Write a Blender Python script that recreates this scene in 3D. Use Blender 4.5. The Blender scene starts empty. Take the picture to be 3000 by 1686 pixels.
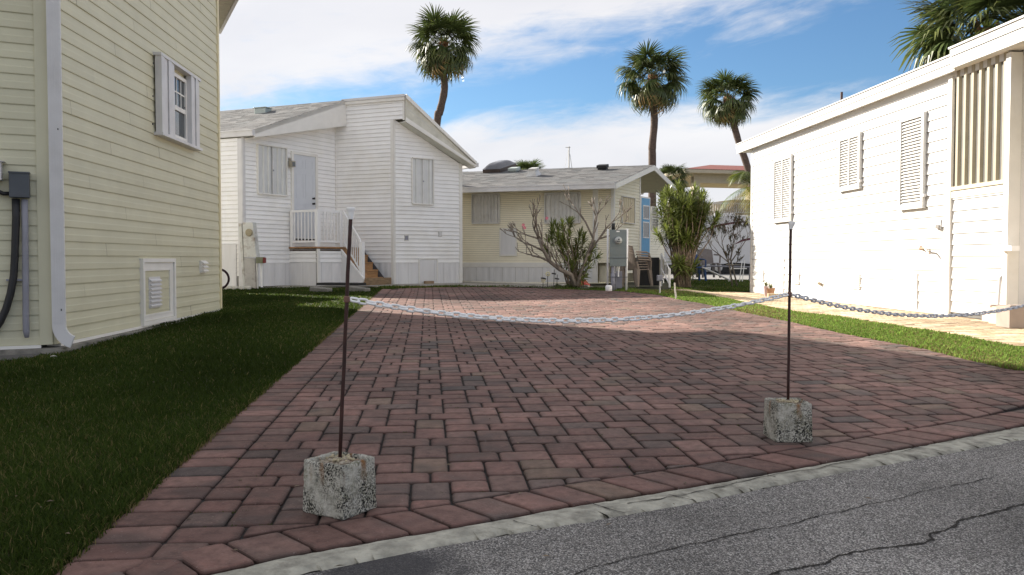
import bpy, bmesh, math, random
import numpy as np
from math import sin, cos, pi, radians, sqrt, atan2
from mathutils import Vector, Matrix, Euler
random.seed(7)
RS = np.random.RandomState(11)
SC = bpy.context.scene
COL = SC.collection

# ------------------------------------------------------------------ camera, sky, sun, exposure
F = 2450.0; CX = 1500.0; CY = 843.0; HOR = 758.0; CAMZ = 0.93
PITCH = math.atan((CY - HOR) / F)
cam_d = bpy.data.cameras.new('camera'); cam = bpy.data.objects.new('camera', cam_d); COL.objects.link(cam)
cam_d.sensor_width = 36.0; cam_d.lens = 36.0 * F / 3000.0
cam_d.clip_start = 0.05; cam_d.clip_end = 3000
cam.location = (0, 0, CAMZ); cam.rotation_euler = (pi / 2 - PITCH, 0, 0)
SC.camera = cam
SUN_TO = Vector((-1.60, 1.32, 1.04)).normalized()       # direction towards the sun
SUN_EL = math.asin(SUN_TO.z); SUN_AZ = atan2(SUN_TO.x, SUN_TO.y)
sun_d = bpy.data.lights.new('sun', 'SUN'); sun_d.energy = 5.0; sun_d.angle = radians(0.5); sun_d.color = (1.0, 0.93, 0.82)
sun = bpy.data.objects.new('sun', sun_d); COL.objects.link(sun); sun.location = (-30, 28, 40)
sun.rotation_euler = SUN_TO.to_track_quat('Z', 'Y').to_euler()
SC.view_settings.view_transform = 'Standard'; SC.view_settings.look = 'None'
SC.view_settings.exposure = 1.38; SC.view_settings.gamma = 1.0; SC.view_settings.use_curve_mapping = False
try:
    SC.cycles.max_bounces = 6; SC.cycles.transparent_max_bounces = 6
except Exception: pass

world = bpy.data.worlds.new('World'); SC.world = world; world.use_nodes = True
nt = world.node_tree; nt.nodes.clear()
def wn(t, **k):
    n = nt.nodes.new(t)
    for a, b in k.items(): setattr(n, a, b)
    return n
def wl(a, b): nt.links.new(a, b)
def wm(op, a, b=None, c=None, clamp=False):
    n = wn('ShaderNodeMath', operation=op, use_clamp=clamp)
    for i, v in enumerate((a, b, c)):
        if v is None: continue
        if isinstance(v, (int, float)): n.inputs[i].default_value = v
        else: wl(v, n.inputs[i])
    return n.outputs[0]
sky = wn('ShaderNodeTexSky', sky_type='NISHITA'); sky.sun_disc = False
sky.sun_elevation = SUN_EL; sky.sun_rotation = SUN_AZ
sky.air_density = 1.0; sky.dust_density = 0.4; sky.ozone_density = 1.6
tc = wn('ShaderNodeTexCoord'); sep = wn('ShaderNodeSeparateXYZ'); wl(tc.outputs['Generated'], sep.inputs[0])
X_, Y_, Z_ = sep.outputs
az = wm('ARCTAN2', X_, Y_)
hyp = wm('SQRT', wm('ADD', wm('MULTIPLY', X_, X_), wm('MULTIPLY', Y_, Y_)))
el = wm('ARCTAN2', Z_, hyp)
# coordinates on the cloud sheet: streaks run slightly upwards to the right
comb = wn('ShaderNodeCombineXYZ')
st = wm('SUBTRACT', el, wm('MULTIPLY', az, 0.13))
wl(wm('MULTIPLY', az, 2.6), comb.inputs[0]); wl(wm('MULTIPLY', st, 9.0), comb.inputs[1]); wl(wm('MULTIPLY', wm('COSINE', az), 1.5), comb.inputs[2])
def wnoise(scale, detail, rough, dist=0.0):
    n = wn('ShaderNodeTexNoise'); n.inputs['Scale'].default_value = scale; n.inputs['Detail'].default_value = detail
    n.inputs['Roughness'].default_value = rough; n.inputs['Distortion'].default_value = dist
    wl(comb.outputs[0], n.inputs['Vector']); return n.outputs['Fac']
n1 = wnoise(1.6, 9, 0.60, 0.6); n2 = wnoise(6.0, 8, 0.62, 0.4); n3 = wnoise(0.9, 5, 0.5, 0.2)
# lower edge of the high cloud bank (elevation as a function of azimuth) and upper edge of the low bank
sa = wm('SINE', az)
top_edge = wm('ADD', 0.222, wm('MULTIPLY', sa, 0.19))
low_edge = wm('ADD', 0.172, wm('MULTIPLY', sa, 0.04))
hi = wm('DIVIDE', wm('SUBTRACT', el, top_edge), 0.05)
lo = wm('DIVIDE', wm('SUBTRACT', low_edge, el), 0.028)
bank = wm('MAXIMUM', hi, lo)
bank = wm('MINIMUM', wm('MAXIMUM', bank, -1.6), 1.7)
dens = wm('ADD', bank, wm('ADD', wm('MULTIPLY', wm('SUBTRACT', n1, 0.5), 3.4), wm('MULTIPLY', wm('SUBTRACT', n2, 0.5), 1.6)))
# a few open streaks high up
mr = wn('ShaderNodeMapRange', interpolation_type='SMOOTHSTEP'); wl(dens, mr.inputs[0])
mr.inputs[1].default_value = -0.45; mr.inputs[2].default_value = 1.3
thin = wn('ShaderNodeMapRange', interpolation_type='SMOOTHSTEP'); wl(el, thin.inputs[0])      # the cloud sheet breaks up higher in the sky
thin.inputs[1].default_value = 0.33; thin.inputs[2].default_value = 0.75; thin.inputs[3].default_value = 0.93; thin.inputs[4].default_value = 0.75
cloud_a = wm('MULTIPLY', mr.outputs[0], thin.outputs[0])
ramp = wn('ShaderNodeValToRGB'); wl(n3, ramp.inputs[0])
ramp.color_ramp.elements[0].position = 0.3; ramp.color_ramp.elements[0].color = (6.3, 6.25, 6.6, 1)
ramp.color_ramp.elements[1].position = 0.72; ramp.color_ramp.elements[1].color = (7.9, 7.75, 7.75, 1)
tint = wn('ShaderNodeMixRGB', blend_type='MULTIPLY'); tint.inputs[0].default_value = 1.0
wl(sky.outputs[0], tint.inputs[1]); tint.inputs[2].default_value = (0.63, 0.85, 1.04, 1)
mixc = wn('ShaderNodeMixRGB'); wl(cloud_a, mixc.inputs[0]); wl(tint.outputs[0], mixc.inputs[1]); wl(ramp.outputs[0], mixc.inputs[2])
bg = wn('ShaderNodeBackground'); bg.inputs[1].default_value = 0.05; wl(mixc.outputs[0], bg.inputs[0])
wo = wn('ShaderNodeOutputWorld'); wl(bg.outputs[0], wo.inputs[0])

# ------------------------------------------------------------------ geometry of the place
def sstep(a, b, x):
    t = min(1.0, max(0.0, (x - a) / (b - a))); return t * t * (3 - 2 * t)
SL = 0.0125
def gz(X, Y):
    """height of the ground: the lot rises gently away from the road, the pad of the right-hand home is level"""
    base = SL * min(max(Y, 0.0), 19.8)
    k = sstep(3.7, 4.7, X) * sstep(5.5, 10.0, Y) * (1 - sstep(22, 30, Y))
    return base * (1 - k) + 0.160 * k
cT, sT = cos(PITCH), sin(PITCH)
def ray(px, py):
    x = px - CX; u = CY - py
    return (x, F * cT + u * sT, -F * sT + u * cT)
def G(px, py):
    """ground point seen at a photo position"""
    v = ray(px, py); z = 0.1
    for _ in range(30):
        t = (CAMZ - z) / (-v[2]); X, Y = t * v[0], t * v[1]; z = 0.5 * z + 0.5 * gz(X, Y)
    return (X, Y)
def at(px, py, Y):
    v = ray(px, py); t = Y / v[1]
    return Vector((t * v[0], Y, CAMZ + t * v[2]))
class Fr:
    """vertical plane: origin A, direction d, outward normal n (towards the camera side)"""
    def __init__(s, A, d=None, B=None, flip=False):
        s.A = Vector((A[0], A[1]))
        if B is not None: d = (B[0] - A[0], B[1] - A[1])
        s.d = Vector((d[0], d[1])).normalized()
        n = Vector((s.d.y, -s.d.x))
        if n.dot(-s.A) < 0: n = -n
        s.n = -n if flip else n
    def p(s, u, z, o=0.0):
        q = s.A + s.d * u + s.n * o
        return (q.x, q.y, z)
    def px(s, px, py, o=0.0):
        v = ray(px, py); q = s.A + s.n * o
        t = q.dot(s.n) / (v[0] * s.n.x + v[1] * s.n.y)
        h = Vector((t * v[0], t * v[1]))
        return ((h - q).dot(s.d), CAMZ + t * v[2])
    def off(s, o, u=0.0):
        q = s.A + s.n * o + s.d * u
        f = Fr((q.x, q.y), s.d); f.n = s.n.copy(); return f

# ------------------------------------------------------------------ materials
MATS = {}
def mat(name, col, rough=0.6, var=0.12, scale=6.0, bump=0.0, bscale=60.0, col2=None, spec=0.4, metal=0.0,
        dirt=None, dirt_amt=0.0, dirt_scale=1.5, stretch=None, attr=None, trans=0.0, rand=0.0):
    if name in MATS: return MATS[name]
    m = bpy.data.materials.new(name); m.use_nodes = True; t = m.node_tree; N = t.nodes; L = t.links
    b = N['Principled BSDF']; b.inputs['Roughness'].default_value = rough; b.inputs['Metallic'].default_value = metal
    b.inputs['Specular IOR Level'].default_value = spec
    tco = N.new('ShaderNodeTexCoord'); mp = N.new('ShaderNodeMapping'); L.new(tco.outputs['Object'], mp.inputs[0])
    if stretch: mp.inputs['Scale'].default_value = stretch
    no = N.new('ShaderNodeTexNoise'); no.inputs['Scale'].default_value = scale; no.inputs['Detail'].default_value = 5
    L.new(mp.outputs[0], no.inputs['Vector'])
    c = Vector(col); c2 = Vector(col2) if col2 else c
    r = N.new('ShaderNodeValToRGB'); L.new(no.outputs['Fac'], r.inputs[0])
    r.color_ramp.elements[0].position = 0.32; r.color_ramp.elements[1].position = 0.68
    lo = c * (1 - var); hi = c2 * (1 + var)
    r.color_ramp.elements[0].color = (*[max(0, x) for x in lo], 1); r.color_ramp.elements[1].color = (*[min(1, x) for x in hi], 1)
    out = r.outputs[0]
    if rand:
        oi = N.new('ShaderNodeObjectInfo'); mm = N.new('ShaderNodeMapRange'); L.new(oi.outputs['Random'], mm.inputs[0])
        mm.inputs[3].default_value = 1 - rand; mm.inputs[4].default_value = 1 + rand
        mx = N.new('ShaderNodeMixRGB'); mx.blend_type = 'MULTIPLY'; mx.inputs[0].default_value = 1
        L.new(out, mx.inputs[1]); L.new(mm.outputs[0], mx.inputs[2]); out = mx.outputs[0]
    if attr:
        at_ = N.new('ShaderNodeAttribute'); at_.attribute_name = attr
        mx = N.new('ShaderNodeMixRGB'); mx.blend_type = 'MULTIPLY'; mx.inputs[0].default_value = 1
        L.new(out, mx.inputs[1]); L.new(at_.outputs['Color'], mx.inputs[2]); out = mx.outputs[0]
    if dirt:
        n2 = N.new('ShaderNodeTexNoise'); n2.inputs['Scale'].default_value = dirt_scale; n2.inputs['Detail'].default_value = 7
        n2.inputs['Roughness'].default_value = 0.65; L.new(mp.outputs[0], n2.inputs['Vector'])
        m2 = N.new('ShaderNodeMapRange'); L.new(n2.outputs['Fac'], m2.inputs[0]); m2.inputs[1].default_value = 0.50; m2.inputs[2].default_value = 0.72
        m2.inputs[4].default_value = dirt_amt
        mx = N.new('ShaderNodeMixRGB'); L.new(m2.outputs[0], mx.inputs[0]); L.new(out, mx.inputs[1]); mx.inputs[2].default_value = (*dirt, 1); out = mx.outputs[0]
    L.new(out, b.inputs['Base Color'])
    if bump:
        n3 = N.new('ShaderNodeTexNoise'); n3.inputs['Scale'].default_value = bscale; n3.inputs['Detail'].default_value = 4
        L.new(mp.outputs[0], n3.inputs['Vector'])
        bu = N.new('ShaderNodeBump'); bu.inputs['Strength'].default_value = bump; bu.inputs['Distance'].default_value = 0.01
        L.new(n3.outputs['Fac'], bu.inputs['Height']); L.new(bu.outputs[0], b.inputs['Normal'])
    if trans:
        tr = N.new('ShaderNodeBsdfTranslucent'); L.new(out, tr.inputs[0]); ms = N.new('ShaderNodeMixShader'); ms.inputs[0].default_value = trans
        L.new(b.outputs[0], ms.inputs[1]); L.new(tr.outputs[0], ms.inputs[2]); L.new(ms.outputs[0], N['Material Output'].inputs[0])
    MATS[name] = m; return m

# ------------------------------------------------------------------ mesh helpers
ORG = {}
class MB:
    def __init__(s): s.v = []; s.f = []; s.c = None
    def add(s, vs, fs, T=None):
        b = len(s.v)
        s.v += [tuple(T @ Vector(p)) for p in vs] if T is not None else [tuple(p) for p in vs]
        s.f += [tuple(b + i for i in f) for f in fs]; return s
    def hexa(s, p):   # p: 8 points, bottom 0-3, top 4-7
        return s.add(p, [(3, 2, 1, 0), (4, 5, 6, 7), (0, 1, 5, 4), (1, 2, 6, 5), (2, 3, 7, 6), (3, 0, 4, 7)])
    def box(s, x0, x1, y0, y1, z0, z1, T=None):
        return s.add([(x0, y0, z0), (x1, y0, z0), (x1, y1, z0), (x0, y1, z0), (x0, y0, z1), (x1, y0, z1), (x1, y1, z1), (x0, y1, z1)],
                     [(3, 2, 1, 0), (4, 5, 6, 7), (0, 1, 5, 4), (1, 2, 6, 5), (2, 3, 7, 6), (3, 0, 4, 7)], T)
    def fbox(s, fr, u0, u1, z0, z1, o0, o1):
        return s.hexa([fr.p(u0, z0, o1), fr.p(u1, z0, o1), fr.p(u1, z0, o0), fr.p(u0, z0, o0),
                       fr.p(u0, z1, o1), fr.p(u1, z1, o1), fr.p(u1, z1, o0), fr.p(u0, z1, o0)])
    def fpoly(s, fr, poly, o0, o1):   # extruded polygon in a wall frame
        n = len(poly)
        vs = [fr.p(u, z, o1) for u, z in poly] + [fr.p(u, z, o0) for u, z in poly]
        fs = [tuple(range(n)), tuple(range(2 * n - 1, n - 1, -1))] + [(i, n + i, n + (i + 1) % n, (i + 1) % n) for i in range(n)]
        return s.add(vs, fs)
    def prism(s, poly, z0, z1):
        n = len(poly)
        f0 = z0 if callable(z0) else (lambda x, y: z0); f1 = z1 if callable(z1) else (lambda x, y: z1)
        vs = [(x, y, f0(x, y)) for x, y in poly] + [(x, y, f1(x, y)) for x, y in poly]
        return s.add(vs, [tuple(range(n - 1, -1, -1)), tuple(range(n, 2 * n))] + [(i, (i + 1) % n, n + (i + 1) % n, n + i) for i in range(n)])
    def tube(s, pts, rad, n=8, caps=True):
        pts = [Vector(p) for p in pts]; k = len(pts); b = len(s.v)
        if isinstance(rad, (int, float)): rad = [rad] * k
        prev = None
        for i, p in enumerate(pts):
            t = (pts[min(i + 1, k - 1)] - pts[max(i - 1, 0)]).normalized()
            if prev is None:
                a = Vector((0, 0, 1)) if abs(t.z) < 0.9 else Vector((1, 0, 0))
                x = t.cross(a).normalized()
            else: x = (prev - t * prev.dot(t)).normalized()
            prev = x; y = t.cross(x)
            for j in range(n):
                q = p + (x * cos(2 * pi * j / n) + y * sin(2 * pi * j / n)) * rad[i]; s.v.append(tuple(q))
        for i in range(k - 1):
            for j in range(n):
                a = b + i * n + j; c = b + i * n + (j + 1) % n
                s.f.append((a, c, c + n, a + n))
        if caps:
            s.f.append(tuple(b + j for j in range(n - 1, -1, -1))); s.f.append(tuple(b + (k - 1) * n + j for j in range(n)))
        return s
    def lathe(s, prof, T=None, n=16):
        b = len(s.v); k = len(prof)
        for r, z in prof:
            for j in range(n):
                q = Vector((r * cos(2 * pi * j / n), r * sin(2 * pi * j / n), z)); s.v.append(tuple(T @ q) if T is not None else tuple(q))
        for i in range(k - 1):
            for j in range(n):
                a = b + i * n + j; c = b + i * n + (j + 1) % n; s.f.append((a, c, c + n, a + n))
        s.f.append(tuple(b + j for j in range(n - 1, -1, -1))); s.f.append(tuple(b + (k - 1) * n + j for j in range(n)))
        return s
    def build(s, name, m, parent=None, smooth=False, kind=None, bevel=0.0, tint=None, local=False):
        me = bpy.data.meshes.new(name)
        o0 = ORG.get(parent.name, Vector((0, 0, 0))) if (parent is not None and not local) else Vector((0, 0, 0))
        me.from_pydata([tuple(Vector(v) - o0) for v in s.v], [], s.f)
        me.materials.append(m)
        if smooth: me.polygons.foreach_set('use_smooth', [True] * len(me.polygons))
        if tint is not None:
            ca = me.color_attributes.new('tint', 'FLOAT_COLOR', 'POINT')
            if len(tint) == 3: arr = np.tile(np.array([*tint, 1.0], np.float32), len(s.v))
            else: arr = np.asarray(tint, np.float32).ravel()
            ca.data.foreach_set('color', arr)
        me.update()
        o = bpy.data.objects.new(name, me); COL.objects.link(o)
        if parent is not None: o.parent = parent
        ORG[o.name] = o0
        if kind: o['kind'] = kind
        if bevel:
            bm = o.modifiers.new('bevel', 'BEVEL'); bm.width = bevel; bm.segments = 2; bm.limit_method = 'ANGLE'
        return o
def thing(name, label, cat, loc=(0, 0, 0), group=None):
    o = bpy.data.objects.new(name, None); COL.objects.link(o); o.location = loc; o.empty_display_size = 0.1
    ORG[o.name] = Vector(loc); o['label'] = label; o['category'] = cat
    if group: o['group'] = group
    return o
def tag(o, label, cat, group=None):
    o['label'] = label; o['category'] = cat
    if group: o['group'] = group
    return o
def struct(o): o['kind'] = 'structure'; return o
def recenter(o):
    """give a one-mesh thing an origin at its base"""
    me = o.data; n = len(me.vertices); a = np.empty(n * 3, np.float32); me.vertices.foreach_get('co', a); a = a.reshape(-1, 3)
    c = np.array([(a[:, 0].min() + a[:, 0].max()) / 2, (a[:, 1].min() + a[:, 1].max()) / 2, a[:, 2].min()], np.float32)
    me.vertices.foreach_set('co', (a - c).ravel()); me.update(); o.location = [float(x) for x in c]; return o
def npmesh(name, V, Fa, m, parent=None, kind=None, tint=None, smooth=False):
    me = bpy.data.meshes.new(name); V = np.asarray(V, np.float32); Fa = np.asarray(Fa, np.int32); k = Fa.shape[1]
    me.vertices.add(len(V)); me.vertices.foreach_set('co', V.ravel()); me.loops.add(Fa.size); me.loops.foreach_set('vertex_index', Fa.ravel())
    me.polygons.add(len(Fa)); me.polygons.foreach_set('loop_start', np.arange(0, Fa.size, k)); me.polygons.foreach_set('loop_total', np.full(len(Fa), k))
    if tint is not None:
        ca = me.color_attributes.new('tint', 'FLOAT_COLOR', 'POINT'); ca.data.foreach_set('color', np.asarray(tint, np.float32).ravel())
    me.materials.append(m); me.update(calc_edges=True); me.validate()
    o = bpy.data.objects.new(name, me); COL.objects.link(o)
    if parent is not None: o.parent = parent
    if kind: o['kind'] = kind
    return o
def clip(poly, a, b, c):
    """keep the side a*x+b*y <= c"""
    out = []
    for i in range(len(poly)):
        p, q = poly[i], poly[(i + 1) % len(poly)]
        dp = a * p[0] + b * p[1] - c; dq = a * q[0] + b * q[1] - c
        if dp <= 0: out.append(p)
        if (dp < 0 < dq) or (dq < 0 < dp):
            t = dp / (dp - dq); out.append((p[0] + t * (q[0] - p[0]), p[1] + t * (q[1] - p[1])))
    return out
def area(p): return 0.5 * sum(p[i][0] * p[(i + 1) % len(p)][1] - p[(i + 1) % len(p)][0] * p[i][1] for i in range(len(p)))
def dedupe(p, e=1e-4):
    o = []
    for q in p:
        if not o or (abs(q[0] - o[-1][0]) > e or abs(q[1] - o[-1][1]) > e): o.append(q)
    if len(o) > 1 and abs(o[0][0] - o[-1][0]) < e and abs(o[0][1] - o[-1][1]) < e: o.pop()
    return o
def inset(poly, w):
    """inset a convex counter-clockwise polygon"""
    out = poly
    n = len(poly)
    for i in range(n):
        p, q = poly[i], poly[(i + 1) % n]
        dx, dy = q[0] - p[0], q[1] - p[1]; L = sqrt(dx * dx + dy * dy)
        if L < 1e-6: continue
        nx, ny = dy / L, -dx / L      # outward
        out = clip(out, nx, ny, nx * p[0] + ny * p[1] - w)
        if len(out) < 3: return []
    return dedupe(out)
def interp(pl, x):
    for i in range(len(pl) - 1):
        if pl[i][0] <= x <= pl[i + 1][0] or i == len(pl) - 2 or (i == 0 and x < pl[0][0]):
            if x < pl[0][0] or pl[i][0] <= x <= pl[i + 1][0] or i == len(pl) - 2:
                t = (x - pl[i][0]) / (pl[i + 1][0] - pl[i][0]); return pl[i][1] + t * (pl[i + 1][1] - pl[i][1])
def resample(pl, n):
    d = [0]
    for i in range(len(pl) - 1): d.append(d[-1] + sqrt((pl[i + 1][0] - pl[i][0]) ** 2 + (pl[i + 1][1] - pl[i][1]) ** 2))
    out = []
    for k in range(n + 1):
        t = d[-1] * k / n; i = 0
        while i < len(pl) - 2 and d[i + 1] < t: i += 1
        u = (t - d[i]) / max(1e-9, d[i + 1] - d[i]); out.append((pl[i][0] + u * (pl[i + 1][0] - pl[i][0]), pl[i][1] + u * (pl[i + 1][1] - pl[i][1])))
    return out
def strip(name, A, B, nu, nv, dz, m, skirt=0.0):
    a = resample(A, nu); b = resample(B, nu); mb = MB()
    for i in range(nu + 1):
        for j in range(nv + 1):
            t = j / nv; x = a[i][0] * (1 - t) + b[i][0] * t; y = a[i][1] * (1 - t) + b[i][1] * t
            mb.v.append((x, y, gz(x, y) + dz))
    up = None
    for i in range(nu):
        for j in range(nv):
            k = i * (nv + 1) + j; f = (k, k + 1, k + nv + 2, k + nv + 1)
            if up is None:
                p0, p1, p2 = Vector(mb.v[f[0]]), Vector(mb.v[f[1]]), Vector(mb.v[f[2]]); up = (p1 - p0).cross(p2 - p0).z > 0
            mb.f.append(f if up else f[::-1])
    return mb.build(name, m)

# ------------------------------------------------------------------ material palette
m_cream = mat('cream_vinyl', (0.60, 0.575, 0.42), 0.45, 0.035, 3, 0.08, 90, rand=0.035, dirt=(0.46, 0.42, 0.29), dirt_amt=0.3, dirt_scale=0.8)
m_white = mat('white_vinyl', (0.88, 0.87, 0.86), 0.5, 0.03, 4, 0.05, 120, rand=0.03, dirt=(0.70, 0.66, 0.56), dirt_amt=0.4, dirt_scale=0.7)
m_trim = mat('white_trim', (0.78, 0.76, 0.72), 0.45, 0.03, 5, dirt=(0.5, 0.45, 0.36), dirt_amt=0.25, dirt_scale=1.4)
m_yel = mat('yellow_vinyl', (0.90, 0.84, 0.67), 0.5, 0.04, 3, 0.05, 120, dirt=(0.55, 0.47, 0.3), dirt_amt=0.3)
m_alu = mat('painted_aluminium', (0.66, 0.655, 0.64), 0.4, 0.02, 3)
m_gutter = mat('white_gutter', (0.66, 0.65, 0.65), 0.4, 0.04, 6, dirt=(0.4, 0.38, 0.36), dirt_amt=0.25, dirt_scale=2.5)
m_skirt = mat('skirt_panel', (0.74, 0.73, 0.73), 0.5, 0.05, 5, stretch=(1, 1, 0.2), dirt=(0.52, 0.5, 0.46), dirt_amt=0.22, dirt_scale=3)
m_lap = mat('backing', (0.22, 0.19, 0.12), 0.8, 0.1)  # dark colour seen through the yellow lap gaps stands in for shadow lines
m_lapw = mat('backing_white', (0.30, 0.29, 0.27), 0.8, 0.1)  # dark colour paints shadow lines into the gaps of the white laps
m_conc = mat('old_concrete', (0.24, 0.225, 0.195), 0.9, 0.22, 9, 0.5, 80, dirt=(0.06, 0.055, 0.05), dirt_amt=0.7, dirt_scale=5)
m_curb = mat('curb_concrete', (0.37, 0.355, 0.295), 0.9, 0.30, 16, 0.9, 60, dirt=(0.12, 0.11, 0.09), dirt_amt=0.8, dirt_scale=11)
m_soil = mat('soil', (0.05, 0.038, 0.025), 0.95, 0.3, 10, 0.6, 50)
m_sand = mat('joint_sand', (0.022, 0.019, 0.017), 0.95, 0.4, 20, 0.6, 90)
m_dark = mat('dark_plastic', (0.02, 0.02, 0.022), 0.5, 0.1)
m_grey = mat('grey_box_paint', (0.20, 0.235, 0.235), 0.45, 0.05, 5, dirt=(0.3, 0.28, 0.24), dirt_amt=0.3, dirt_scale=4)
m_dgrey = mat('dark_grey_box', (0.075, 0.085, 0.10), 0.45, 0.06)
m_pvc = mat('grey_conduit', (0.26, 0.26, 0.30), 0.5, 0.05)
m_rust = mat('rusty_steel', (0.036, 0.012, 0.010), 0.55, 0.35, 25, 0.2, 100, dirt=(0.07, 0.025, 0.012), dirt_amt=0.4, dirt_scale=14)
m_plas = mat('white_plastic', (0.88, 0.87, 0.86), 0.35, 0.03)
m_wood = mat('stair_wood', (0.36, 0.20, 0.09), 0.6, 0.25, 6, 0.1, 60, stretch=(1, 1, 6))
m_galv = mat('shutter_metal', (0.62, 0.61, 0.59), 0.4, 0.06, 6, metal=0.3, dirt=(0.32, 0.27, 0.2), dirt_amt=0.35, dirt_scale=4)
m_shut = mat('panel_shutter', (0.62, 0.625, 0.62), 0.4, 0.04, 6, metal=0.15)
m_glass = mat('window_glass', (0.045, 0.055, 0.06), 0.06, 0.2, 3, spec=0.9)
m_shing = mat('roof_shingle', (0.165, 0.165, 0.168), 0.9, 0.14, 40, 0.4, 150, attr='tint')
m_red = mat('red_tile', (0.18, 0.05, 0.038), 0.8, 0.15)
m_trunk = mat('palm_trunk', (0.11, 0.078, 0.062), 0.9, 0.35, 9, 0.9, 25, stretch=(1, 1, 4))
m_boot = mat('palm_boots', (0.22, 0.11, 0.05), 0.9, 0.4, 12, 0.8, 30)
m_frond = mat('palm_frond', (0.064, 0.088, 0.030), 0.45, 0.35, 3, attr='tint', trans=0.25, rand=0.35, spec=0.5)
m_drac = mat('dracaena_leaf', (0.15, 0.19, 0.055), 0.4, 0.35, 6, attr='tint', trans=0.3, rand=0.35)
m_stem = mat('pale_stem', (0.30, 0.23, 0.17), 0.85, 0.3, 20, 0.5, 60)
m_twig = mat('plumeria_bark', (0.22, 0.185, 0.15), 0.85, 0.3, 14, 0.4, 50)
# ------------------------------------------------------------------ ground
def leftX(Y): return -1.316 - 0.0995 * (Y - 2.375)           # left edge of the brick driveway
CURB_T = [(-9.0, -2.9), (-4.0, 0.35), (-2.0, 1.62)] + [G(*q) for q in [(700,1658),(832,1625),(987,1598),(1123,1575),(1379,1532),(1608,1488),(1811,1456),(2169,1398),(2517,1335),(2760,1289),(2992,1244)]] + [(5.0, 5.75), (10.0, 8.6), (40.0, 26.0)]
CURB_B = [(-9.0, -3.1), (-4.0, 0.20), (-1.9, 1.52)] + [G(*q) for q in [(809,1686),(1259,1602),(1476,1561.5),(1700,1528.5),(2003,1476),(2285,1413),(2634,1352),(3000,1287)]] + [(5.1, 5.60), (10.1, 8.45), (40.1, 25.8)]
gm = mat('far_ground', (0.075, 0.085, 0.035), 0.95, 0.35, 1.5, 0.5, 40, col2=(0.10, 0.085, 0.05))
xs = [-300, -80, -40, -20, -9, -4, 0, 3.4] + [3.6 + 0.2 * i for i in range(9)] + [6, 8, 12, 20, 45, 120, 400]
ys = [-200, -30, -6, 0, 3, 5] + [5.5 + 0.75 * i for i in range(8)] + [13, 16, 19, 22, 24, 26, 28, 30, 40, 80, 200, 900]
gb = MB()
for y in ys:
    for x in xs: gb.v.append((x, y, gz(x, y) - 0.06))
for j in range(len(ys) - 1):
    for i in range(len(xs) - 1):
        k = j * len(xs) + i; gb.f.append((k, k + 1, k + 1 + len(xs), k + len(xs)))
struct(gb.build('ground', gm))

# road
m_asph = bpy.data.materials.new('asphalt'); m_asph.use_nodes = True
t = m_asph.node_tree; N = t.nodes; L = t.links; b = N['Principled BSDF']; b.inputs['Roughness'].default_value = 0.9; b.inputs['Specular IOR Level'].default_value = 0.25
tco = N.new('ShaderNodeTexCoord')
vo = N.new('ShaderNodeTexVoronoi'); vo.inputs['Scale'].default_value = 240; L.new(tco.outputs['Object'], vo.inputs['Vector'])
r1 = N.new('ShaderNodeValToRGB'); L.new(vo.outputs['Color'], r1.inputs[0])
r1.color_ramp.elements[0].color = (0.060, 0.057, 0.056, 1); r1.color_ramp.elements[0].position = 0.2
r1.color_ramp.elements[1].color = (0.42, 0.40, 0.375, 1); r1.color_ramp.elements[1].position = 0.88
e = r1.color_ramp.elements.new(0.58); e.color = (0.174, 0.163, 0.150, 1)
nn = N.new('ShaderNodeTexNoise'); nn.inputs['Scale'].default_value = 1.3; nn.inputs['Detail'].default_value = 6; L.new(tco.outputs['Object'], nn.inputs['Vector'])
mr_ = N.new('ShaderNodeMapRange'); L.new(nn.outputs['Fac'], mr_.inputs[0]); mr_.inputs[1].default_value = 0.3; mr_.inputs[2].default_value = 0.7; mr_.inputs[3].default_value = 0.82; mr_.inputs[4].default_value = 1.55
mx = N.new('ShaderNodeMixRGB'); mx.blend_type = 'MULTIPLY'; mx.inputs[0].default_value = 1; L.new(r1.outputs[0], mx.inputs[1]); L.new(mr_.outputs[0], mx.inputs[2])
# dark patch of fresh binder by the curb, with a ragged outline
sp_ = G(1130, 1668); dist = N.new('ShaderNodeVectorMath'); dist.operation = 'DISTANCE'; L.new(tco.outputs['Object'], dist.inputs[0]); dist.inputs[1].default_value = (sp_[0], sp_[1], 0)
nz = N.new('ShaderNodeTexNoise'); nz.inputs['Scale'].default_value = 9; nz.inputs['Detail'].default_value = 6; L.new(tco.outputs['Object'], nz.inputs['Vector'])
ad = N.new('ShaderNodeMath'); ad.operation = 'MULTIPLY_ADD'; L.new(nz.outputs['Fac'], ad.inputs[0]); ad.inputs[1].default_value = 0.34; L.new(dist.outputs['Value'], ad.inputs[2])
mk = N.new('ShaderNodeMapRange'); L.new(ad.outputs[0], mk.inputs[0]); mk.inputs[1].default_value = 0.30; mk.inputs[2].default_value = 0.44; mk.inputs[3].default_value = 0.85; mk.inputs[4].default_value = 0.0
mxp = N.new('ShaderNodeMixRGB'); L.new(mk.outputs[0], mxp.inputs[0]); L.new(mx.outputs[0], mxp.inputs[1]); mxp.inputs[2].default_value = (0.05, 0.048, 0.052, 1)
L.new(mxp.outputs[0], b.inputs['Base Color'])
bu = N.new('ShaderNodeBump'); bu.inputs['Strength'].default_value = 0.7; bu.inputs['Distance'].default_value = 0.006; L.new(vo.outputs['Distance'], bu.inputs['Height']); L.new(bu.outputs[0], b.inputs['Normal'])
rb = [(x + 4.5, y - 8.0) for x, y in CURB_B]
road = struct(strip('road', CURB_B, rb, 60, 8, -0.006, m_asph))
m_crack = mat('crack_dirt', (0.018, 0.015, 0.012), 0.95, 0.3, 40)
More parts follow.
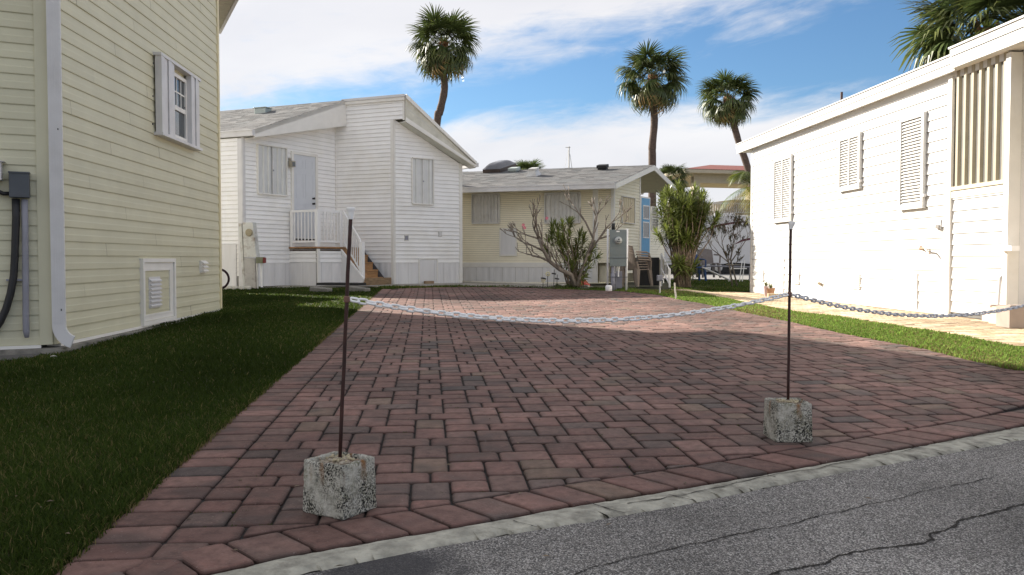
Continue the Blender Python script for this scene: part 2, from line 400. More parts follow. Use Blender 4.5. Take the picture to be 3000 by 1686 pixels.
def crack(pts, w0, w1, name='crack'):
    P = resample([G(*q) for q in pts], 90); mb = MB(); off = 0; n = len(P)
    for i, (x, y) in enumerate(P):
        a = P[max(0, i - 1)]; c = P[min(n - 1, i + 1)]; dx, dy = c[0] - a[0], c[1] - a[1]; l = sqrt(dx * dx + dy * dy); nx, ny = -dy / l, dx / l
        off = 0.7 * off + random.uniform(-0.006, 0.006); w = (w0 + (w1 - w0) * i / n) * random.uniform(0.45, 1.5)
        if i in (0, n - 1): w = 0.0004
        for s_ in (1, -1): mb.v.append((x + nx * (off + s_ * w), y + ny * (off + s_ * w), gz(x, y) - 0.0035))
    for i in range(n - 1): mb.f.append((2 * i + 1, 2 * i + 3, 2 * i + 2, 2 * i))
    for _ in range(26):      # short side spurs
        i = random.randrange(4, n - 4); x, y = P[i]; a = random.uniform(0, 6.28); l = random.uniform(0.01, 0.035)
        k = len(mb.v); ex, ey = x + cos(a) * l, y + sin(a) * l; w = 0.002
        mb.v += [(x - sin(a) * w, y + cos(a) * w, gz(x, y) - 0.0036), (x + sin(a) * w, y - cos(a) * w, gz(x, y) - 0.0036), (ex, ey, gz(x, y) - 0.0036)]; mb.f.append((k, k + 1, k + 2))
    return mb.build(name, m_crack, road)
K = 1.9815
crack([(1700 + x / K, 1100 + y / K) for x, y in [(-350,1230),(-150,1180),(0,1130),(250,1060),(480,1010),(690,965),(900,920),(1200,855),(1420,800),(1640,755),(1850,700),(2050,650),(2200,628),(2420,585)]], 0.0025, 0.002)
crack([(1700 + x / K, 1100 + y / K) for x, y in [(1000,1190),(1070,1155),(1250,1105),(1450,1080),(1500,1040),(1600,1015),(1740,1000),(1900,975),(2060,945),(2035,915),(2130,880),(2220,830),(2400,790),(2576,745),(2800,690)]], 0.004, 0.005)

# curb strip of weathered concrete, split by cracks into pieces
cb_n = 150
ct = resample(CURB_T, 2); _a = CURB_T[3:-3]; _b = CURB_B[3:-3]
def curb_piece(a, b, nm='curb_segment', parent=None):
    n = 26; pa = resample(a, n); pb = resample(b, n); mb = MB()
    for i in range(n + 1):
        jb = random.uniform(-0.028, 0.022); jt = random.uniform(-0.012, -0.002)
        for k, t_ in enumerate((0, 0.12, 0.5, 0.88, 1)):
            x = pa[i][0] * (1 - t_) + pb[i][0] * t_; y = pa[i][1] * (1 - t_) + pb[i][1] * t_
            if k >= 3: x += jb * 0.5; y += jb
            if k == 0: y += jt
            z = gz(x, y) + (-0.022, -0.004, 0.002, -0.001, -0.012)[k] + random.uniform(-0.0015, 0.0015)
            mb.v.append((x, y, z))
    for i in range(n):
        for k in range(4):
            q = i * 5 + k; mb.f.append((q, q + 1, q + 6, q + 5)[::-1] if False else (q, q + 1, q + 6, q + 5))
    o = mb.build(nm, m_curb, parent)
    me = o.data
    if me.polygons[0].normal.z < 0: me.flip_normals()
    return o
bed = struct(strip('curb', CURB_T, CURB_B, 60, 1, -0.018, m_conc))
cuts = [0, 0.035, 0.075, 0.13, 0.19, 0.24, 0.31, 0.36, 0.43, 0.52, 0.60, 0.69, 0.80, 0.90, 1.0]
RA = resample(CURB_T[2:-1], 400); RB = resample(CURB_B[2:-1], 400)
for i in range(len(cuts) - 1):
    a = int(cuts[i] * 400); c = int(cuts[i + 1] * 400)
    curb_piece(RA[a:c + 1], RB[a:c + 1], parent=bed)

for f0, f1 in ((0.20, 0.42), (0.5, 0.6), (0.66, 0.9)):      # cracks along the strip
    i0, i1 = int(f0 * 400), int(f1 * 400); mbc = MB(); of = 0.5
    for i in range(i0, i1, 1):
        of = min(0.85, max(0.15, of + random.uniform(-.06, .06))); x = RA[i][0] * (1 - of) + RB[i][0] * of; y = RA[i][1] * (1 - of) + RB[i][1] * of; w = random.uniform(.001, .0048)
        mbc.v += [(x, y + w, gz(x, y) + 0.0045), (x, y - w, gz(x, y) + 0.0045)]
    n = len(mbc.v) // 2; mbc.f = [(2 * i + 1, 2 * i + 3, 2 * i + 2, 2 * i) for i in range(n - 1)]; mbc.build('crack', m_crack, bed)
for f0 in [0.17 + 0.022 * k + random.uniform(-.008, .008) for k in range(34)]:
    i = int(f0 * 400); 
    if i > 398: break
    mbc = MB(); nn_ = 7; dx_ = 0; ta, tb_ = sorted((random.choice([0.02, 0.02, 0.4]), random.choice([0.55, 0.98, 0.98])))
    for k in range(nn_):
        t_ = ta + (tb_ - ta) * k / (nn_ - 1); dx_ += random.uniform(-.006, .009); x = RA[i][0] * (1 - t_) + RB[i][0] * t_ + dx_; y = RA[i][1] * (1 - t_) + RB[i][1] * t_; w = random.uniform(.0012, .004)
        mbc.v += [(x - w, y, gz(x, y) + 0.0042), (x + w, y, gz(x, y) + 0.0042)]
    mbc.f = [(2 * k, 2 * k + 1, 2 * k + 3, 2 * k + 2) for k in range(nn_ - 1)]; o_c = mbc.build('crack', m_crack, bed)
    if o_c.data.polygons[0].normal.z < 0: o_c.data.flip_normals()
# ------------------------------------------------------------------ brick driveway
far = [G(*q) for q in [(1112,848),(1206,843.5),(1377,841),(1548,843.5),(1718,850),(1825,854),(1932,865),(1996,879),(2060,890)]]
right = [G(*q) for q in [(2156,910),(2310,942),(2455,974),(2583,999),(2703,1021),(2839,1055),(2967,1083)]] + [(4.15, 5.75)]
curb_in = []
cc = [p for p in CURB_T if -1.7 < p[0] < 5.6]
cc = [(-1.9, 1.68)] + [p for p in cc if p[0] > -1.2]
for i, p in enumerate(cc):
    a = cc[max(0, i - 1)]; c = cc[min(len(cc) - 1, i + 1)]; dx, dy = c[0] - a[0], c[1] - a[1]; l = sqrt(dx * dx + dy * dy)
    curb_in.append((p[0] - dy / l * 0.235, p[1] + dx / l * 0.235))
OUT = [(leftX(2.15), 2.15)] + [p for p in curb_in if p[0] > -1.25 and p[0] < 4.6] + right[::-1] + far[::-1] + [(leftX(18.9), 18.9)]
if area(OUT) < 0: OUT = OUT[::-1]
def inside(poly, x, y):
    c = False; n = len(poly); j = n - 1
    for i in range(n):
        if (poly[i][1] > y) != (poly[j][1] > y) and x < (poly[j][0] - poly[i][0]) * (y - poly[i][1]) / (poly[j][1] - poly[i][1]) + poly[i][0]: c = not c
        j = i
    return c
def clip_out(poly, outline):
    cx = sum(p[0] for p in poly) / len(poly); cy = sum(p[1] for p in poly) / len(poly)
    n = len(outline); near = False
    for i in range(n):
        a, b = outline[i], outline[(i + 1) % n]; dx, dy = b[0] - a[0], b[1] - a[1]; l = sqrt(dx * dx + dy * dy)
        if l < 1e-6: continue
        t = ((cx - a[0]) * dx + (cy - a[1]) * dy) / l
        d = ((cx - a[0]) * -dy + (cy - a[1]) * dx) / l
        if -0.05 <= t <= l + 0.05 and abs(d) < 0.24:
            near = True
            nx, ny = dy / l, -dx / l
            poly = clip(poly, nx, ny, nx * a[0] + ny * a[1])
            if len(poly) < 3: return None
    cx = sum(p[0] for p in poly) / len(poly); cy = sum(p[1] for p in poly) / len(poly)
    if not inside(outline, cx, cy): return None
    return dedupe(poly)
PAL = [((0.215, 0.130, 0.110), 6), ((0.198, 0.122, 0.104), 6), ((0.184, 0.124, 0.106), 4.5), ((0.155, 0.116, 0.102), 2.4), ((0.118, 0.098, 0.090), 0.5), ((0.205, 0.150, 0.116), 1.0), ((0.235, 0.148, 0.126), 3)]
def pick(pal):
    r = random.uniform(0, sum(w for _, w in pal))
    for c, w in pal:
        r -= w
        if r <= 0: return c
    return pal[0][0]
m_pav = bpy.data.materials.new('brick_paver'); m_pav.use_nodes = True
t = m_pav.node_tree; N = t.nodes; L = t.links; b = N['Principled BSDF']; b.inputs['Roughness'].default_value = 0.82; b.inputs['Specular IOR Level'].default_value = 0.3
tco = N.new('ShaderNodeTexCoord'); ata = N.new('ShaderNodeAttribute'); ata.attribute_name = 'tint'
n1_ = N.new('ShaderNodeTexNoise'); n1_.inputs['Scale'].default_value = 5.5; n1_.inputs['Detail'].default_value = 5; n1_.inputs['Roughness'].default_value = 0.6; L.new(tco.outputs['Object'], n1_.inputs['Vector'])
mr1 = N.new('ShaderNodeMapRange'); mr1.interpolation_type = 'SMOOTHSTEP'; L.new(n1_.outputs['Fac'], mr1.inputs[0]); mr1.inputs[1].default_value = 0.50; mr1.inputs[2].default_value = 0.68; mr1.inputs[4].default_value = 0.55
mxd = N.new('ShaderNodeMixRGB'); L.new(mr1.outputs[0], mxd.inputs[0]); L.new(ata.outputs['Color'], mxd.inputs[1]); mxd.inputs[2].default_value = (0.060, 0.052, 0.048, 1)
n2_ = N.new('ShaderNodeTexNoise'); n2_.inputs['Scale'].default_value = 0.55; n2_.inputs['Detail'].default_value = 4; L.new(tco.outputs['Object'], n2_.inputs['Vector'])
mr2 = N.new('ShaderNodeMapRange'); L.new(n2_.outputs['Fac'], mr2.inputs[0]); mr2.inputs[1].default_value = 0.35; mr2.inputs[2].default_value = 0.65; mr2.inputs[3].default_value = 0.55; mr2.inputs[4].default_value = 1.12
mx2 = N.new('ShaderNodeMixRGB'); mx2.blend_type = 'MULTIPLY'; mx2.inputs[0].default_value = 1; n1b = N.new('ShaderNodeTexNoise'); n1b.inputs['Scale'].default_value = 22; n1b.inputs['Detail'].default_value = 6; n1b.inputs['Roughness'].default_value = 0.7; L.new(tco.outputs['Object'], n1b.inputs['Vector'])
mr1b = N.new('ShaderNodeMapRange'); L.new(n1b.outputs['Fac'], mr1b.inputs[0]); mr1b.inputs[1].default_value = 0.32; mr1b.inputs[2].default_value = 0.68; mr1b.inputs[3].default_value = 0.68; mr1b.inputs[4].default_value = 1.32
mxb = N.new('ShaderNodeMixRGB'); mxb.blend_type = 'MULTIPLY'; mxb.inputs[0].default_value = 1; L.new(mxd.outputs[0], mxb.inputs[1]); L.new(mr1b.outputs[0], mxb.inputs[2])
L.new(mxb.outputs[0], mx2.inputs[1]); L.new(mr2.outputs[0], mx2.inputs[2])
v2 = N.new('ShaderNodeTexVoronoi'); v2.inputs['Scale'].default_value = 260; L.new(tco.outputs['Object'], v2.inputs['Vector'])
mr3 = N.new('ShaderNodeMapRange'); L.new(v2.outputs['Color'], mr3.inputs[0]); mr3.inputs[1].default_value = 0.90; mr3.inputs[2].default_value = 1.0; mr3.inputs[4].default_value = 0.5
mx3 = N.new('ShaderNodeMixRGB'); L.new(mr3.outputs[0], mx3.inputs[0]); L.new(mx2.outputs[0], mx3.inputs[1]); mx3.inputs[2].default_value = (0.40, 0.34, 0.32, 1)
L.new(mx3.outputs[0], b.inputs['Base Color'])
n4 = N.new('ShaderNodeTexNoise'); n4.inputs['Scale'].default_value = 130; n4.inputs['Detail'].default_value = 3; L.new(tco.outputs['Object'], n4.inputs['Vector'])
bu = N.new('ShaderNodeBump'); bu.inputs['Strength'].default_value = 0.45; bu.inputs['Distance'].default_value = 0.006; L.new(n4.outputs['Fac'], bu.inputs['Height']); L.new(bu.outputs[0], b.inputs['Normal'])
def paver_geo(poly, joint=0.0032, ch=0.009, rc=0.017, dz=0.0):
    """worn paver: clipped corners, rounded-over edge"""
    if area(poly) < 0: poly = poly[::-1]
    p = inset(poly, joint)
    if len(p) < 3 or area(p) < 0.0006: return None
    q = []
    n = len(p)
    for i in range(n):
        a, b_, c = p[i - 1], p[i], p[(i + 1) % n]
        la = sqrt((a[0] - b_[0]) ** 2 + (a[1] - b_[1]) ** 2); lc = sqrt((c[0] - b_[0]) ** 2 + (c[1] - b_[1]) ** 2)
        r = rc * random.uniform(0.6, 1.5); ra = min(r, la * 0.35); rc_ = min(r, lc * 0.35)
        q.append((b_[0] + (a[0] - b_[0]) / la * ra, b_[1] + (a[1] - b_[1]) / la * ra))
        q.append((b_[0] * 0.55 + 0.225 * (2 * b_[0] + (a[0] - b_[0]) / la * ra + (c[0] - b_[0]) / lc * rc_), b_[1] * 0.55 + 0.225 * (2 * b_[1] + (a[1] - b_[1]) / la * ra + (c[1] - b_[1]) / lc * rc_)))
        q.append((b_[0] + (c[0] - b_[0]) / lc * rc_, b_[1] + (c[1] - b_[1]) / lc * rc_))
    n = len(q); cx = sum(a[0] for a in q) / n; cy = sum(a[1] for a in q) / n
    h = dz + random.uniform(-0.0025, 0.0015); tx, ty = random.uniform(-0.012, 0.012), random.uniform(-0.012, 0.012)
    def ring(ins, z):
        o = []
        for x, y in q:
            dx, dy = cx - x, cy - y; l = sqrt(dx * dx + dy * dy); xx, yy = x + dx / l * ins, y + dy / l * ins
            o.append((xx, yy, gz(xx, yy) + h + z + (xx - cx) * tx + (yy - cy) * ty))
        return o
    V = ring(0, -0.035) + ring(0, -0.008) + ring(ch * 0.45, -0.0025) + ring(ch * 1.4, 0.0) + ring(ch * 3.6, 0.0008)
    Fs = [(k * n + i, k * n + (i + 1) % n, (k + 1) * n + (i + 1) % n, (k + 1) * n + i) for k in range(4) for i in range(n)]
    Fs.append(tuple(4 * n + i for i in range(n)))
    return V, Fs
WEAR = (0.35, 0.45, 0.66, 0.90, 1.06)      # grime gathers on the edges of each paver
def lay(pieces, parent, name, m, keep, pal, **kw):
    """the largest in view as one object each, the others joined"""
    def size(p):
        x = sum(a[0] for a in p) / len(p); y = sum(a[1] for a in p) / len(p)
        return (abs(area(p)) / max(y, 0.5) ** 3) if abs(x) < 0.64 * y + 0.1 and y > 2.25 else abs(area(p)) / max(y, 0.5) ** 3 * 1e-4
    pieces.sort(key=size, reverse=True); rest = MB(); rt = []
    k = 0
    for p in pieces:
        g = paver_geo(p, **kw)
        if g is None: continue
        c = Vector(pick(pal)) * random.uniform(0.82, 1.15); c = Vector((c.x * 0.97, c.y * 0.90, c.z * 0.88))
        if k < keep:
            q5 = len(g[0]) // 5; tl = []
            for f_ in WEAR: tl += [(c.x * f_ * random.uniform(.94, 1.06), c.y * f_, c.z * f_, 1.0) for _ in range(q5)]
            MB().add(*g).build(name, m, parent, tint=tl); k += 1
        else:
            rest.add(*g); q5 = len(g[0]) // 5
            for f_ in WEAR: rt += [(c.x * f_, c.y * f_, c.z * f_, 1.0)] * q5
    if rest.v: rest.build(name, m, parent, kind='stuff', tint=rt)
drive = struct(strip('driveway', [(leftX(y), y) for y in (2.12, 10, 18.9)], [(4.3, 5.5), (3.5, 10.6), (3.25, 14), (2.7, 17.4)], 24, 10, -0.016, m_sand))
# a bed that fills the whole outline
bedm = MB(); bedm.v = [(x, y, gz(x, y) - 0.0125) for x, y in OUT] + [(0.3, 10.0, gz(0.3, 10) - 0.0125)]
n = len(OUT); bedm.f = [(i, (i + 1) % n, n) for i in range(n)]
bedm.build('sand_bed', m_sand, drive)
ex = Vector((0.995, 0.0995)); ey = Vector((-0.0995, 0.995)); U = 0.1535
O0 = Vector((leftX(2.0) + 0.236, 2.0)); pieces = []
outline_field = [(x + (0.236 if abs(x - leftX(y)) < 0.05 else 0), y) for x, y in OUT]
def rect(u0, u1, v0, v1):
    return [tuple(O0 + ex * a + ey * c) for a, c in ((u0, v0), (u1, v0), (u1, v1), (u0, v1))]
for cx_ in range(-3, 44):
    u = cx_ * U; kx = cx_ % 4
    for ry in range(-8, 30):
        v = ry * 4 * U
        if kx == 1 or kx == 3:
            base = v if kx == 1 else v + 2 * U
            pieces.append(rect(u, u + U, base + U, base + 2.5 * U)); pieces.append(rect(u, u + U, base + 2.5 * U, base + 4 * U))
            # long pair meeting in the middle of this column
            pieces.append(rect(u - U, u + 0.5 * U, base, base + U)); pieces.append(rect(u + 0.5 * U, u + 2 * U, base, base + U))
        else:
            pieces.append(rect(u, u + U, v + U, v + 2 * U)); pieces.append(rect(u, u + U, v + 3 * U, v + 4 * U))
PP = []
for p in pieces:
    c = clip_out(p, outline_field)
    if c and len(c) >= 3 and abs(area(c)) > 0.0012: PP.append(c)
# soldier course along the lawn
y = 2.0
while y < 18.8:
    h = U * random.choice([1, 1, 1, 0.98])
    p = [(leftX(y), y), (leftX(y) + 0.234, y + 0.0234), (leftX(y + h) + 0.234, y + h + 0.0234), (leftX(y + h), y + h)]
    c = clip_out(p, OUT) if y < 2.9 else p
    if c and len(c) >= 3: PP.append(c)
    y += h
# soldier course along the curb
cl = resample(cc, 400); tot = sum(sqrt((cl[i + 1][0] - cl[i][0]) ** 2 + (cl[i + 1][1] - cl[i][1]) ** 2) for i in range(400)); step = tot / 400
ci = resample(curb_in, 400); i = 30.0
while i < 398:
    w = random.choice([0.158, 0.16, 0.165, 0.16, 0.155]) / step; a = int(i); c = min(400, int(i + w))
    if cl[a][0] > 5.0: break
    sk = random.uniform(-1, 1)
    # pieces stand askew to the curb, as laid
    s0 = int(0.045 / step)
    PP.append([cl[a], cl[c], ci[max(0, c - s0)], ci[max(0, a - s0)]])
    i += w
lay(PP, drive, 'paver', m_pav, 300, PAL)

# ------------------------------------------------------------------ lawns, slabs, apron
m_lawn = mat('lawn_soil', (0.040, 0.052, 0.014), 0.95, 0.4, 14, 0.8, 60, col2=(0.07, 0.062, 0.025))
DL = [(leftX(y), y) for y in (2.0, 8, 14, 19.2)]
lawnL = strip('lawn', [(-9.0, -2.9), (-9, 6), (-9, 14), (-9, 21.5)], [(x - 0.004, y) for x, y in DL], 40, 20, -0.008, m_lawn); struct(lawnL)
LR_in = [(4.35, 5.55)] + right[::-1][1:] + far[::-1][:6]
LR_out = [(5.0, 5.9)] + [G(*q) for q in [(3000,1019),(2882,999),(2775,978),(2660,961),(2540,942),(2455,927),(2327,914),(2212,892),(2139,878),(2060,861),(1990,853)]] + [(1.9, 19.6)]
lawnR = struct(strip('lawn', LR_in, LR_out, 40, 5, -0.006, m_lawn))
m_slab = mat('slab_concrete', (0.30, 0.28, 0.24), 0.9, 0.15, 5, 0.3, 60, dirt=(0.12, 0.11, 0.09), dirt_amt=0.6, dirt_scale=2)
sb = [G(*q) for q in [(640,833),(760,833),(930,835),(1140,834),(1357,829),(1500,833),(1740,842)]]
sf = [G(*q) for q in [(640,846),(760,847),(930,846),(1160,840.5),(1357,841),(1500,843),(1725,848)]]
struct(strip('concrete_walk', sb, sf, 20, 2, 0.02, m_slab))
ed = MB()
e1 = resample([G(1357,829.5), G(1500,834), G(1620,838), G(1725,843.5)], 8)
ed.tube([(x, y, gz(x, y) + 0.03) for x, y in e1], 0.035, 4)
struct(ed.build('concrete_edging', mat('pale_edging', (0.5, 0.47, 0.4), 0.8, 0.12)))
struct(strip('front_slab', [(-9, 3.6), (-6.2, 5.0), (-4.55, 6.35), (-4.03, 6.95)], [(-9, 6.0), (-6.2, 6.3), (-4.75, 6.98), (-4.08, 7.3)], 8, 3, 0.012, mat('dark_slab', (0.11, 0.105, 0.1), 0.9, 0.2, 6)))
# tan paved apron beside the right-hand home
AP_out = [(5.1, 5.95)] + LR_out[1:12]; HR = [(6.6, 6.9), (5.95, 11.35), (5.47, 19.0), (5.2, 20.5), (4.2, 20.6)]
apron = struct(strip('apron', AP_out, [(8.5, 7.9), (6.10, 9.78), (5.95, 11.35), (5.47, 19.0), (5.0, 19.4), (3.6, 19.0)], 50, 8, -0.012, mat('apron_sand', (0.34, 0.27, 0.16), 0.95, 0.3, 12, 0.4, 60)))
APAL = [((0.60, 0.50, 0.33), 4), ((0.66, 0.57, 0.41), 3), ((0.50, 0.39, 0.25), 2), ((0.55, 0.42, 0.28), 1.5)]
AOUT = AP_out + [(3.75, 19.2), (5.0, 19.3), (5.44, 19.1), (5.92, 11.3), (6.05, 9.7), (7.6, 7.4)]
if area(AOUT) < 0: AOUT = AOUT[::-1]
AQ = []
r = 0; y = 5.8
while y < 19.4:
    x = 3.4 + (0.11 if r % 2 else 0)
    while x < 8.2:
        p = [(x, y), (x + 0.22, y), (x + 0.22, y + 0.11), (x, y + 0.11)]
        if inside(AOUT, x + 0.11, y + 0.055):
            c = clip_out(p, AOUT)
            if c and len(c) >= 3 and abs(area(c)) > 0.002: AQ.append(c)
        x += 0.22
    y += 0.11; r += 1
lay(AQ, apron, 'paver', m_pav, 120, APAL, joint=0.003, ch=0.004, rc=0.006)

# grass blades
m_blade = mat('grass_blade', (1.0, 1.0, 1.0), 0.5, 0.0, 3, attr='tint', trans=0.5, spec=0.06)
HOUSE_L = [(-4.0, 7.2), (-4.42, 12.7), (-8, 20), (-12, 18), (-12, 4), (-4.9, 6.75)]
SLAB_L = [(-9, 3.6), (-6.2, 5.0), (-4.55, 6.3), (-4.0, 6.95), (-4.1, 7.4), (-9, 7)]
def grass(name, A, B, n, hmin, hmax, reject=None, near_bias=True, label=None, dry=0.12, ylim=(0, 99), tone=1.0, w=0.0022):
    A = np.array(resample(A, 60)); B = np.array(resample(B, 60)); V = []; C = []
    pts = []
    tries = 0
    seg = np.array([np.linalg.norm(A[i] - B[i]) + np.linalg.norm(A[i + 1] - B[i + 1]) for i in range(60)]); 
    mid = (A[:-1] + B[:-1]) / 2; ln = np.array([np.linalg.norm(A[i + 1] - A[i]) + np.linalg.norm(B[i + 1] - B[i]) for i in range(60)])
    while len(pts) < n and tries < 60:
        tries += 1; k = n * 2
        p = seg * ln; p = p / p.sum()
        ii = RS.choice(60, k, p=p); u = RS.rand(k); t_ = RS.rand(k)
        P = (A[ii] * (1 - u)[:, None] + A[ii + 1] * u[:, None]) * (1 - t_)[:, None] + (B[ii] * (1 - u)[:, None] + B[ii + 1] * u[:, None]) * t_[:, None]
        keep = (P[:, 1] > 1.9) & (np.abs(P[:, 0]) < 0.66 * P[:, 1] + 0.35) & (P[:, 1] > ylim[0]) & (P[:, 1] < ylim[1])
        if near_bias: keep &= RS.rand(k) < np.minimum(1.0, (3.2 / np.maximum(P[:, 1], 1.0)) ** 1.15)
        P = P[keep]
        for x, y in P:
            if reject and any(inside(r_, x, y) for r_ in reject): continue
            pts.append((x, y))
            if len(pts) >= n: break
    P = np.array(pts); n = len(P)
    cl_ = np.sin(P[:, 0] * 5.1 + 1.3 * np.sin(P[:, 1] * 3.3)) * np.sin(P[:, 1] * 4.3 + np.sin(P[:, 0] * 6.1)) * 0.5 + 0.5
    h = (hmin + (hmax - hmin) * RS.rand(n) ** 1.3) * (0.75 + 0.5 * cl_); far_ = np.maximum(1.0, P[:, 1] / 4.5)
    ww = w * far_ * (0.7 + 0.6 * RS.rand(n)); a = RS.rand(n) * 2 * np.pi; ln_ = h * (0.2 + 0.9 * RS.rand(n)); b_ = a + RS.randn(n) * 0.6
    z0 = np.array([gz(x, y) for x, y in P]) - 0.008
    dx, dy = np.cos(a), np.sin(a); sx, sy = -np.sin(b_), np.cos(b_)
    v = np.empty((n, 5, 3), np.float32)
    v[:, 0] = np.c_[P[:, 0] - sx * ww, P[:, 1] - sy * ww, z0]; v[:, 1] = np.c_[P[:, 0] + sx * ww, P[:, 1] + sy * ww, z0]
    mx_, my_ = P[:, 0] + dx * ln_ * 0.35, P[:, 1] + dy * ln_ * 0.35
    v[:, 2] = np.c_[mx_ + sx * ww * 0.8, my_ + sy * ww * 0.8, z0 + h * 0.65]; v[:, 3] = np.c_[mx_ - sx * ww * 0.8, my_ - sy * ww * 0.8, z0 + h * 0.65]
    v[:, 4] = np.c_[P[:, 0] + dx * ln_, P[:, 1] + dy * ln_, z0 + h]
    base = np.arange(n)[:, None] * 5
    f = np.concatenate([base + np.array([[0, 1, 2]]), base + np.array([[0, 2, 3]]), base + np.array([[3, 2, 4]])])
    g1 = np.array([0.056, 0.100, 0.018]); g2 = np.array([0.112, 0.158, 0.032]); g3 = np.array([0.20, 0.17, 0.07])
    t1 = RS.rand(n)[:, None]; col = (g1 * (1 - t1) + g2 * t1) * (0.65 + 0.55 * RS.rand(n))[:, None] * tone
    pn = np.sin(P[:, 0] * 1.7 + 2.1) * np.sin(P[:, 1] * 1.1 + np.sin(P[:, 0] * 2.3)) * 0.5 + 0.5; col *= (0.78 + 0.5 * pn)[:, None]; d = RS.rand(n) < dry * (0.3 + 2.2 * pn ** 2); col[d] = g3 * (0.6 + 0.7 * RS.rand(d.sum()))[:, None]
    c = np.ones((n, 5, 4), np.float32); c[:, :, :3] = col[:, None, :]
    o = npmesh(name, v.reshape(-1, 3), f, m_blade, kind='stuff', tint=c)
    if label: o['label'] = label; o['category'] = 'grass'
    return o
grass('grass', [(-9.0, -2.9), (-9, 6), (-9, 14), (-9, 20.6)], [(x + 0.006, y) for x, y in DL], 230000, 0.014, 0.050, [HOUSE_L, SLAB_L], label='dark green lawn grass in the shade beside the brick driveway', tone=0.60, dry=0.05)  # tone darkens the blade colour itself to deepen the shade here
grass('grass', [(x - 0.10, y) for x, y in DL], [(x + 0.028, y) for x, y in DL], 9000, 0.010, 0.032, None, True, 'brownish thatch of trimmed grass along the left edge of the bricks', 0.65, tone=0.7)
grass('grass', LR_in, LR_out, 80000, 0.012, 0.036, None, True, 'sunlit strip of grass between the red pavers and the tan apron', 0.30, w=0.0026, tone=2.2)  # tone brightens the blade colour itself so the strip looks sunlit
far_back = [(-4.2, 20.3), (-2.0, 20.4), (0.5, 20.2), (2.0, 19.3)]
grass('grass', [(-3.0, 19.0), (-1.2, 20.05), (0.4, 19.6), (1.7, 18.6), (2.2, 18.2)], [(-3.2, 20.0), (-1.2, 20.45), (0.5, 20.1), (1.9, 19.4), (2.9, 19.2)], 5000, 0.02, 0.06, None, False, 'thin fringe of grass behind the far edge of the driveway', 0.2)
BK_a = [(3.6, 18.9), (5.3, 19.3)]; BK_b = [(5.2, 27.5), (9.5, 27.5)]
struct(strip('back_lawn', BK_a, BK_b, 3, 3, 0.0, m_lawn))
grass('grass', BK_a, BK_b, 16000, 0.02, 0.045, None, False, 'patch of grass in front of the white trailer behind the big dracaena', 0.12)
struct(strip('trailer_pad', [(4.0, 27.6), (14, 27.6)], [(5, 42), (18, 42)], 3, 3, 0.004, mat('pad', (0.22, 0.21, 0.2), 0.9, 0.15)))
# ------------------------------------------------------------------ building helpers
def clipband(poly, z0, z1): return clip(clip(poly, 0, -1, -z0), 0, 1, z1)
def siding(fr, poly, z0, e, m, parent, prof=((0, .019), (.10, .021), (.975, .003)), name='plank', seam=0.0):
    if seam:      # boards of limited length: staggered butt seams
        zt = max(p[1] for p in poly); k = 0; umin = min(p[0] for p in poly); umax = max(p[0] for p in poly)
        while z0 + k * e < zt:
            band = clipband(poly, z0 + k * e, z0 + (k + 1) * e); u = umin + seam * ((k * 0.38) % 1.0); edges = [umin]
            while u < umax - 0.2:
                if u > umin + 0.2: edges.append(u)
                u += seam
            edges.append(umax)
            for i in range(len(edges) - 1):
                q = clip(clip(band, -1, 0, -edges[i] - (0.0012 if i else 0)), 1, 0, edges[i + 1])
                if len(q) >= 3:
                    dd_ = random.uniform(-.0012, .0012); siding(fr, q, z0 + k * e, e, m, parent, tuple((a, b_ + dd_ + (0.001 if i % 2 else 0)) for a, b_ in prof), name)
            k += 1
        return
    if area(poly) < 0: poly = poly[::-1]
    zt = max(p[1] for p in poly); zb = min(p[1] for p in poly); k = 0
    flip = None
    while z0 + k * e < zt - 1e-5:
        a, b_ = z0 + k * e, z0 + (k + 1) * e; k += 1
        if b_ <= zb: continue
        mb = MB(); ok = False
        for (f0, o0), (f1, o1) in zip(prof[:-1], prof[1:]):
            q = dedupe(clipband(poly, a + f0 * e, a + f1 * e))
            if len(q) < 3: continue
            ok = True
            vs = [fr.p(u, z, o0 + (o1 - o0) * ((z - a) / e - f0) / (f1 - f0)) for u, z in q]
            nn = (Vector(vs[1]) - Vector(vs[0])).cross(Vector(vs[2]) - Vector(vs[0]))
            fc = tuple(range(len(vs)))
            if nn.x * fr.n.x + nn.y * fr.n.y < 0: fc = fc[::-1]
            mb.add(vs, [fc])
        if not ok: continue
        q = clipband(poly, max(a, zb), max(a, zb) + e * 0.02)
        if len(q) >= 3:
            u0 = min(x for x, _ in q); u1 = max(x for x, _ in q); zz = max(a, zb)
            mb.add([fr.p(u0, zz, 0), fr.p(u1, zz, 0), fr.p(u1, zz, prof[0][1]), fr.p(u0, zz, prof[0][1])], [(0, 1, 2, 3)])
        mb.build(name, m, parent)
def frame_box(mb, fr, u0, u1, z0, z1, w, o0, o1):
    mb.fbox(fr, u0, u0 + w, z0, z1, o0, o1); mb.fbox(fr, u1 - w, u1, z0, z1, o0, o1)
    mb.fbox(fr, u0 + w, u1 - w, z0, z0 + w, o0, o1 - 0.001); mb.fbox(fr, u0 + w, u1 - w, z1 - w, z1, o0, o1 - 0.001)
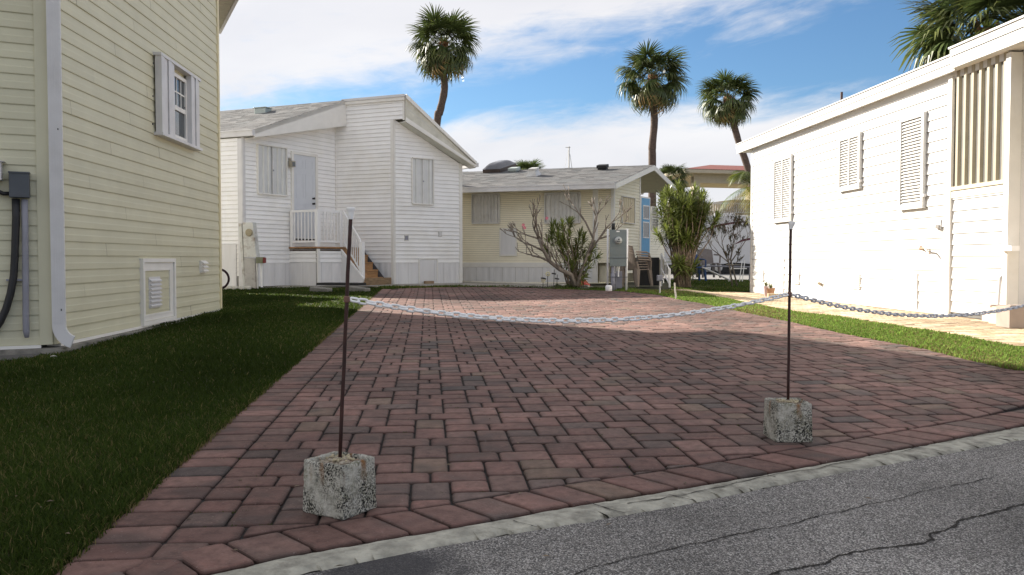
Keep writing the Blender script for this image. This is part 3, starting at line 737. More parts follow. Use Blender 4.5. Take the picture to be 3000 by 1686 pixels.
def corrug(fr, u0, u1, z0, z1, o, depth, pitch, flat=0.35):
    """trapezoidal corrugated sheet"""
    mb = MB(); pts = []; u = u0; k = 0
    while u < u1:
        for du, oo in ((0, 0), (flat * pitch, 0), (0.5 * pitch, depth), ((0.5 + flat) * pitch, depth)):
            uu = u + du
            if uu <= u1: pts.append((uu, o + oo))
        u += pitch
    pts.append((u1, o))
    n = len(pts)
    for uu, oo in pts: mb.v += [fr.p(uu, z0, oo), fr.p(uu, z1, oo)]
    for i in range(n - 1):
        mb.f.append((2 * i, 2 * i + 2, 2 * i + 3, 2 * i + 1))
    b0 = len(mb.v)
    for uu, oo in pts: mb.v += [fr.p(uu, z0, oo - 0.003), fr.p(uu, z1, oo - 0.003)]
    for i in range(n - 1):
        mb.f.append((b0 + 2 * i + 1, b0 + 2 * i + 3, b0 + 2 * i + 2, b0 + 2 * i))
        mb.f.append((2 * i + 1, 2 * i + 3, b0 + 2 * i + 3, b0 + 2 * i + 1)); mb.f.append((2 * i, b0 + 2 * i, b0 + 2 * i + 2, 2 * i + 2))
    return mb
def skirt_panels(fr, u0, u1, z0, z1, parent, w=0.40, o=0.0, m=None, name='skirt_panel'):
    u = u0; m = m or m_skirt
    while u < u1 - 0.02:
        e_ = min(u + w, u1); mb = corrug(fr, u + 0.003, e_ - 0.003, z0, z1, o + random.uniform(-.001, .001), 0.007, w / 2.0, 0.36); mb.build(name, m, parent); u = e_
def shingles(quad, parent, ex=0.14, tab=0.30, cols=((.97, 1.0, 1.0), (1.04, 1.02, 1.0), (.90, .90, .90), (1.08, 1.06, 1.03))):
    """quad: lower-left, lower-right, upper-right, upper-left (3-D)"""
    a, b_, c, d = [Vector(q) for q in quad]; n = (b_ - a).cross(d - a).normalized()
    if n.z < 0: n = -n
    H = (d - a).length; W = (b_ - a).length; rows = int(H / ex) + 1; mb = MB(); T = []
    for r in range(rows):
        f0 = r * ex / H; f1 = min(1.0, (r + 1) * ex / H)
        if f0 >= 1: break
        off = random.uniform(0, tab); x = -off
        while x < W:
            w = tab * random.choice([0.6, 1, 1, 0.8]); x0 = max(0, x); x1 = min(W, x + w)
            if x1 > x0 + 0.01:
                def q(u, f): 
                    lo = a.lerp(b_, u / W); hi = d.lerp(c, u / W); return lo.lerp(hi, f)
                h = random.choice([0.009, 0.011, 0.014]); p0, p1, p2, p3 = q(x0, f0), q(x1, f0), q(x1, f1), q(x0, f1)
                mb.add([p0 + n * h, p1 + n * h, p2 + n * 0.003, p3 + n * 0.003, p0, p1], [(0, 1, 2, 3), (4, 5, 1, 0)])
                cc_ = Vector(random.choice(cols)) * random.uniform(0.94, 1.06); T += [(*cc_, 1.0)] * 6
            x += w
    return mb.build('shingle', m_shing, parent, kind='stuff', tint=T)
def slab(quad, th, m, parent, name='roof'):
    p = [Vector(q) for q in quad]; dn = Vector((0, 0, -th))
    return MB().hexa([tuple(q + dn) for q in p] + [tuple(q - Vector((0, 0, 0.002))) for q in p]).build(name, m, parent)
def V3(fr, s, z, o=0): return Vector(fr.p(s, z, o))

# ================================================================== left cream house (nearest)
P2 = (-4.38, 12.55); P1 = (-4.061, 7.376)
LWF = Fr(P1, B=P2)              # side wall facing the driveway
LBF = Fr(P1, d=(-0.90, -0.44))   # front bay wall to the left of the downspout
LWF.n = Vector((abs(LWF.n.x), LWF.n.y)) if LWF.n.x < 0 else LWF.n
house1 = thing('cream_house', 'tall cream vinyl sided house with white downspout at its near corner, beside the shaded lawn', 'house', (-6.5, 11, 0.1))
wl_ = (Vector(P2) - Vector(P1)).length; ZB = 0.172; ZT = 5.30
w1 = MB().fpoly(LWF, [(0, ZB), (wl_, ZB), (wl_, ZT), (0, ZT + 1.9)], -0.12, 0).build('side_wall', m_lap, house1)
siding(LWF, [(0.11, ZB), (wl_ - 0.07, ZB), (wl_ - 0.07, ZT), (0.11, ZT + 1.9)], ZB, 0.1305, m_cream, w1, prof=((0, .011), (.05, .013), (.46, .011), (.54, .008), (1, .003)), seam=3.66)
w2 = MB().fpoly(LBF, [(0, ZB), (5.0, ZB), (5.0, 7.0), (0, 7.0)], -0.12, 0).build('front_wall', m_lap, house1)
siding(LBF, [(0.10, ZB), (3.2, ZB), (3.2, 7.0), (0.10, 7.0)], ZB, 0.1305, m_cream, w2, prof=((0, .011), (.05, .013), (.46, .011), (.54, .008), (1, .003)))
MB().fbox(LWF, -0.0, 0.11, ZB, ZT + 1.8, 0, 0.022).fbox(LBF, 0.0, 0.10, ZB, 7.0, 0, 0.022).build('corner_trim', m_cream, house1)
MB().fbox(LWF, wl_ - 0.07, wl_ + 0.012, ZB, ZT - 0.1, 0, 0.024).build('corner_trim', mat('cream_trim', (0.74, 0.66, 0.42), 0.5, 0.03), house1)
MB().fbox(LWF, 0.1, wl_, ZB - 0.028, ZB - 0.001, -0.1, 0.024).build('base_trim', m_trim, house1)
MB().fbox(LBF, 0.09, 3.2, ZB - 0.028, ZB - 0.001, -0.1, 0.024).build('base_trim', m_trim, house1)
MB().prism([LWF.p(-0.05, 0, 0.10)[:2], LWF.p(wl_ + 0.16, 0, 0.12)[:2], (-8.0, 19.5), (-12, 17.5), LBF.p(5.0, 0, 0.10)[:2]][::1], -0.05, 0.142).build('foundation', m_conc, house1)
# body behind, its hidden long side runs back to the left; roof with a deep eave
bk = Vector((-0.44, 0.90)).normalized(); inn = Vector((-0.90, -0.44))
K1 = Vector(P2) + bk * 3.1
body = [P1, P2, tuple(K1), tuple(K1 + inn * 7), (-12.5, 8), LBF.p(5.0, 0)[:2]]
MB().prism([(x + (-0.13 if i in (0, 1, 2) else 0), y) for i, (x, y) in enumerate(body)], 0.15, 5.28).build('body', mat('back_siding', (0.50, 0.49, 0.45), 0.5, 0.04), house1)
ez = 5.20
q0 = Vector(P2) - bk * 1.0 - inn * 0.02; 
ea = Vector(P2) - inn * 0.46 + bk * 0.15; eb = Vector(P2) - inn * 0.46 + bk * 3.55
rf = MB()
ring = [tuple(ea), tuple(eb), tuple(eb + inn * 8.2), tuple(Vector((-13.2, 7.5))), (-8.7, 4.7), (-3.75, 6.9)]
apex = (-8.2, 12.0, 6.9)
b0 = [(x, y, ez) for x, y in ring]; t0 = [(x, y, ez + 0.16) for x, y in ring]; n = len(ring)
rf.add(b0 + t0 + [apex], [tuple(range(n))] + [(i, n + i, n + (i + 1) % n, (i + 1) % n) for i in range(n)] + [(n + i, 2 * n, n + (i + 1) % n) for i in range(n)])
roof1 = rf.build('roof', m_shing, house1, tint=(1, 1, 1))
sf1 = Fr(tuple(ea), B=tuple(eb)); sf1.n = -inn.normalized()
MB().fbox(sf1, -0.1, (eb - ea).length, ez - 0.03, ez + 0.15, -0.02, 0.03).build('fascia', m_trim, house1)
for i in range(22):
    u = -0.1 + i * 0.17
    if u > (eb - ea).length - 0.1: break
    MB().fbox(sf1, u + 0.004, u + 0.163, ez - 0.012, ez - 0.004, -1.0 if u > 0.9 else -0.46, -0.02).build('soffit_panel', mat('cream_soffit', (0.60, 0.56, 0.40), 0.6, 0.05), house1)
MB().prism([(-6.60, 17.80), (-7.25, 15.9), (-11, 14.4), (-12, 17.4)][::-1], 0.1, 2.55).build('shadow_annex', mat('back_siding', (0.50, 0.49, 0.45), 0.5, 0.04), house1)  # unseen annex, added and shaped to cast a shadow band on the lawn
# downspout with elbow
dn = MB(); s0 = 0.00
fd = Fr(LWF.p(0.0, 0)[:2], d=(LWF.d * 0.86 + LWF.n * 0.5)); 
dsx, dsy = LWF.p(-0.015, 0, 0.065)[:2]
fd = Fr((dsx, dsy), d=(0.93, 0.37))
dn.fbox(fd, -0.052, 0.052, 0.34, 6.4, -0.038, 0.038)
for k in range(5): dn.fbox(fd, -0.040 + k * 0.0195, -0.034 + k * 0.0195, 0.36, 6.4, 0.038, 0.041)
prev = None
for k in range(7):
    a = radians(k * 11.5); cz = 0.34; cx0 = 0.16
    def sec(a):
        out = []
        for r_, o_ in ((0.108, -0.038), (0.212, -0.038), (0.212, 0.038), (0.108, 0.038)):
            out.append(fd.p(cx0 - r_ * cos(a), cz - r_ * sin(a), o_))
        return out
    cur = sec(a)
    if prev:
        bi = len(dn.v); dn.v += prev + cur
        for i in range(4): dn.f.append((bi + i, bi + (i + 1) % 4, bi + 4 + (i + 1) % 4, bi + 4 + i))
    prev = cur
dn.build('downspout', m_gutter, house1)
db = MB(); db.fbox(fd, -0.058, 0.058, 3.3, 3.33, -0.04, 0.043); db.fbox(fd, 0.018, 0.026, 0.47, 0.488, 0.038, 0.043); db.fbox(fd, 0.018, 0.026, 2.05, 2.065, 0.038, 0.043)
db.build('strap', m_dark, house1)
# window with folded accordion shutters
def rng(fr, p, q, o=0):
    u0, z1 = fr.px(*p, o); u1, z0 = fr.px(*q, o); return u0, u1, z0, z1
uL = LWF.px(446, 165)[0]; uA = LWF.px(492, 300)[0]; uB = LWF.px(536, 300)[0]; uR = LWF.px(563, 300)[0]
zT = LWF.px(446, 162)[1]; zB = LWF.px(446, 386)[1]
win = MB(); frame_box(win, LWF, uA - 0.10, uB + 0.02, zB + 0.02, zT - 0.06, 0.045, 0.0, 0.045)
zm = (zB + zT) / 2 - 0.04
win.fbox(LWF, uA - 0.06, uB - 0.02, zm - 0.028, zm + 0.028, 0.012, 0.040)
win = win.build('window', m_trim, house1)
MB().fbox(LWF, uA - 0.06, uB - 0.02, zm + 0.02, zT - 0.1, 0.019, 0.022).build('pane', m_glass, win)
MB().fbox(LWF, uA - 0.06, uB - 0.02, zB + 0.06, zm - 0.02, 0.019, 0.022).build('pane', m_glass, win)
mu = MB(); uu = (uA - 0.06 + uB - 0.02) / 2
for k in (-1, 0, 1): mu.fbox(LWF, uu + k * 0.16 - 0.009, uu + k * 0.16 + 0.009, zm + 0.028, zT - 0.1, 0.022, 0.030)
zz = (zm + zT - 0.08) / 2; mu.fbox(LWF, uA - 0.05, uB - 0.025, zz - 0.009, zz + 0.009, 0.022, 0.0295)
mu.build('muntin', m_trim, win)
def accordion(u0, u1, nm='accordion_shutter'):
    mb = MB(); n = 4; w = (u1 - u0) / n
    for k in range(n):
        o0_, o1_ = (0.03, 0.105)
        mb.fbox(LWF, u0 + k * w, u0 + (k + 0.85) * w, zB, zT, o0_, o1_ - (0.012 if k % 2 else 0))
    mb.build(nm, m_gutter, house1)
accordion(uL, uA - 0.01); accordion(uB + 0.02, uR + 0.02)
MB().fbox(LWF, uL - 0.02, uR + 0.04, zT, zT + 0.035, 0, 0.11).build('shutter_track', m_gutter, house1); MB().fbox(LWF, uL - 0.02, uR + 0.04, zB - 0.035, zB, 0, 0.12).build('shutter_track', m_gutter, house1)
for px_, py_ in ((449, 186), (448, 282), (447, 364), (541, 317)):
    u, z = LWF.px(px_, py_, 0.106); MB().fbox(LWF, u - 0.008, u + 0.008, z - 0.01, z + 0.01, 0.104, 0.112).build('screw', m_dark, house1)
# crawl-space hatch with louvre vent
u0, u1 = LWF.px(407, 800)[0], LWF.px(504, 800)[0]; z1 = LWF.px(407, 758)[1]; z0 = ZB - 0.005
h = MB(); frame_box(h, LWF, u0, u1, z0, z1, 0.045, 0.0, 0.050); h = h.build('hatch', m_trim, house1)
MB().fbox(LWF, u0 + 0.045, u1 - 0.045, z0 + 0.045, z1 - 0.045, 0.012, 0.022).build('panel', m_cream, h)
h2 = MB(); frame_box(h2, LWF, u0 + 0.07, u1 - 0.16, z0 + 0.10, z1 - 0.12, 0.022, 0.02, 0.036); h2.fbox(LWF, u0 + 0.05, u1 - 0.05, z0 + 0.05, z0 + 0.10, 0.022, 0.030); h2.fbox(LWF, u0 + 0.05, u1 - 0.05, z1 - 0.12, z1 - 0.05, 0.022, 0.030); h2.fbox(LWF, u1 - 0.155, u1 - 0.05, z0 + 0.10, z1 - 0.12, 0.022, 0.029)
h2.build('inner_frame', m_trim, h)
for k in range(5):
    zz = z0 + 0.14 + k * 0.1305
    if zz < z1 - 0.16: MB().fbox(LWF, u0 + 0.095, u1 - 0.185, zz, zz + 0.02, 0.022, 0.028).build('plank', m_cream, h)
v0, v1 = LWF.px(430, 890)[0], LWF.px(463, 890)[0]; vz1 = LWF.px(430, 812)[1]; vz0 = LWF.px(430, 905)[1]
MB().fbox(LWF, v0, v1, vz0, vz1, 0.022, 0.030).build('vent', m_gutter, h)
for k in range(7):
    zz = vz0 + 0.02 + k * (vz1 - vz0 - 0.03) / 7; hh = (vz1 - vz0) / 7 * 0.6
    MB().hexa([LWF.p(v0 + .012, zz, .032), LWF.p(v1 - .012, zz, .032), LWF.p(v1 - .012, zz, .056), LWF.p(v0 + .012, zz, .056), LWF.p(v0 + .012, zz + hh, .030), LWF.p(v1 - .012, zz + hh, .030), LWF.p(v1 - .012, zz + 0.012, .056), LWF.p(v0 + .012, zz + 0.012, .056)]).build('slat', m_gutter, h)
u0, u1, z0, z1 = rng(LWF, (581, 764), (597, 800))
dv = MB().fbox(LWF, u0, u1, z0, z1, 0.01, 0.035).build('dryer_vent', m_trim, house1)
for k in range(3):
    zz = z0 + 0.02 + k * (z1 - z0) * 0.31; MB().hexa([LWF.p(u0 + .01, zz, .036), LWF.p(u1 - .01, zz, .036), LWF.p(u1 - .01, zz, .075), LWF.p(u0 + .01, zz, .075), LWF.p(u0 + .01, zz + 0.04, .036), LWF.p(u1 - .01, zz + 0.04, .036), LWF.p(u1 - .01, zz + .012, .075), LWF.p(u0 + .01, zz + .012, .075)]).build('flap', m_trim, dv)
# electric box, conduits and cable on the front wall
u0, u1, z0, z1 = rng(LBF, (87, 507), (29, 580), 0.05)
MB().fbox(LBF, u0, u1, z0, z1, 0.02, 0.125).build('electric_box', m_dgrey, house1, bevel=0.006)
MB().fbox(LBF, u0 - 0.004, u1 + 0.004, z1 - 0.012, z1, 0.02, 0.134).build('box_lid', m_dgrey, house1)
def lp(px_, py_, o=0.06): u, z = LBF.px(px_, py_, o); return LBF.p(u, z, o)
MB().tube([lp(72, 585), lp(74, 700), lp(75, 820), lp(76, 935), lp(77, 972), lp(79, 990)], [0.026] * 5 + [0.018], 12).build('grey_conduit', m_pvc, house1, smooth=True)
MB().tube([lp(46, 583), lp(47, 640), lp(45, 700), lp(43, 760), lp(40, 810), lp(31, 860), lp(18, 905), lp(0, 945), lp(-30, 985)], 0.030, 12).build('power_cable', m_dark, house1, smooth=True)
MB().tube([lp(28, 568), lp(10, 568), lp(-12, 558), lp(-40, 550)], 0.018, 10).build('power_cable', m_dark, house1, smooth=True)
u, z = LBF.px(42, 821, 0.04); MB().fbox(LBF, u - 0.06, u + 0.06, z - 0.008, z + 0.008, 0.02, 0.055).build('clamp', m_pvc, house1)
u0, u1, z0, z1 = rng(LBF, (6, 478), (-60, 528), 0.05); MB().fbox(LBF, u0, u1, z0, z1, 0.02, 0.16).fpoly(LBF, [(u0 - 0.03, z1), (u1, z1), (u1, z1 + 0.05)], 0.02, 0.18).build('meter_box', m_gutter, house1)

# ================================================================== white house in the middle
wa = Vector((sin(radians(113)), cos(radians(113)))); wb = Vector((sin(radians(31)), cos(radians(31)))); wb2 = Vector((sin(radians(54)), cos(radians(54))))
Cw = tuple(at(1154, 836, 21.6)[:2]); house2 = thing('white_house', 'white mobile home with a tall projecting gable and a railed porch, behind the left lawn', 'house', (Cw[0], Cw[1] + 2, 0.2))
RW = Fr(Cw, wb2); MW = Fr(Cw, -wa)
sI = MW.px(985, 700)[0]; Iw = MW.p(sI, 0)[:2]; DW = Fr(Iw, -wb); sL = DW.px(712, 700)[0]; Lw = DW.p(sL, 0)[:2]; LW2 = Fr(Lw, -wa)
sD = RW.px(1349, 700)[0]; zg = 0.262; zsk = MW.px(1150, 771)[1]
OV = 0.343
RK = RW.off(OV)
rkp = [RK.px(1188.4, 279), RK.px(1393.5, 475.8), RK.px(1389.3, 489.5), RK.px(1188.4, 357.7)]
def lerp_line(p, q, s): return p[1] + (q[1] - p[1]) * (s - p[0]) / (q[0] - p[0])
zs = lerp_line(rkp[3], rkp[2], 0); zE = lerp_line(rkp[3], rkp[2], sD)
ztop = MW.px(1016, 294)[1]
e2 = 0.105
wr = MB().fpoly(RW, [(0, zg), (sD, zg), (sD, zE), (0, zs)], -0.12, 0).build('gable_wall', m_lapw, house2)
siding(RW, [(0.05, zsk), (sD - 0.05, zsk), (sD - 0.05, zE), (0.05, zs)], zsk, e2, m_white, wr)
wm_ = MB().fpoly(MW, [(0, zg), (sI + 0.2, zg), (sI + 0.2, zs), (0, zs)], -0.12, 0).fpoly(MW, [(-OV, zs), (sI + 0.2, zs), (sI + 0.2, ztop - 0.02), (-OV, ztop - 0.02)], -0.12, 0).build('side_wall', m_lapw, house2)
siding(MW, [(0.06, zsk), (sI, zsk), (sI, zs - 0.0), (0.06, zs - 0.0)], zsk, e2, m_white, wm_)
kz = int((zs - zsk) / e2) ; zk = zsk + kz * e2
siding(MW, [(-OV + 0.05, zs), (sI + 0.1, zs), (sI + 0.1, ztop - 0.13), (-OV + 0.05, ztop - 0.13)], zk, e2, m_white, wm_)
# recessed wall with the door
fcp = None
o2 = None
s1016 = MW.px(1016, 340)[0]; pt = Vector(MW.p(s1016, 0)[:2]); o2 = (pt - DW.A).dot(DW.n)
DK = DW.off(o2)
fc = [DK.px(747, 404), DK.px(1015, 370), DK.px(1015, 295), DK.px(747, 380)]
def zdw(s): return lerp_line(fc[0], fc[1], s) + 0.05
wd = MB().fpoly(DW, [(0, zg), (sL, zg), (sL, zdw(sL)), (0, zdw(0))], -0.12, 0).build('door_wall', m_lapw, house2)
siding(DW, [(0.03, zsk), (sL - 0.06, zsk), (sL - 0.06, zdw(sL)), (0.03, zdw(0))], zsk, e2, m_white, wd)
w4 = MB().fpoly(LW2, [(0, zg), (5, zg), (5, zdw(sL) - 0.02), (0, zdw(sL) - 0.02)], -0.12, 0).build('front_wall', m_lapw, house2)
siding(LW2, [(0.12, zsk - 0.3), (3, zsk - 0.3), (3, zdw(sL) - 0.02), (0.12, zdw(sL) - 0.02)], zsk - 0.3, e2, m_white, w4)
# skirting
sk1 = MB().fbox(RW, 0.02, sD, zg - 0.02, zsk, -0.05, -0.004).build('skirting', m_skirt, house2)
skirt_panels(RW, 0.06, sD - 0.05, zg - 0.01, zsk, sk1, 0.36, 0.006)
sk2 = MB().fbox(DW, 0, sL, zg - 0.02, zsk, -0.05, -0.004).fbox(MW, 0.02, sI, zg - 0.02, zsk, -0.05, -0.004).build('skirting', m_skirt, house2)
skirt_panels(DW, 0.02, sL - 0.06, zg - 0.01, zsk, sk2, 0.36, 0.006); skirt_panels(MW, 0.06, sI, zg - 0.01, zsk, sk2, 0.36, 0.006)
for fr_, u_ in ((RW, sD),): MB().fbox(fr_, u_ - 0.05, u_ + 0.05, zg, zE, -0.02, 0.024).build('corner_trim', m_trim, house2)
MB().fbox(RW, 0.0, 0.05, zg, zs, 0, 0.022).fbox(MW, 0.0, 0.07, zg, zs, 0, 0.022).fbox(MW, -OV - 0.002, -OV + 0.05, zs - 0.03, ztop - 0.05, -0.02, 0.022).build('corner_trim', m_trim, house2)
MB().fbox(DW, sL - 0.07, sL + 0.01, zg, zdw(sL), 0, 0.024).fbox(LW2, 0, 0.12, zg, zdw(sL) - 0.03, 0, 0.022).build('corner_trim', m_gutter, house2)
MB().fbox(DW, 0.0, 0.035, zsk, zdw(0), 0, 0.03).build('corner_trim', m_trim, house2)
# fascia and roofs
MB().fpoly(DK, fc, -0.05, 0.0).build('fascia', m_trim, house2)
A3 = Vector((wa.x, wa.y, 0))
Bp = V3(DK, *fc[3]); Tp = V3(DK, fc[2][0], ztop)
Bp2 = Bp; back = -A3 * 9
up = (Tp - Bp); 
rl = slab([Bp + back, Bp, Tp, Tp + back], 0.10, m_trim, house2)
shingles([Bp + back, Bp, Tp, Tp + back], rl)
g = MB(); gf = Fr((Bp.x, Bp.y), -wa); zt_ = Bp.z
g.fbox(gf, 0.0, 6, zt_ - 0.15, zt_ - 0.01, 0.0, 0.09); g.fbox(gf, 0.0, 6, zt_ - 0.03, zt_ - 0.005, 0.09, 0.105)
g.build('gutter', m_gutter, house2)
MB().fpoly(DW, [(fc[0][0], fc[0][1]), (fc[1][0], fc[1][1]), (fc[1][0], fc[1][1] + 0.01), (fc[0][0], fc[0][1] + 0.01)], 0.0, o2).build('soffit', m_trim, house2)
# high end of the mono-pitch roof
MB().fbox(MW, -OV - 0.02, s1016 + 0.12, ztop - 0.13, ztop - 0.055, 0, 0.075).build('fascia', m_trim, house2)
MB().fbox(MW, -OV - 0.03, s1016 + 0.10, ztop - 0.052, ztop + 0.01, 0, 0.10).build('fascia', m_gutter, house2)
ra, rb_ = V3(RK, *rkp[0]), V3(RK, *rkp[1])
MB().fpoly(RK, rkp, -0.04, 0.0).build('rake_fascia', mat('weathered_board', (0.62, 0.60, 0.52), 0.7, 0.10, 5, 0.2, 50, dirt=(0.42, 0.40, 0.33), dirt_amt=0.6, dirt_scale=3), house2)
def rk_strip(f0, f1, o0, o1, m):
    a0 = (rkp[0][0], rkp[0][1] + (rkp[3][1] - rkp[0][1]) * f0); a1 = (rkp[0][0], rkp[0][1] + (rkp[3][1] - rkp[0][1]) * f1)
    g0 = min(f0 * 3.2, 0.5) if f1 < 0.5 else 1 - min((1 - f0) * 3.2, 0.5); g1 = min(f1 * 3.2, 0.5) if f1 < 0.5 else 1.0
    b0 = (rkp[1][0], rkp[1][1] + (rkp[2][1] - rkp[1][1]) * g0); b1 = (rkp[1][0], rkp[1][1] + (rkp[2][1] - rkp[1][1]) * g1)
    MB().fpoly(RK, [a0, b0, b1, a1], o0, o1).build('fascia_trim', m, house2)
rk_strip(-0.03, 0.14, 0, 0.05, m_trim); rk_strip(0.82, 1.0, 0, 0.015, m_trim)
rk_strip(0.44, 0.46, 0, 0.006, m_galv)
rr = slab([rb_ + back, rb_, ra, ra + back], 0.08, m_lapw, house2); shingles([rb_ + back, rb_ + A3 * 0.04, ra + A3 * 0.04, ra + back], rr)
# soffit boards of the gable
n_ = 26
for i in range(n_):
    s0_ = rkp[3][0] + (sD + 0.12 - rkp[3][0]) * i / n_; s1_ = rkp[3][0] + (sD + 0.12 - rkp[3][0]) * (i + 0.93) / n_
    za, zb_ = lerp_line(rkp[3], rkp[2], s0_), lerp_line(rkp[3], rkp[2], s1_)
    MB().fpoly(RW, [(s0_, za), (s1_, zb_), (s1_, zb_ + 0.012), (s0_, za + 0.012)], 0.0, OV - 0.04).build('soffit_board', mat('soffit', (0.62, 0.62, 0.55), 0.6, 0.05), house2)
MB().fpoly(RW, [(rkp[3][0], rkp[3][1] + 0.012), (sD + 0.3, lerp_line(rkp[3], rkp[2], sD + 0.3) + 0.012), (sD + 0.3, lerp_line(rkp[3], rkp[2], sD + 0.3) + 0.03), (rkp[3][0], rkp[3][1] + 0.03)], 0.0, OV - 0.04).build('soffit', m_trim, house2)
MB().fbox(RK, rkp[1][0] - 0.02, rkp[1][0] + 0.10, rkp[1][1] - 0.12, rkp[1][1] - 0.01, -6, 0.0).build('gutter', m_gutter, house2)
# shutters
def shutter_box(fr, u0, u1, z0, z1, house, m=m_shut, pitch=0.15, bar=True, o=0.03, hdr=0.03):
    if u0 > u1: u0, u1 = u1, u0
    f_ = MB(); f_.fbox(fr, u0 - 0.015, u1 + 0.015, z1, z1 + hdr, 0.0, o + 0.055); f_.fbox(fr, u0 - 0.015, u1 + 0.015, z0 - hdr, z0, 0.0, o + 0.045)
    f_.fbox(fr, u0 - 0.03, u0 - 0.001, z0, z1, 0.0, o + 0.03); f_.fbox(fr, u1 + 0.001, u1 + 0.03, z0, z1, 0.0, o + 0.03)
    t_ = f_.build('shutter', m_trim if m is m_shut else m_galv, house)
    corrug(fr, u0, u1, z0, z1 - 0.004, o - 0.005, 0.03, pitch, 0.36).build('corrugated_sheet', m, t_)
    if bar:
        um = (u0 + u1) / 2; MB().fbox(fr, um - 0.018, um + 0.018, z0, z1 - 0.006, o + 0.024, o + 0.034).build('centre_bar', m_gutter, t_)
        zm_ = (z0 + z1) / 2 ; MB().fbox(fr, um - 0.014, um + 0.014, zm_ - 0.018, zm_ + 0.018, o + 0.03, o + 0.05).build('knob', m_pvc, t_)
    return t_
u0, z1 = DW.px(752.7, 425); u1, z0 = DW.px(836, 573); shutter_box(DW, u0, u1, z0, z1, house2)
u0, z1 = RW.px(1207, 465); u1, _ = RW.px(1266, 500); z0 = RW.px(1207, 596)[1]; shutter_box(RW, u0, u1, z0, z1, house2, pitch=0.2)
# door
d0, zt1 = DW.px(856, 452); d1 = DW.px(922, 600)[0]; zb1 = DW.px(922, 700)[1]; zb1 = min(zb1, DW.px(857, 690)[1])
dr = MB(); frame_box(dr, DW, min(d0, d1) - 0.07, max(d0, d1) + 0.07, zb1 - 0.05, zt1 + 0.07, 0.07, 0.01, 0.055); dr = dr.build('door_frame', m_trim, house2)
u0, u1 = min(d0, d1), max(d0, d1)
door = MB().fbox(DW, u0, u1, zb1, zt1, 0.01, 0.030).build('door', mat('door_paint', (0.62, 0.64, 0.68), 0.4, 0.02), house2)
wdt = u1 - u0; hh = zt1 - zb1
for r_, (a, c) in enumerate(((0.06, 0.42), (0.48, 0.78), (0.84, 0.95))):
    for k in range(2):
        mb = MB(); frame_box(mb, DW, u0 + wdt * (0.12 + 0.42 * k), u0 + wdt * (0.46 + 0.42 * k), zb1 + hh * a, zb1 + hh * c, 0.022, 0.030, 0.035); mb.build('panel_moulding', MATS['door_paint'], door)
for py_ in (582.6, 598):
    u, z = DW.px(914, py_); T = Matrix.Translation(Vector(DW.p(u, z, 0.03))) @ Vector((DW.n.x, DW.n.y, 0)).to_track_quat('Z', 'Y').to_matrix().to_4x4()
    MB().lathe([(0.026, 0), (0.026, 0.012), (0.012, 0.015), (0.012, 0.035), (0.028, 0.045), (0.028, 0.065), (0.01, 0.075)], T, 12).build('knob', m_dark, door, smooth=True)
MB().fbox(DW, u0 - 0.03, u1 + 0.03, zb1 - 0.045, zb1 - 0.012, 0.03, 0.10).build('threshold', m_dark, door)
u, z = DW.px(846, 480); lm = MB().fbox(DW, u - 0.06, u + 0.06, z - 0.09, z + 0.06, 0.06, 0.17).fbox(DW, u - 0.03, u + 0.03, z + 0.03, z + 0.13, 0.0, 0.06).build('wall_lamp', mat('lamp_brass', (0.33, 0.30, 0.24), 0.4, 0.1), house2)
MB().fbox(DW, u - 0.045, u + 0.045, z - 0.08, z + 0.03, 0.165, 0.176).build('lamp_glass', m_glass, lm)
# small fittings on the gable wall
for (a, b1_, c, d1_) in ((1184, 689, 1196, 706), (1283, 678, 1293, 694)):
    u0, u1, z0, z1 = rng(RW, (a, b1_), (c, d1_)); bx = MB(); frame_box(bx, RW, u0, u1, z0, z1, 0.015, 0.01, 0.03); bx = bx.build('outlet_cover', m_galv, house2)
    MB().fbox(RW, u0 + 0.02, u1 - 0.02, z0 + 0.02, z1 - 0.02, 0.01, 0.035).build('flap', m_gutter if a > 1200 else m_pvc, bx)
u0, z1 = RW.px(1225, 757); u1 = RW.px(1281, 760)[0]; hz = MB(); frame_box(hz, RW, u0, u1, zg, z1, 0.03, 0.0, 0.04); hz = hz.build('skirt_hatch', m_trim, house2)
MB().fbox(RW, u0 + 0.04, u1 - 0.10, zg + 0.04, z1 - 0.05, 0.012, 0.030).build('hatch_panel', m_skirt, hz); MB().fbox(RW, u1 - 0.09, u1 - 0.035, zg + 0.04, z1 - 0.05, 0.012, 0.026).build('hatch_panel', m_skirt, hz)
# lower-left shed door in the front wall
u0 = LW2.px(700, 800)[0] + 0.08
sd = MB(); frame_box(sd, LW2, u0 - 0.03, u0 + 1.2, zg, zg + 1.02, 0.03, 0.0, 0.035); sd = sd.build('low_door', m_gutter, house2); MB().fbox(LW2, u0, u0 + 1.17, zg + 0.03, zg + 0.99, 0.01, 0.03).build('low_door_panel', m_skirt, sd)
# roof vent
rv = Bp + (Tp - Bp) * 0.72 - A3 * 1.9 + Vector((0, 0, 0.02)); T = Matrix.Translation(rv) @ Matrix.Rotation(atan2(wa.y, wa.x), 4, 'Z')
MB().box(-0.18, 0.18, -0.13, 0.13, -0.08, 0.08, T).box(-0.20, 0.20, -0.15, 0.15, 0.08, 0.11, T).build('roof_vent', mat('vent_metal', (0.45, 0.5, 0.47), 0.5, 0.1, metal=0.3), house2, bevel=0.02)

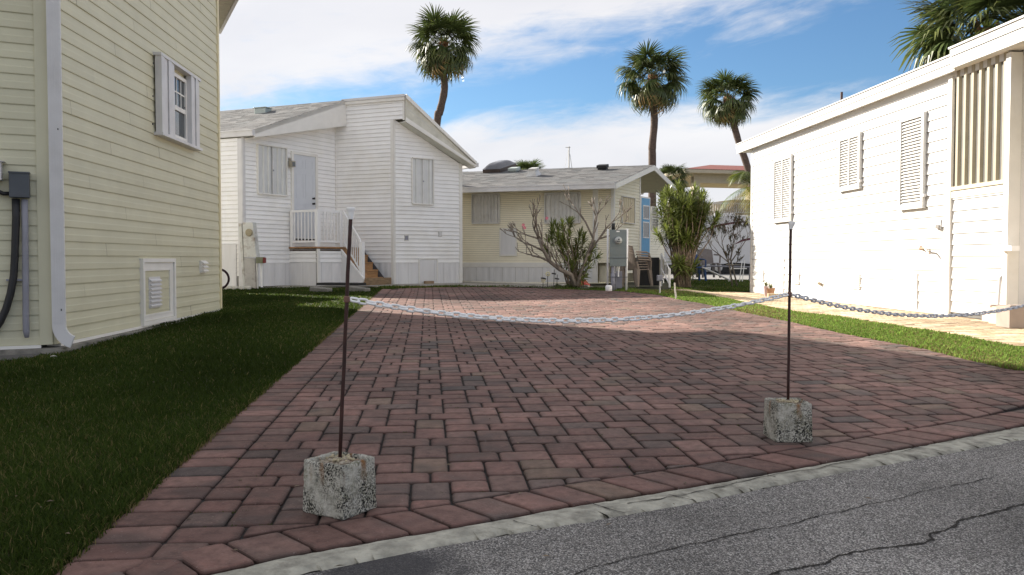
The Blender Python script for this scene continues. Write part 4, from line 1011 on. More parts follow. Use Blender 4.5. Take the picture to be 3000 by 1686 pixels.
# landing and stairs
sQ = DW.px(846, 700)[0]; q_ = Vector(DW.p(sQ, 0)[:2]); k_ = (931 - 1500) / F * 1.0
oQ = (k_ * q_.y - q_.x) / (DW.n.x - k_ * DW.n.y); Q = tuple(q_ + DW.n * oQ); zl = at(931, 722.5, Q[1]).z
stair = thing('porch_stair', 'raised white porch with railing and brown wooden steps against the white house', 'porch', (Q[0] + 0.5, Q[1], 0.26))
k2_ = (1003 - 1500) / F; a_ = DW.A + DW.n * oQ; ws = (k2_ * a_.y - a_.x) / (DW.d.x - k2_ * DW.d.y)
LF = Fr(DW.p(sQ, 0, 0)[:2], d=DW.n); FFr = DW.off(oQ)
MB().fbox(DW, 0.02, sQ - 0.01, zl - 0.16, zl - 0.05, 0.02, oQ - 0.01).build('porch_frame', mat('dark_wood', (0.06, 0.04, 0.03), 0.8, 0.2), stair)
nb = 8
for i in range(nb):
    a = 0.02 + (oQ - 0.0) * i / nb; MB().fbox(DW, 0.02, sQ + 0.02, zl - 0.045, zl - 0.01, a, a + oQ / nb - 0.01).build('board', m_wood, stair)
zsp = zsk + 0.02
MB().fbox(LF, 0.0, oQ, zg, zl - 0.06, -0.06, -0.02).fbox(FFr, ws, sQ, zg, zl - 0.06, -0.06, -0.02).build('porch_base', m_lapw, stair)
siding(LF.off(-0.02), [(0, zsp), (oQ, zsp), (oQ, zl - 0.07), (0, zl - 0.07)], zsp, e2, m_white, stair)
siding(FFr.off(-0.02), [(ws, zsp), (sQ, zsp), (sQ, zl - 0.07), (ws, zl - 0.07)], zsp, e2, m_white, stair)
skirt_panels(LF.off(-0.018), 0, oQ, zg - 0.02, zsp, stair, 0.45); skirt_panels(FFr.off(-0.018), ws, sQ, zg - 0.02, zsp, stair, 0.36)
MB().fbox(FFr, sQ - 0.07, sQ + 0.012, zg - 0.02, zl - 0.06, -0.02, 0.014).build('corner_trim', m_trim, stair)
zr = at(931, 617, Q[1]).z - zl
def post(fr, u, z0, z1, w=0.032): return MB().fbox(fr, u - w, u + w, z0, z1, -w, w).build('post', m_plas, stair)
PF = FFr.off(-0.05); LFR = LF.off(-0.05)
post(PF, sQ - 0.05, zl, zl + zr + 0.03, 0.045); post(LFR, 0.08, zl - 0.1, zl + zr + 0.03, 0.04); post(PF, ws + 0.02, zl, zl + zr + 0.02, 0.045)
def rail(fr, u0, u1, z0, z1, n):   # z0, z1: floor level at each end
    up_, lo_ = zr, 0.10
    for h_, w_ in ((up_, 0.028), (lo_ + 0.02, 0.020)):
        MB().fpoly(fr, [(u0, z0 + h_ - w_), (u1, z1 + h_ - w_), (u1, z1 + h_ + w_), (u0, z0 + h_ + w_)], -0.022, 0.022).build('rail', m_plas, stair)
    for i in range(n):
        t_ = (i + 0.5) / n; u = u0 + (u1 - u0) * t_; z = z0 + (z1 - z0) * t_
        MB().fbox(fr, u - 0.011, u + 0.011, z + lo_, z + up_ - 0.02, -0.011, 0.011).build('baluster', m_plas, stair)
rail(LFR, 0.1, oQ - 0.06, zl, zl, 7); rail(PF, ws + 0.05, sQ - 0.08, zl, zl, 6)
# steps: run out from the porch next to the side wall
oC = (Vector(Cw) - DW.A).dot(DW.n); nst = 5; run = (oC + 0.06 - oQ) / (nst - 0.0); rise = (zl - 0.01 - zg) / (nst + 0.0)
SF = Fr(DW.p(ws, 0, oQ)[:2], d=DW.n)      # plane of the stair's outer side
for i in range(nst):
    zt_ = zl - 0.01 - rise * (i + 0); a = oQ + run * i
    MB().fbox(DW, 0.05 if i < nst - 1 else -0.02, ws, zt_ - rise - 0.0, zt_ - rise + 0.0 + 0.0 if False else zt_ - rise + 0.004, a, a + run * 1.0 - 0.002).fbox(DW, 0.05, ws, zt_ - rise - 0.035, zt_ - rise, a, a + run + 0.012).build('step_tread', m_wood, stair)
    MB().fbox(DW, 0.05, ws - 0.002, zt_ - rise * (1) , zt_ - 0.04, a - 0.02, a).build('step_riser', m_wood, stair)
MB().fbox(DW, -0.05, ws, zg - 0.03, zg + rise * 0.95, oC - run * 0.9 , oC + 0.08).build('bottom_step', mat('grey_wood', (0.25, 0.17, 0.10), 0.8, 0.25, 6, stretch=(1, 1, 6)), stair)
L_ = oC - 0.18 - oQ
MB().fpoly(SF, [(-0.02, zg - 0.02), (L_, zg - 0.02), (L_ + 0.12, zg + 0.10), (L_ + 0.12, zg + rise * 0.9), (-0.02, zl - 0.08)], 0.0, 0.03).build('stringer_panel', m_skirt, stair)
MB().fpoly(SF, [(-0.02, zl - 0.10), (L_ + 0.13, zg + rise * 0.9 - 0.02), (L_ + 0.13, zg + rise * 0.9 + 0.02), (-0.02, zl - 0.05)], -0.005, 0.045).build('stringer_cap', m_plas, stair)
MB().fpoly(Fr(DW.p(0.04, 0, oQ)[:2], d=DW.n), [(0, zl - rise * 0.3), (oC - oQ, zg + 0.1), (oC - oQ, zg), (0, zg)], 0.0, 0.02).build('stringer_panel', m_dgrey, stair)
SR = SF.off(-0.03); slope0 = zl; slope1 = zg + rise * 0.9
rail(SR, 0.03, L_ - 0.02, slope0, slope1 + 0.06, 8); post(SR, L_ + 0.02, zg + rise * 0.9, slope1 + zr + 0.03, 0.05)

# ================================================================== yellow house behind
F_ = (2.776, 22.9); ya = Vector((sin(radians(109)), cos(radians(109)))); yb = Vector((sin(radians(31)), cos(radians(31))))
house3 = thing('yellow_house', 'pale yellow mobile home with a grey shingle roof, corrugated window covers and a blue door', 'house', (0.5, 24, 0.27))
YF = Fr(F_, -ya); YG = Fr(F_, yb); YR = YG.off(0.36)
pe, pk, pr = YR.px(1801, 537), YR.px(1914, 484.5), YR.px(1985, 554)
def zroof(s):
    return (lerp_line(pe, pk, s) if s < pk[0] else lerp_line(pk, pr, s)) - 0.14
zy = YF.px(1500, 770)[1]; sX = YF.px(1300, 700)[0]; uT0 = YF.px(1752, 700)[0]; uT1 = YF.px(1737, 700)[0]; zf = zroof(0) - 0.04
wy = MB().fpoly(YF, [(0, zy - 0.02), (uT0, zy - 0.02), (uT0, 0.26), (9, 0.26), (9, zf), (0, zf)], -0.12, -0.002).build('front_wall', m_lap, house3)
rows = MB(); k = 0; e3 = 0.0535
while zy + k * e3 < zf:
    a = zy + k * e3; b1_ = min(zf, a + e3 * 0.90); k += 1
    for (u0, u1) in ((0.07, uT0 + 0.01), (uT1 - 0.01, 5.5)):
        rows.add([YF.p(u0, a, 0.017), YF.p(u1, a, 0.017), YF.p(u1, b1_, 0.001), YF.p(u0, b1_, 0.001), YF.p(u0, a, 0), YF.p(u1, a, 0)], [(0, 3, 2, 1), (4, 0, 1, 5)])
rows.build('plank', m_yel, wy, kind='stuff')
s73 = YG.px(1873, 640)[0]; zg3 = 0.275
wg = MB().fpoly(YG, [(0, zg3), (s73, zg3), (s73, zroof(s73)), (0, zroof(0))], -0.12, -0.002).build('gable_wall', m_lap, house3)
siding(YG, [(0.05, zy - 0.30), (s73 - 0.04, zy - 0.30), (s73 - 0.04, zroof(s73)), (0.05, zroof(0))], zy - 0.30, 0.0865, m_yel, wg)
skirt_panels(YF, uT0, 5.5, 0.26, zy - 0.12, house3, 0.40, 0.004)
skirt_panels(YG.off(-0.05), 0.05, s73, 0.27, zy - 0.30, house3, 0.40, 0.0, m_yel, 'skirt_panel'); skirt_panels(YF.off(-0.15), 0.0, uT0, 0.27, zy, house3, 0.3, 0.0, m_yel)
MB().fbox(YF, uT1, 5.5, zy - 0.13, zy + 0.0, 0.0, 0.02).build('base_trim', m_trim, house3)
MB().fbox(YF, uT0, uT1, 0.26, zf, 0.0, 0.03).build('corner_trim', m_trim, house3); MB().fbox(YF, -0.01, 0.07, zy, zf, 0, 0.025).fbox(YG, 0, 0.05, zy - 0.3, zroof(0), 0, 0.02).build('corner_trim', m_trim, house3)
MB().fbox(YG, s73 - 0.04, s73 + 0.035, 0.27, zroof(s73), -0.05, 0.03).build('corner_trim', m_trim, house3)
# porch wall set back beside the gable
YP = YG.off(-1.15); sp0 = s73 - 0.75; sp1 = YP.px(1946, 640)[0]
poly = [(sp0, 0.27), (sp1, 0.27), (sp1, zroof(sp1)), (pk[0], zroof(pk[0])), (sp0, zroof(sp0))]
if pk[0] <= sp0 + 0.02: poly = [(sp0, 0.27), (sp1, 0.27), (sp1, zroof(sp1)), (sp0, zroof(sp0))]
wp = MB().fpoly(YP, poly, -0.12, -0.002).build('porch_wall', m_lap, house3)
siding(YP, poly, 0.9, 0.0865, m_yel, wp)
MB().fbox(Fr(YG.p(s73, 0, -0.02)[:2], d=-YG.n), 0, 1.2, 0.27, zroof(s73), -0.05, 0.0).build('return_wall', m_yel, house3)
u0, z1 = YP.px(1876, 580); u1, z0 = YP.px(1899, 753)
dd = MB().fbox(YP, u0, u1, z0, z1, 0.0, 0.05).build('blue_door', mat('blue_paint', (0.10, 0.33, 0.56), 0.45, 0.06), house3)
hh = z1 - z0; 
for a, c in ((0.32, 0.60), (0.64, 0.88)):
    mb = MB(); frame_box(mb, YP, u0 + 0.10, u1 - 0.08, z0 + hh * a, z0 + hh * c, 0.035, 0.05, 0.065); mb.build('pane_frame', m_trim, dd)
    MB().fbox(YP, u0 + 0.13, u1 - 0.11, z0 + hh * a + 0.03, z0 + hh * c - 0.03, 0.05, 0.056).build('pane', m_glass, dd)
dj = MB(); frame_box(dj, YP, u0 - 0.05, u1 + 0.05, z0 - 0.05, z1 + 0.05, 0.05, 0.0, 0.045); dj.build('door_frame', m_trim, house3)
u0, z1 = YP.px(1906, 605); u1, z0 = YP.px(1925, 677); ww = MB(); frame_box(ww, YP, u0, u1, z0, z1, 0.035, 0.0, 0.05); ww.fbox(YP, u0, u1, (z0 + z1) / 2 - 0.015, (z0 + z1) / 2 + 0.015, 0, 0.045); ww = ww.build('window', m_trim, house3)
MB().fbox(YP, u0 + 0.03, u1 - 0.03, z0 + 0.03, z1 - 0.03, 0.01, 0.02).build('pane', mat('dull_glass', (0.16, 0.14, 0.11), 0.15, 0.2), ww)
u, z = YP.px(1880, 560, 0.1); T = Matrix.Translation(Vector(YP.p(u, z, 0.1))); MB().lathe([(0.02, 0.16), (0.07, 0.12), (0.10, 0.05), (0.09, -0.05), (0.05, -0.12)], T, 10).build('porch_lamp', m_galv, house3)
# roof
AY = Vector((ya.x, ya.y, 0)); bkY = -AY * 9.5
E1, PKp, E2_ = V3(YR, *pe), V3(YR, *pk), V3(YR, *pr)
r3 = slab([E1 + bkY, E1, PKp, PKp + bkY], 0.10, mat('roof_deck', (0.50, 0.47, 0.36), 0.8, 0.06), house3); shingles([E1 + bkY, E1 + AY * 0.03, PKp + AY * 0.03, PKp + bkY], r3, 0.14, 0.30)
r4 = slab([PKp + bkY, PKp, E2_, E2_ + bkY], 0.10, MATS['roof_deck'], house3); shingles([E2_ + bkY, E2_ + AY * 0.03, PKp + AY * 0.03, PKp + bkY], r4, 0.14, 0.30)
def rake(p, q, m=m_trim): MB().fpoly(YR, [(p[0], p[1] - 0.15), (q[0], q[1] - 0.15), (q[0], q[1] - 0.004), (p[0], p[1] - 0.004)], 0.002, 0.04).build('rake_board', m, house3)
rake(pe, pk); rake(pk, pr)
gy = Fr((E1.x, E1.y), -ya); gg = MB(); gg.fbox(gy, -0.02, 9.4, pe[1] - 0.145, pe[1] - 0.008, 0.0, 0.10); gg.fbox(gy, -0.02, 9.4, pe[1] - 0.03, pe[1] - 0.004, 0.10, 0.115); gg.build('gutter', m_gutter, house3)
for i in range(14):
    MB().fbox(gy, i * 0.62, i * 0.62 + 0.61, pe[1] - 0.125, pe[1] - 0.11, -0.36, -0.005).build('soffit_panel', m_trim, house3)
# corrugated window covers, access panel
for (a, b1_, c, d1_, pt_) in ((1386, 573, 1463, 653, 0.105), (1599, 571, 1700, 652, 0.115)):
    u0, z1 = YF.px(a, b1_); u1, _ = YF.px(c, b1_); z0 = YF.px(a, d1_)[1]; shutter_box(YF, u0, u1, z0, z1, house3, m_galv, pt_, False, 0.03, 0.045)
u0, z1 = YG.px(1819, 577); u1, _ = YG.px(1855, 580); z0 = YG.px(1819, 652)[1]; shutter_box(YG, u0, u1, z0, z1, house3, mat('cream_sheet', (0.66, 0.58, 0.42), 0.5, 0.05), 0.13, False, 0.03, 0.02)
u0, z1 = YF.px(1464, 670); u1 = YF.px(1515, 700)[0]; z0 = YF.px(1464, 751)[1]; ap = MB(); frame_box(ap, YF, min(u0, u1), max(u0, u1), z0, z1, 0.04, 0.0, 0.035); ap = ap.build('access_panel', m_trim, house3)
MB().fbox(YF, min(u0, u1) + 0.04, max(u0, u1) - 0.04, z0 + 0.04, z1 - 0.04, 0.0, 0.02).build('panel', m_skirt, ap)
# roof furniture: skylight and vents, each fixed to the front roof slope
def onroof(px_, py_):
    v_ = Vector(ray(px_, py_)); nrm = (E1 - PKp).cross(AY); t_ = (PKp - Vector((0, 0, CAMZ))).dot(nrm) / v_.dot(nrm); return Vector((0, 0, CAMZ)) + v_ * t_
sl = (E1 - PKp).normalized(); rn = AY.cross(-sl).normalized(); rn = rn if rn.z > 0 else -rn
RT = Matrix((AY, -sl, rn)).transposed().to_4x4()
pS = onroof(1440, 508); T = Matrix.Translation(pS) @ RT
sk = MB().box(-0.28, 0.28, 0.0, 1.0, -0.02, 0.12, T).build('skylight', mat('brown_frame', (0.07, 0.05, 0.04), 0.5, 0.2), house3)
dm = MB(); nx_, ny_ = 10, 14
for j in range(ny_ + 1):
    for i in range(nx_ + 1):
        u = i / nx_ * 2 - 1; w = j / ny_ * 2 - 1; dm.v.append(tuple(T @ Vector((u * 0.28, 0.5 + w * 0.51, 0.12 + 0.17 * (1 - u ** 4) ** 0.8 * (1 - w ** 4) ** 0.8))))
for j in range(ny_):
    for i in range(nx_): a = j * (nx_ + 1) + i; dm.f.append((a, a + 1, a + nx_ + 2, a + nx_ + 1))
dm.build('dome', mat('smoked_dome', (0.10, 0.10, 0.11), 0.15, 0.1, spec=0.8), sk, smooth=True)
m_v1 = MATS['vent_metal']
T = Matrix.Translation(onroof(1506, 504)) @ RT; MB().box(-0.13, 0.15, -0.12, 0.12, 0.04, 0.13, T).box(-0.09, 0.11, -0.09, 0.09, -0.02, 0.04, T).build('roof_vent', m_v1, house3, bevel=0.01)
T = Matrix.Translation(onroof(1564, 516)) @ RT; MB().hexa([tuple(T @ Vector(q)) for q in ((-.16, -.16, 0), (.16, -.16, 0), (.16, .16, 0), (-.16, .16, 0), (-.09, -.09, .17), (.09, -.09, .17), (.09, .1, .17), (-.09, .1, .17))]).box(-0.10, 0.12, -0.10, 0.12, 0.17, 0.23, T).build('roof_vent', m_galv, house3)
T = Matrix.Translation(onroof(1766, 498)) @ RT; MB().box(-0.15, 0.15, -0.10, 0.10, 0.05, 0.15, T).box(-0.13, 0.13, -0.08, 0.08, -0.02, 0.05, T).build('roof_vent', m_dark, house3, bevel=0.02)

# ================================================================== right-hand white home
Nr = Vector((5.89, 11.35)); Fv = Vector((5.44, 19.0)); HR_ = Fr(tuple(Fv), B=tuple(Nr)); Lr = (Nr - Fv).length
if HR_.n.x > 0: HR_.n = -HR_.n
zb4 = 0.165; zt4 = 3.36
house4 = thing('white_home', 'long brightly sunlit white mobile home with louvred shutters along the tan apron', 'house', (7.5, 14, 0.16))
s_c = HR_.px(2783, 700)[0]; s_e = HR_.px(2952, 700)[0]; s_end = s_e + 3.0
w5 = MB().fpoly(HR_, [(0, zb4), (s_e, zb4), (s_e, zt4 + 0.3), (0, zt4)], -0.15, -0.002).build('side_wall', mat('shadow_gap', (0.13, 0.125, 0.115), 0.8, 0.1), house4)  # dark wall colour acts as the shadow line between the sunlit planks
e4 = 0.1495
siding(HR_, [(0.05, zb4), (s_c - 0.02, zb4), (s_c - 0.02, zt4), (0.05, zt4)], zb4, e4, m_alu, w5, prof=((0, .015), (.05, .016), (.95, .001)))
zc = HR_.px(2788, 560)[1]
siding(HR_, [(s_c + 0.05, zb4), (s_e, zb4), (s_e, zc - 0.10), (s_c + 0.05, zc - 0.10)], zb4 + 0.05, e4, m_alu, w5, prof=((0, .015), (.05, .016), (.95, .001)))
MB().fbox(HR_, 0.0, s_e, zt4 - 0.04, zt4 + 0.30, 0.0, 0.018).build('frieze_board', m_alu, house4)
MB().fbox(HR_, -0.01, 0.05, zb4, zt4 - 0.05, -0.01, 0.02).build('corner_trim', m_trim, house4); MB().fbox(HR_, s_c - 0.03, s_c + 0.055, zb4 - 0.02, zt4, 0, 0.04).build('corner_trim', m_trim, house4)
MB().fbox(HR_, s_c + 0.05, s_e, zc - 0.10, zc - 0.005, 0, 0.03).build('sill', m_trim, house4)
corrug(HR_, s_c + 0.06, s_e - 0.02, zc + 0.02, zt4 + 0.25, -0.02, 0.05, 0.16, 0.30).build('corrugated_awning', mat('awning_sheet', (0.38, 0.34, 0.25), 0.5, 0.08, 6, dirt=(0.36, 0.27, 0.19), dirt_amt=0.5, dirt_scale=3), house4)
MB().fbox(HR_, s_c + 0.05, s_e, zc - 0.004, zc + 0.045, 0.0, 0.05).build('bottom_rail', mat('rail_tan', (0.55, 0.50, 0.36), 0.5, 0.1), house4)
MB().fbox(HR_, s_e - 0.02, s_e + 0.07, zb4, zt4 + 0.02, -0.10, 0.05).build('corner_post', m_trim, house4)
MB().fbox(HR_, s_e - 0.06, s_e - 0.022, zb4, zt4 + 0.0, -2.5, -0.11).build('return_wall', m_white, house4)
MB().fbox(HR_, s_e + 0.12, s_end, zb4, zt4 + 0.3, -1.2, -0.6).build('porch_wall', m_trim, house4)
corrug(HR_.off(-0.5), s_e + 0.13, s_end, zc + 0.1, zt4 + 0.2, 0, 0.05, 0.16, 0.3).build('corrugated_awning', MATS['awning_sheet'], house4)
# fascia and roof
HK = HR_.off(0.13); f0 = HK.px(2158, 440)[0]; fz0, fz1 = HK.px(2158, 448)[1], HK.px(2158, 431)[1]
sU = HK.px(2797, 152)[0]
def fas(fr, u0, u1, z0, z1, nm, o0=-0.03, o1=0.0): MB().fbox(fr, u0, u1, z0, z1, o0, o1).build(nm, m_alu, house4)
fzb = (HK.px(2400, 357)[1] + HK.px(2783, 214)[1]) / 2; fzt = (HK.px(2400, 324.5)[1] + HK.px(2621, 228)[1]) / 2
fas(HK, f0, sU, fzb, fzb + 0.10, 'fascia'); fas(HK, f0, sU, fzb + 0.105, fzt - 0.02, 'fascia', -0.03, 0.012); fas(HK, f0 - 0.0, sU, fzt - 0.018, fzt, 'drip_edge', -0.05, 0.03)
fas(HK, sU, sU + 6, fzb + 0.02, fzb + 0.17, 'fascia', -0.03, 0.05); fas(HK, sU, sU + 6, fzb + 0.175, fzt + 0.05, 'fascia', -0.03, 0.065); fas(HK, sU - 0.01, sU + 6, fzt + 0.052, fzt + 0.075, 'drip_edge', -0.05, 0.085)
MB().fbox(HR_, f0, s_end, fzb + 0.02, fzb + 0.035, -0.1, 0.10).build('soffit', m_trim, house4)
rq = [HK.p(f0, fzt, 0.0), HK.p(sU + 6, fzt + 0.03, 0.0), HK.p(sU + 6, fzt + 0.45, -3.0), HK.p(f0, fzt + 0.35, -3.0)]
slab(rq, 0.05, m_alu, house4)
MB().fpoly(Fr(HR_.p(0.0, 0, 0)[:2], d=-HR_.n), [(0, zb4), (5, zb4), (5, zt4), (2.7, zt4 + 0.3), (0, zt4)], -0.1, 0.0).build('end_wall', m_alu, house4)
MB().fbox(HR_, f0, f0 + 0.03, fzb + 0.02, fzt - 0.01, -5.0, 0.13).build('fascia', m_alu, house4)
MB().fbox(HR_, f0 + 0.03, 0, fzb + 0.03, fzb + 0.045, -5.0, 0.12).build('soffit', m_trim, house4)
# louvred shutters
def louvred(tl, bl, xr, cols, parent):
    u0, z1 = HR_.px(*tl, 0.05); z0 = HR_.px(*bl, 0.05)[1]; u1 = HR_.px(xr, tl[1], 0.05)[0]
    w = 0.055; sh = MB(); frame_box(sh, HR_, u0, u1, z0, z1, w, 0.012, 0.062)
    if cols == 2: um = (u0 + u1) / 2; sh.fbox(HR_, um - 0.02, um + 0.02, z0 + w, z1 - w, 0.012, 0.060)
    sh = sh.build('louvred_shutter', m_alu, parent)
    MB().fbox(HR_, u0 + 0.02, u1 - 0.02, z0 + 0.02, z1 - 0.02, 0.012, 0.018).build('backing_board', mat('slat_back', (0.44, 0.42, 0.39), 0.6, 0.05), sh)
    n = int((z1 - z0 - 2 * w) / 0.044); st = (z1 - z0 - 2 * w) / n
    segs = [(u0 + w, (u0 + u1) / 2 - 0.02), ((u0 + u1) / 2 + 0.02, u1 - w)] if cols == 2 else [(u0 + w, u1 - w)]
    for (a, c) in segs:
        me_ = None
        for k in range(n):
            zz = z0 + w + k * st
            MB().hexa([HR_.p(a, zz + .002, .022), HR_.p(c, zz + .002, .022), HR_.p(c, zz, .050), HR_.p(a, zz, .050), HR_.p(a, zz + st * 0.72, .024), HR_.p(c, zz + st * 0.72, .024), HR_.p(c, zz + .010, .052), HR_.p(a, zz + .010, .052)]).build('slat', m_alu, sh)
    MB().fbox(HR_, u0 - 0.01, u1 + 0.01, z0 - 0.015, z0 - 0.001, 0.012, 0.066).build('shutter_sill', m_alu, sh)
    zh = z0 + (z1 - z0) * 0.12; MB().fbox(HR_, u1, u1 + 0.03, zh - 0.02, zh + 0.02, 0.012, 0.06).build('latch', m_gutter, sh)
louvred((2267, 470), (2267, 652), 2319, 2, house4); louvred((2458, 407), (2458, 561), 2520, 2, house4); louvred((2636, 350), (2636, 614), 2708, 1, house4)
def wallbox(a, b1_, c, d1_, o0, o1, nm, m, fr=None, fm=0): 
    fr = fr or HR_; u0, z1 = fr.px(a, b1_); u1 = fr.px(c, b1_)[0]; z0 = fr.px(a, d1_)[1]; mb = MB().fbox(fr, u0, u1, z0, z1, o0, o1); return mb.build(nm, m, house4), (u0, u1, z0, z1)
for (a, b1_, c, d1_) in ((2228, 791, 2240, 825), (2329, 796, 2345, 833), (2501, 803, 2524, 848)):
    vb, (u0, u1, z0, z1) = wallbox(a, b1_, c, d1_, 0.01, 0.02, 'vent_grille', m_galv); n = 8
    for k in range(n): zz = z0 + (z1 - z0) * (k + 0.1) / n; MB().fbox(HR_, u0 + .012, u1 - .012, zz, zz + (z1 - z0) / n * 0.55, 0.018, 0.032).build('slat', m_alu, vb)
o_, (u0, u1, z0, z1) = wallbox(2748, 645, 2761, 673, 0.01, 0.03, 'outlet_plate', m_gutter); MB().fbox(HR_, u0 + 0.02, u1 - 0.02, z0 + 0.01, z1 - 0.06, 0.03, 0.085).build('outlet_cover', m_gutter, o_, bevel=0.015)
wallbox(2280, 760, 2299, 868, 0.0, 0.024, 'skirt_hatch', m_alu); wallbox(2625, 800, 2692, 900, 0.0, 0.026, 'skirt_hatch', m_alu)
def hp(px_, py_, o=0.05): u, z = HR_.px(px_, py_, o); return HR_.p(u, z, o)
MB().tube([hp(2694, 728, 0.0), hp(2694, 728, 0.09), hp(2710, 728, 0.12), hp(2722, 742, 0.12)], 0.014, 8).tube([hp(2697, 733, .09), hp(2699, 722, .09)], 0.022, 8).build('faucet', mat('faucet_brass', (0.42, 0.30, 0.22), 0.4, 0.2, metal=0.5), house4)
MB().tube([hp(2400, 831, 0.0), hp(2400, 831, 0.06)], 0.028, 10).build('pipe_stub', mat('stub', (0.6, 0.5, 0.36), 0.5, 0.1), house4)
MB().tube([hp(2935, 811, 0.0), hp(2936, 811, 0.05), hp(2930, 813, 0.06), hp(2924, 895, 0.06)], 0.018, 8).build('drain_pipe', m_gutter, house4)
MB().fbox(HR_, s_e + 0.0, s_e + 0.22, 1.02, 1.08, 0.0, 0.10).build('bracket', m_plas, house4)
pp = HK.p(1.2, 0); MB().tube([(HK.p(3.2, fzt + 0.1, -0.7)), (HK.p(3.2, fzt + 0.45, -0.7))], 0.025, 8).build('vent_pipe', m_rust, house4)
# ------------------------------------------------------------------ chain posts in hollow concrete blocks
m_block = bpy.data.materials.new('lichen_block'); m_block.use_nodes = True
t = m_block.node_tree; N = t.nodes; L = t.links; b = N['Principled BSDF']; b.inputs['Roughness'].default_value = 0.95; b.inputs['Specular IOR Level'].default_value = 0.15
tco = N.new('ShaderNodeTexCoord')
def bn(sc, det=6, ro=0.6, st=None):
    n = N.new('ShaderNodeTexNoise'); n.inputs['Scale'].default_value = sc; n.inputs['Detail'].default_value = det; n.inputs['Roughness'].default_value = ro
    if st:
        mp = N.new('ShaderNodeMapping'); mp.inputs['Scale'].default_value = st; L.new(tco.outputs['Object'], mp.inputs[0]); L.new(mp.outputs[0], n.inputs['Vector'])
    else: L.new(tco.outputs['Object'], n.inputs['Vector'])
    return n.outputs['Fac']
def bmr(x, a, c, lo=0.0, hi=1.0):
    n = N.new('ShaderNodeMapRange'); L.new(x, n.inputs[0]); n.inputs[1].default_value = a; n.inputs[2].default_value = c; n.inputs[3].default_value = lo; n.inputs[4].default_value = hi; return n.outputs[0]
def bmix(f, c1, c2):
    n = N.new('ShaderNodeMixRGB')
    if isinstance(f, float): n.inputs[0].default_value = f
    else: L.new(f, n.inputs[0])
    for i, c in ((1, c1), (2, c2)):
        if isinstance(c, tuple): n.inputs[i].default_value = (*c, 1)
        else: L.new(c, n.inputs[i])
    return n.outputs[0]
def bmul(a, c):
    n = N.new('ShaderNodeMath'); n.operation = 'MULTIPLY'; L.new(a, n.inputs[0]); L.new(c, n.inputs[1]); return n.outputs[0]
basec = bmix(bmr(bn(26), 0.35, 0.65), (0.38, 0.37, 0.31), (0.54, 0.52, 0.46))
moss = bmix(bmul(bmr(bn(14, st=(1, 1, .7)), 0.45, 0.62), bmr(bn(120, 3), 0.40, 0.60)), basec, (0.165, 0.16, 0.105))
spk = bmul(bmr(bn(150, 3, 0.7), 0.475, 0.54), bmr(bn(8, 5), 0.36, 0.54))
c_ = bmix(spk, moss, (0.018, 0.018, 0.018))
sx_ = N.new('ShaderNodeSeparateXYZ'); L.new(tco.outputs['Object'], sx_.inputs[0])
rs = bmul(bmr(bn(30, 4, st=(1, 1, 0.15)), 0.55, 0.70), bmr(sx_.outputs[2], 0.10, 0.19))
c_ = bmix(rs, c_, (0.22, 0.10, 0.035))
L.new(c_, b.inputs['Base Color'])
bu = N.new('ShaderNodeBump'); bu.inputs['Strength'].default_value = 0.9; bu.inputs['Distance'].default_value = 0.004; L.new(bn(150, 4), bu.inputs['Height']); L.new(bu.outputs[0], b.inputs['Normal'])
m_mort = mat('rusty_mortar', (0.22, 0.16, 0.09), 0.95, 0.5, 45, 0.8, 120, col2=(0.36, 0.32, 0.26), dirt=(0.16, 0.06, 0.015), dirt_amt=0.9, dirt_scale=14)
POSTS = []
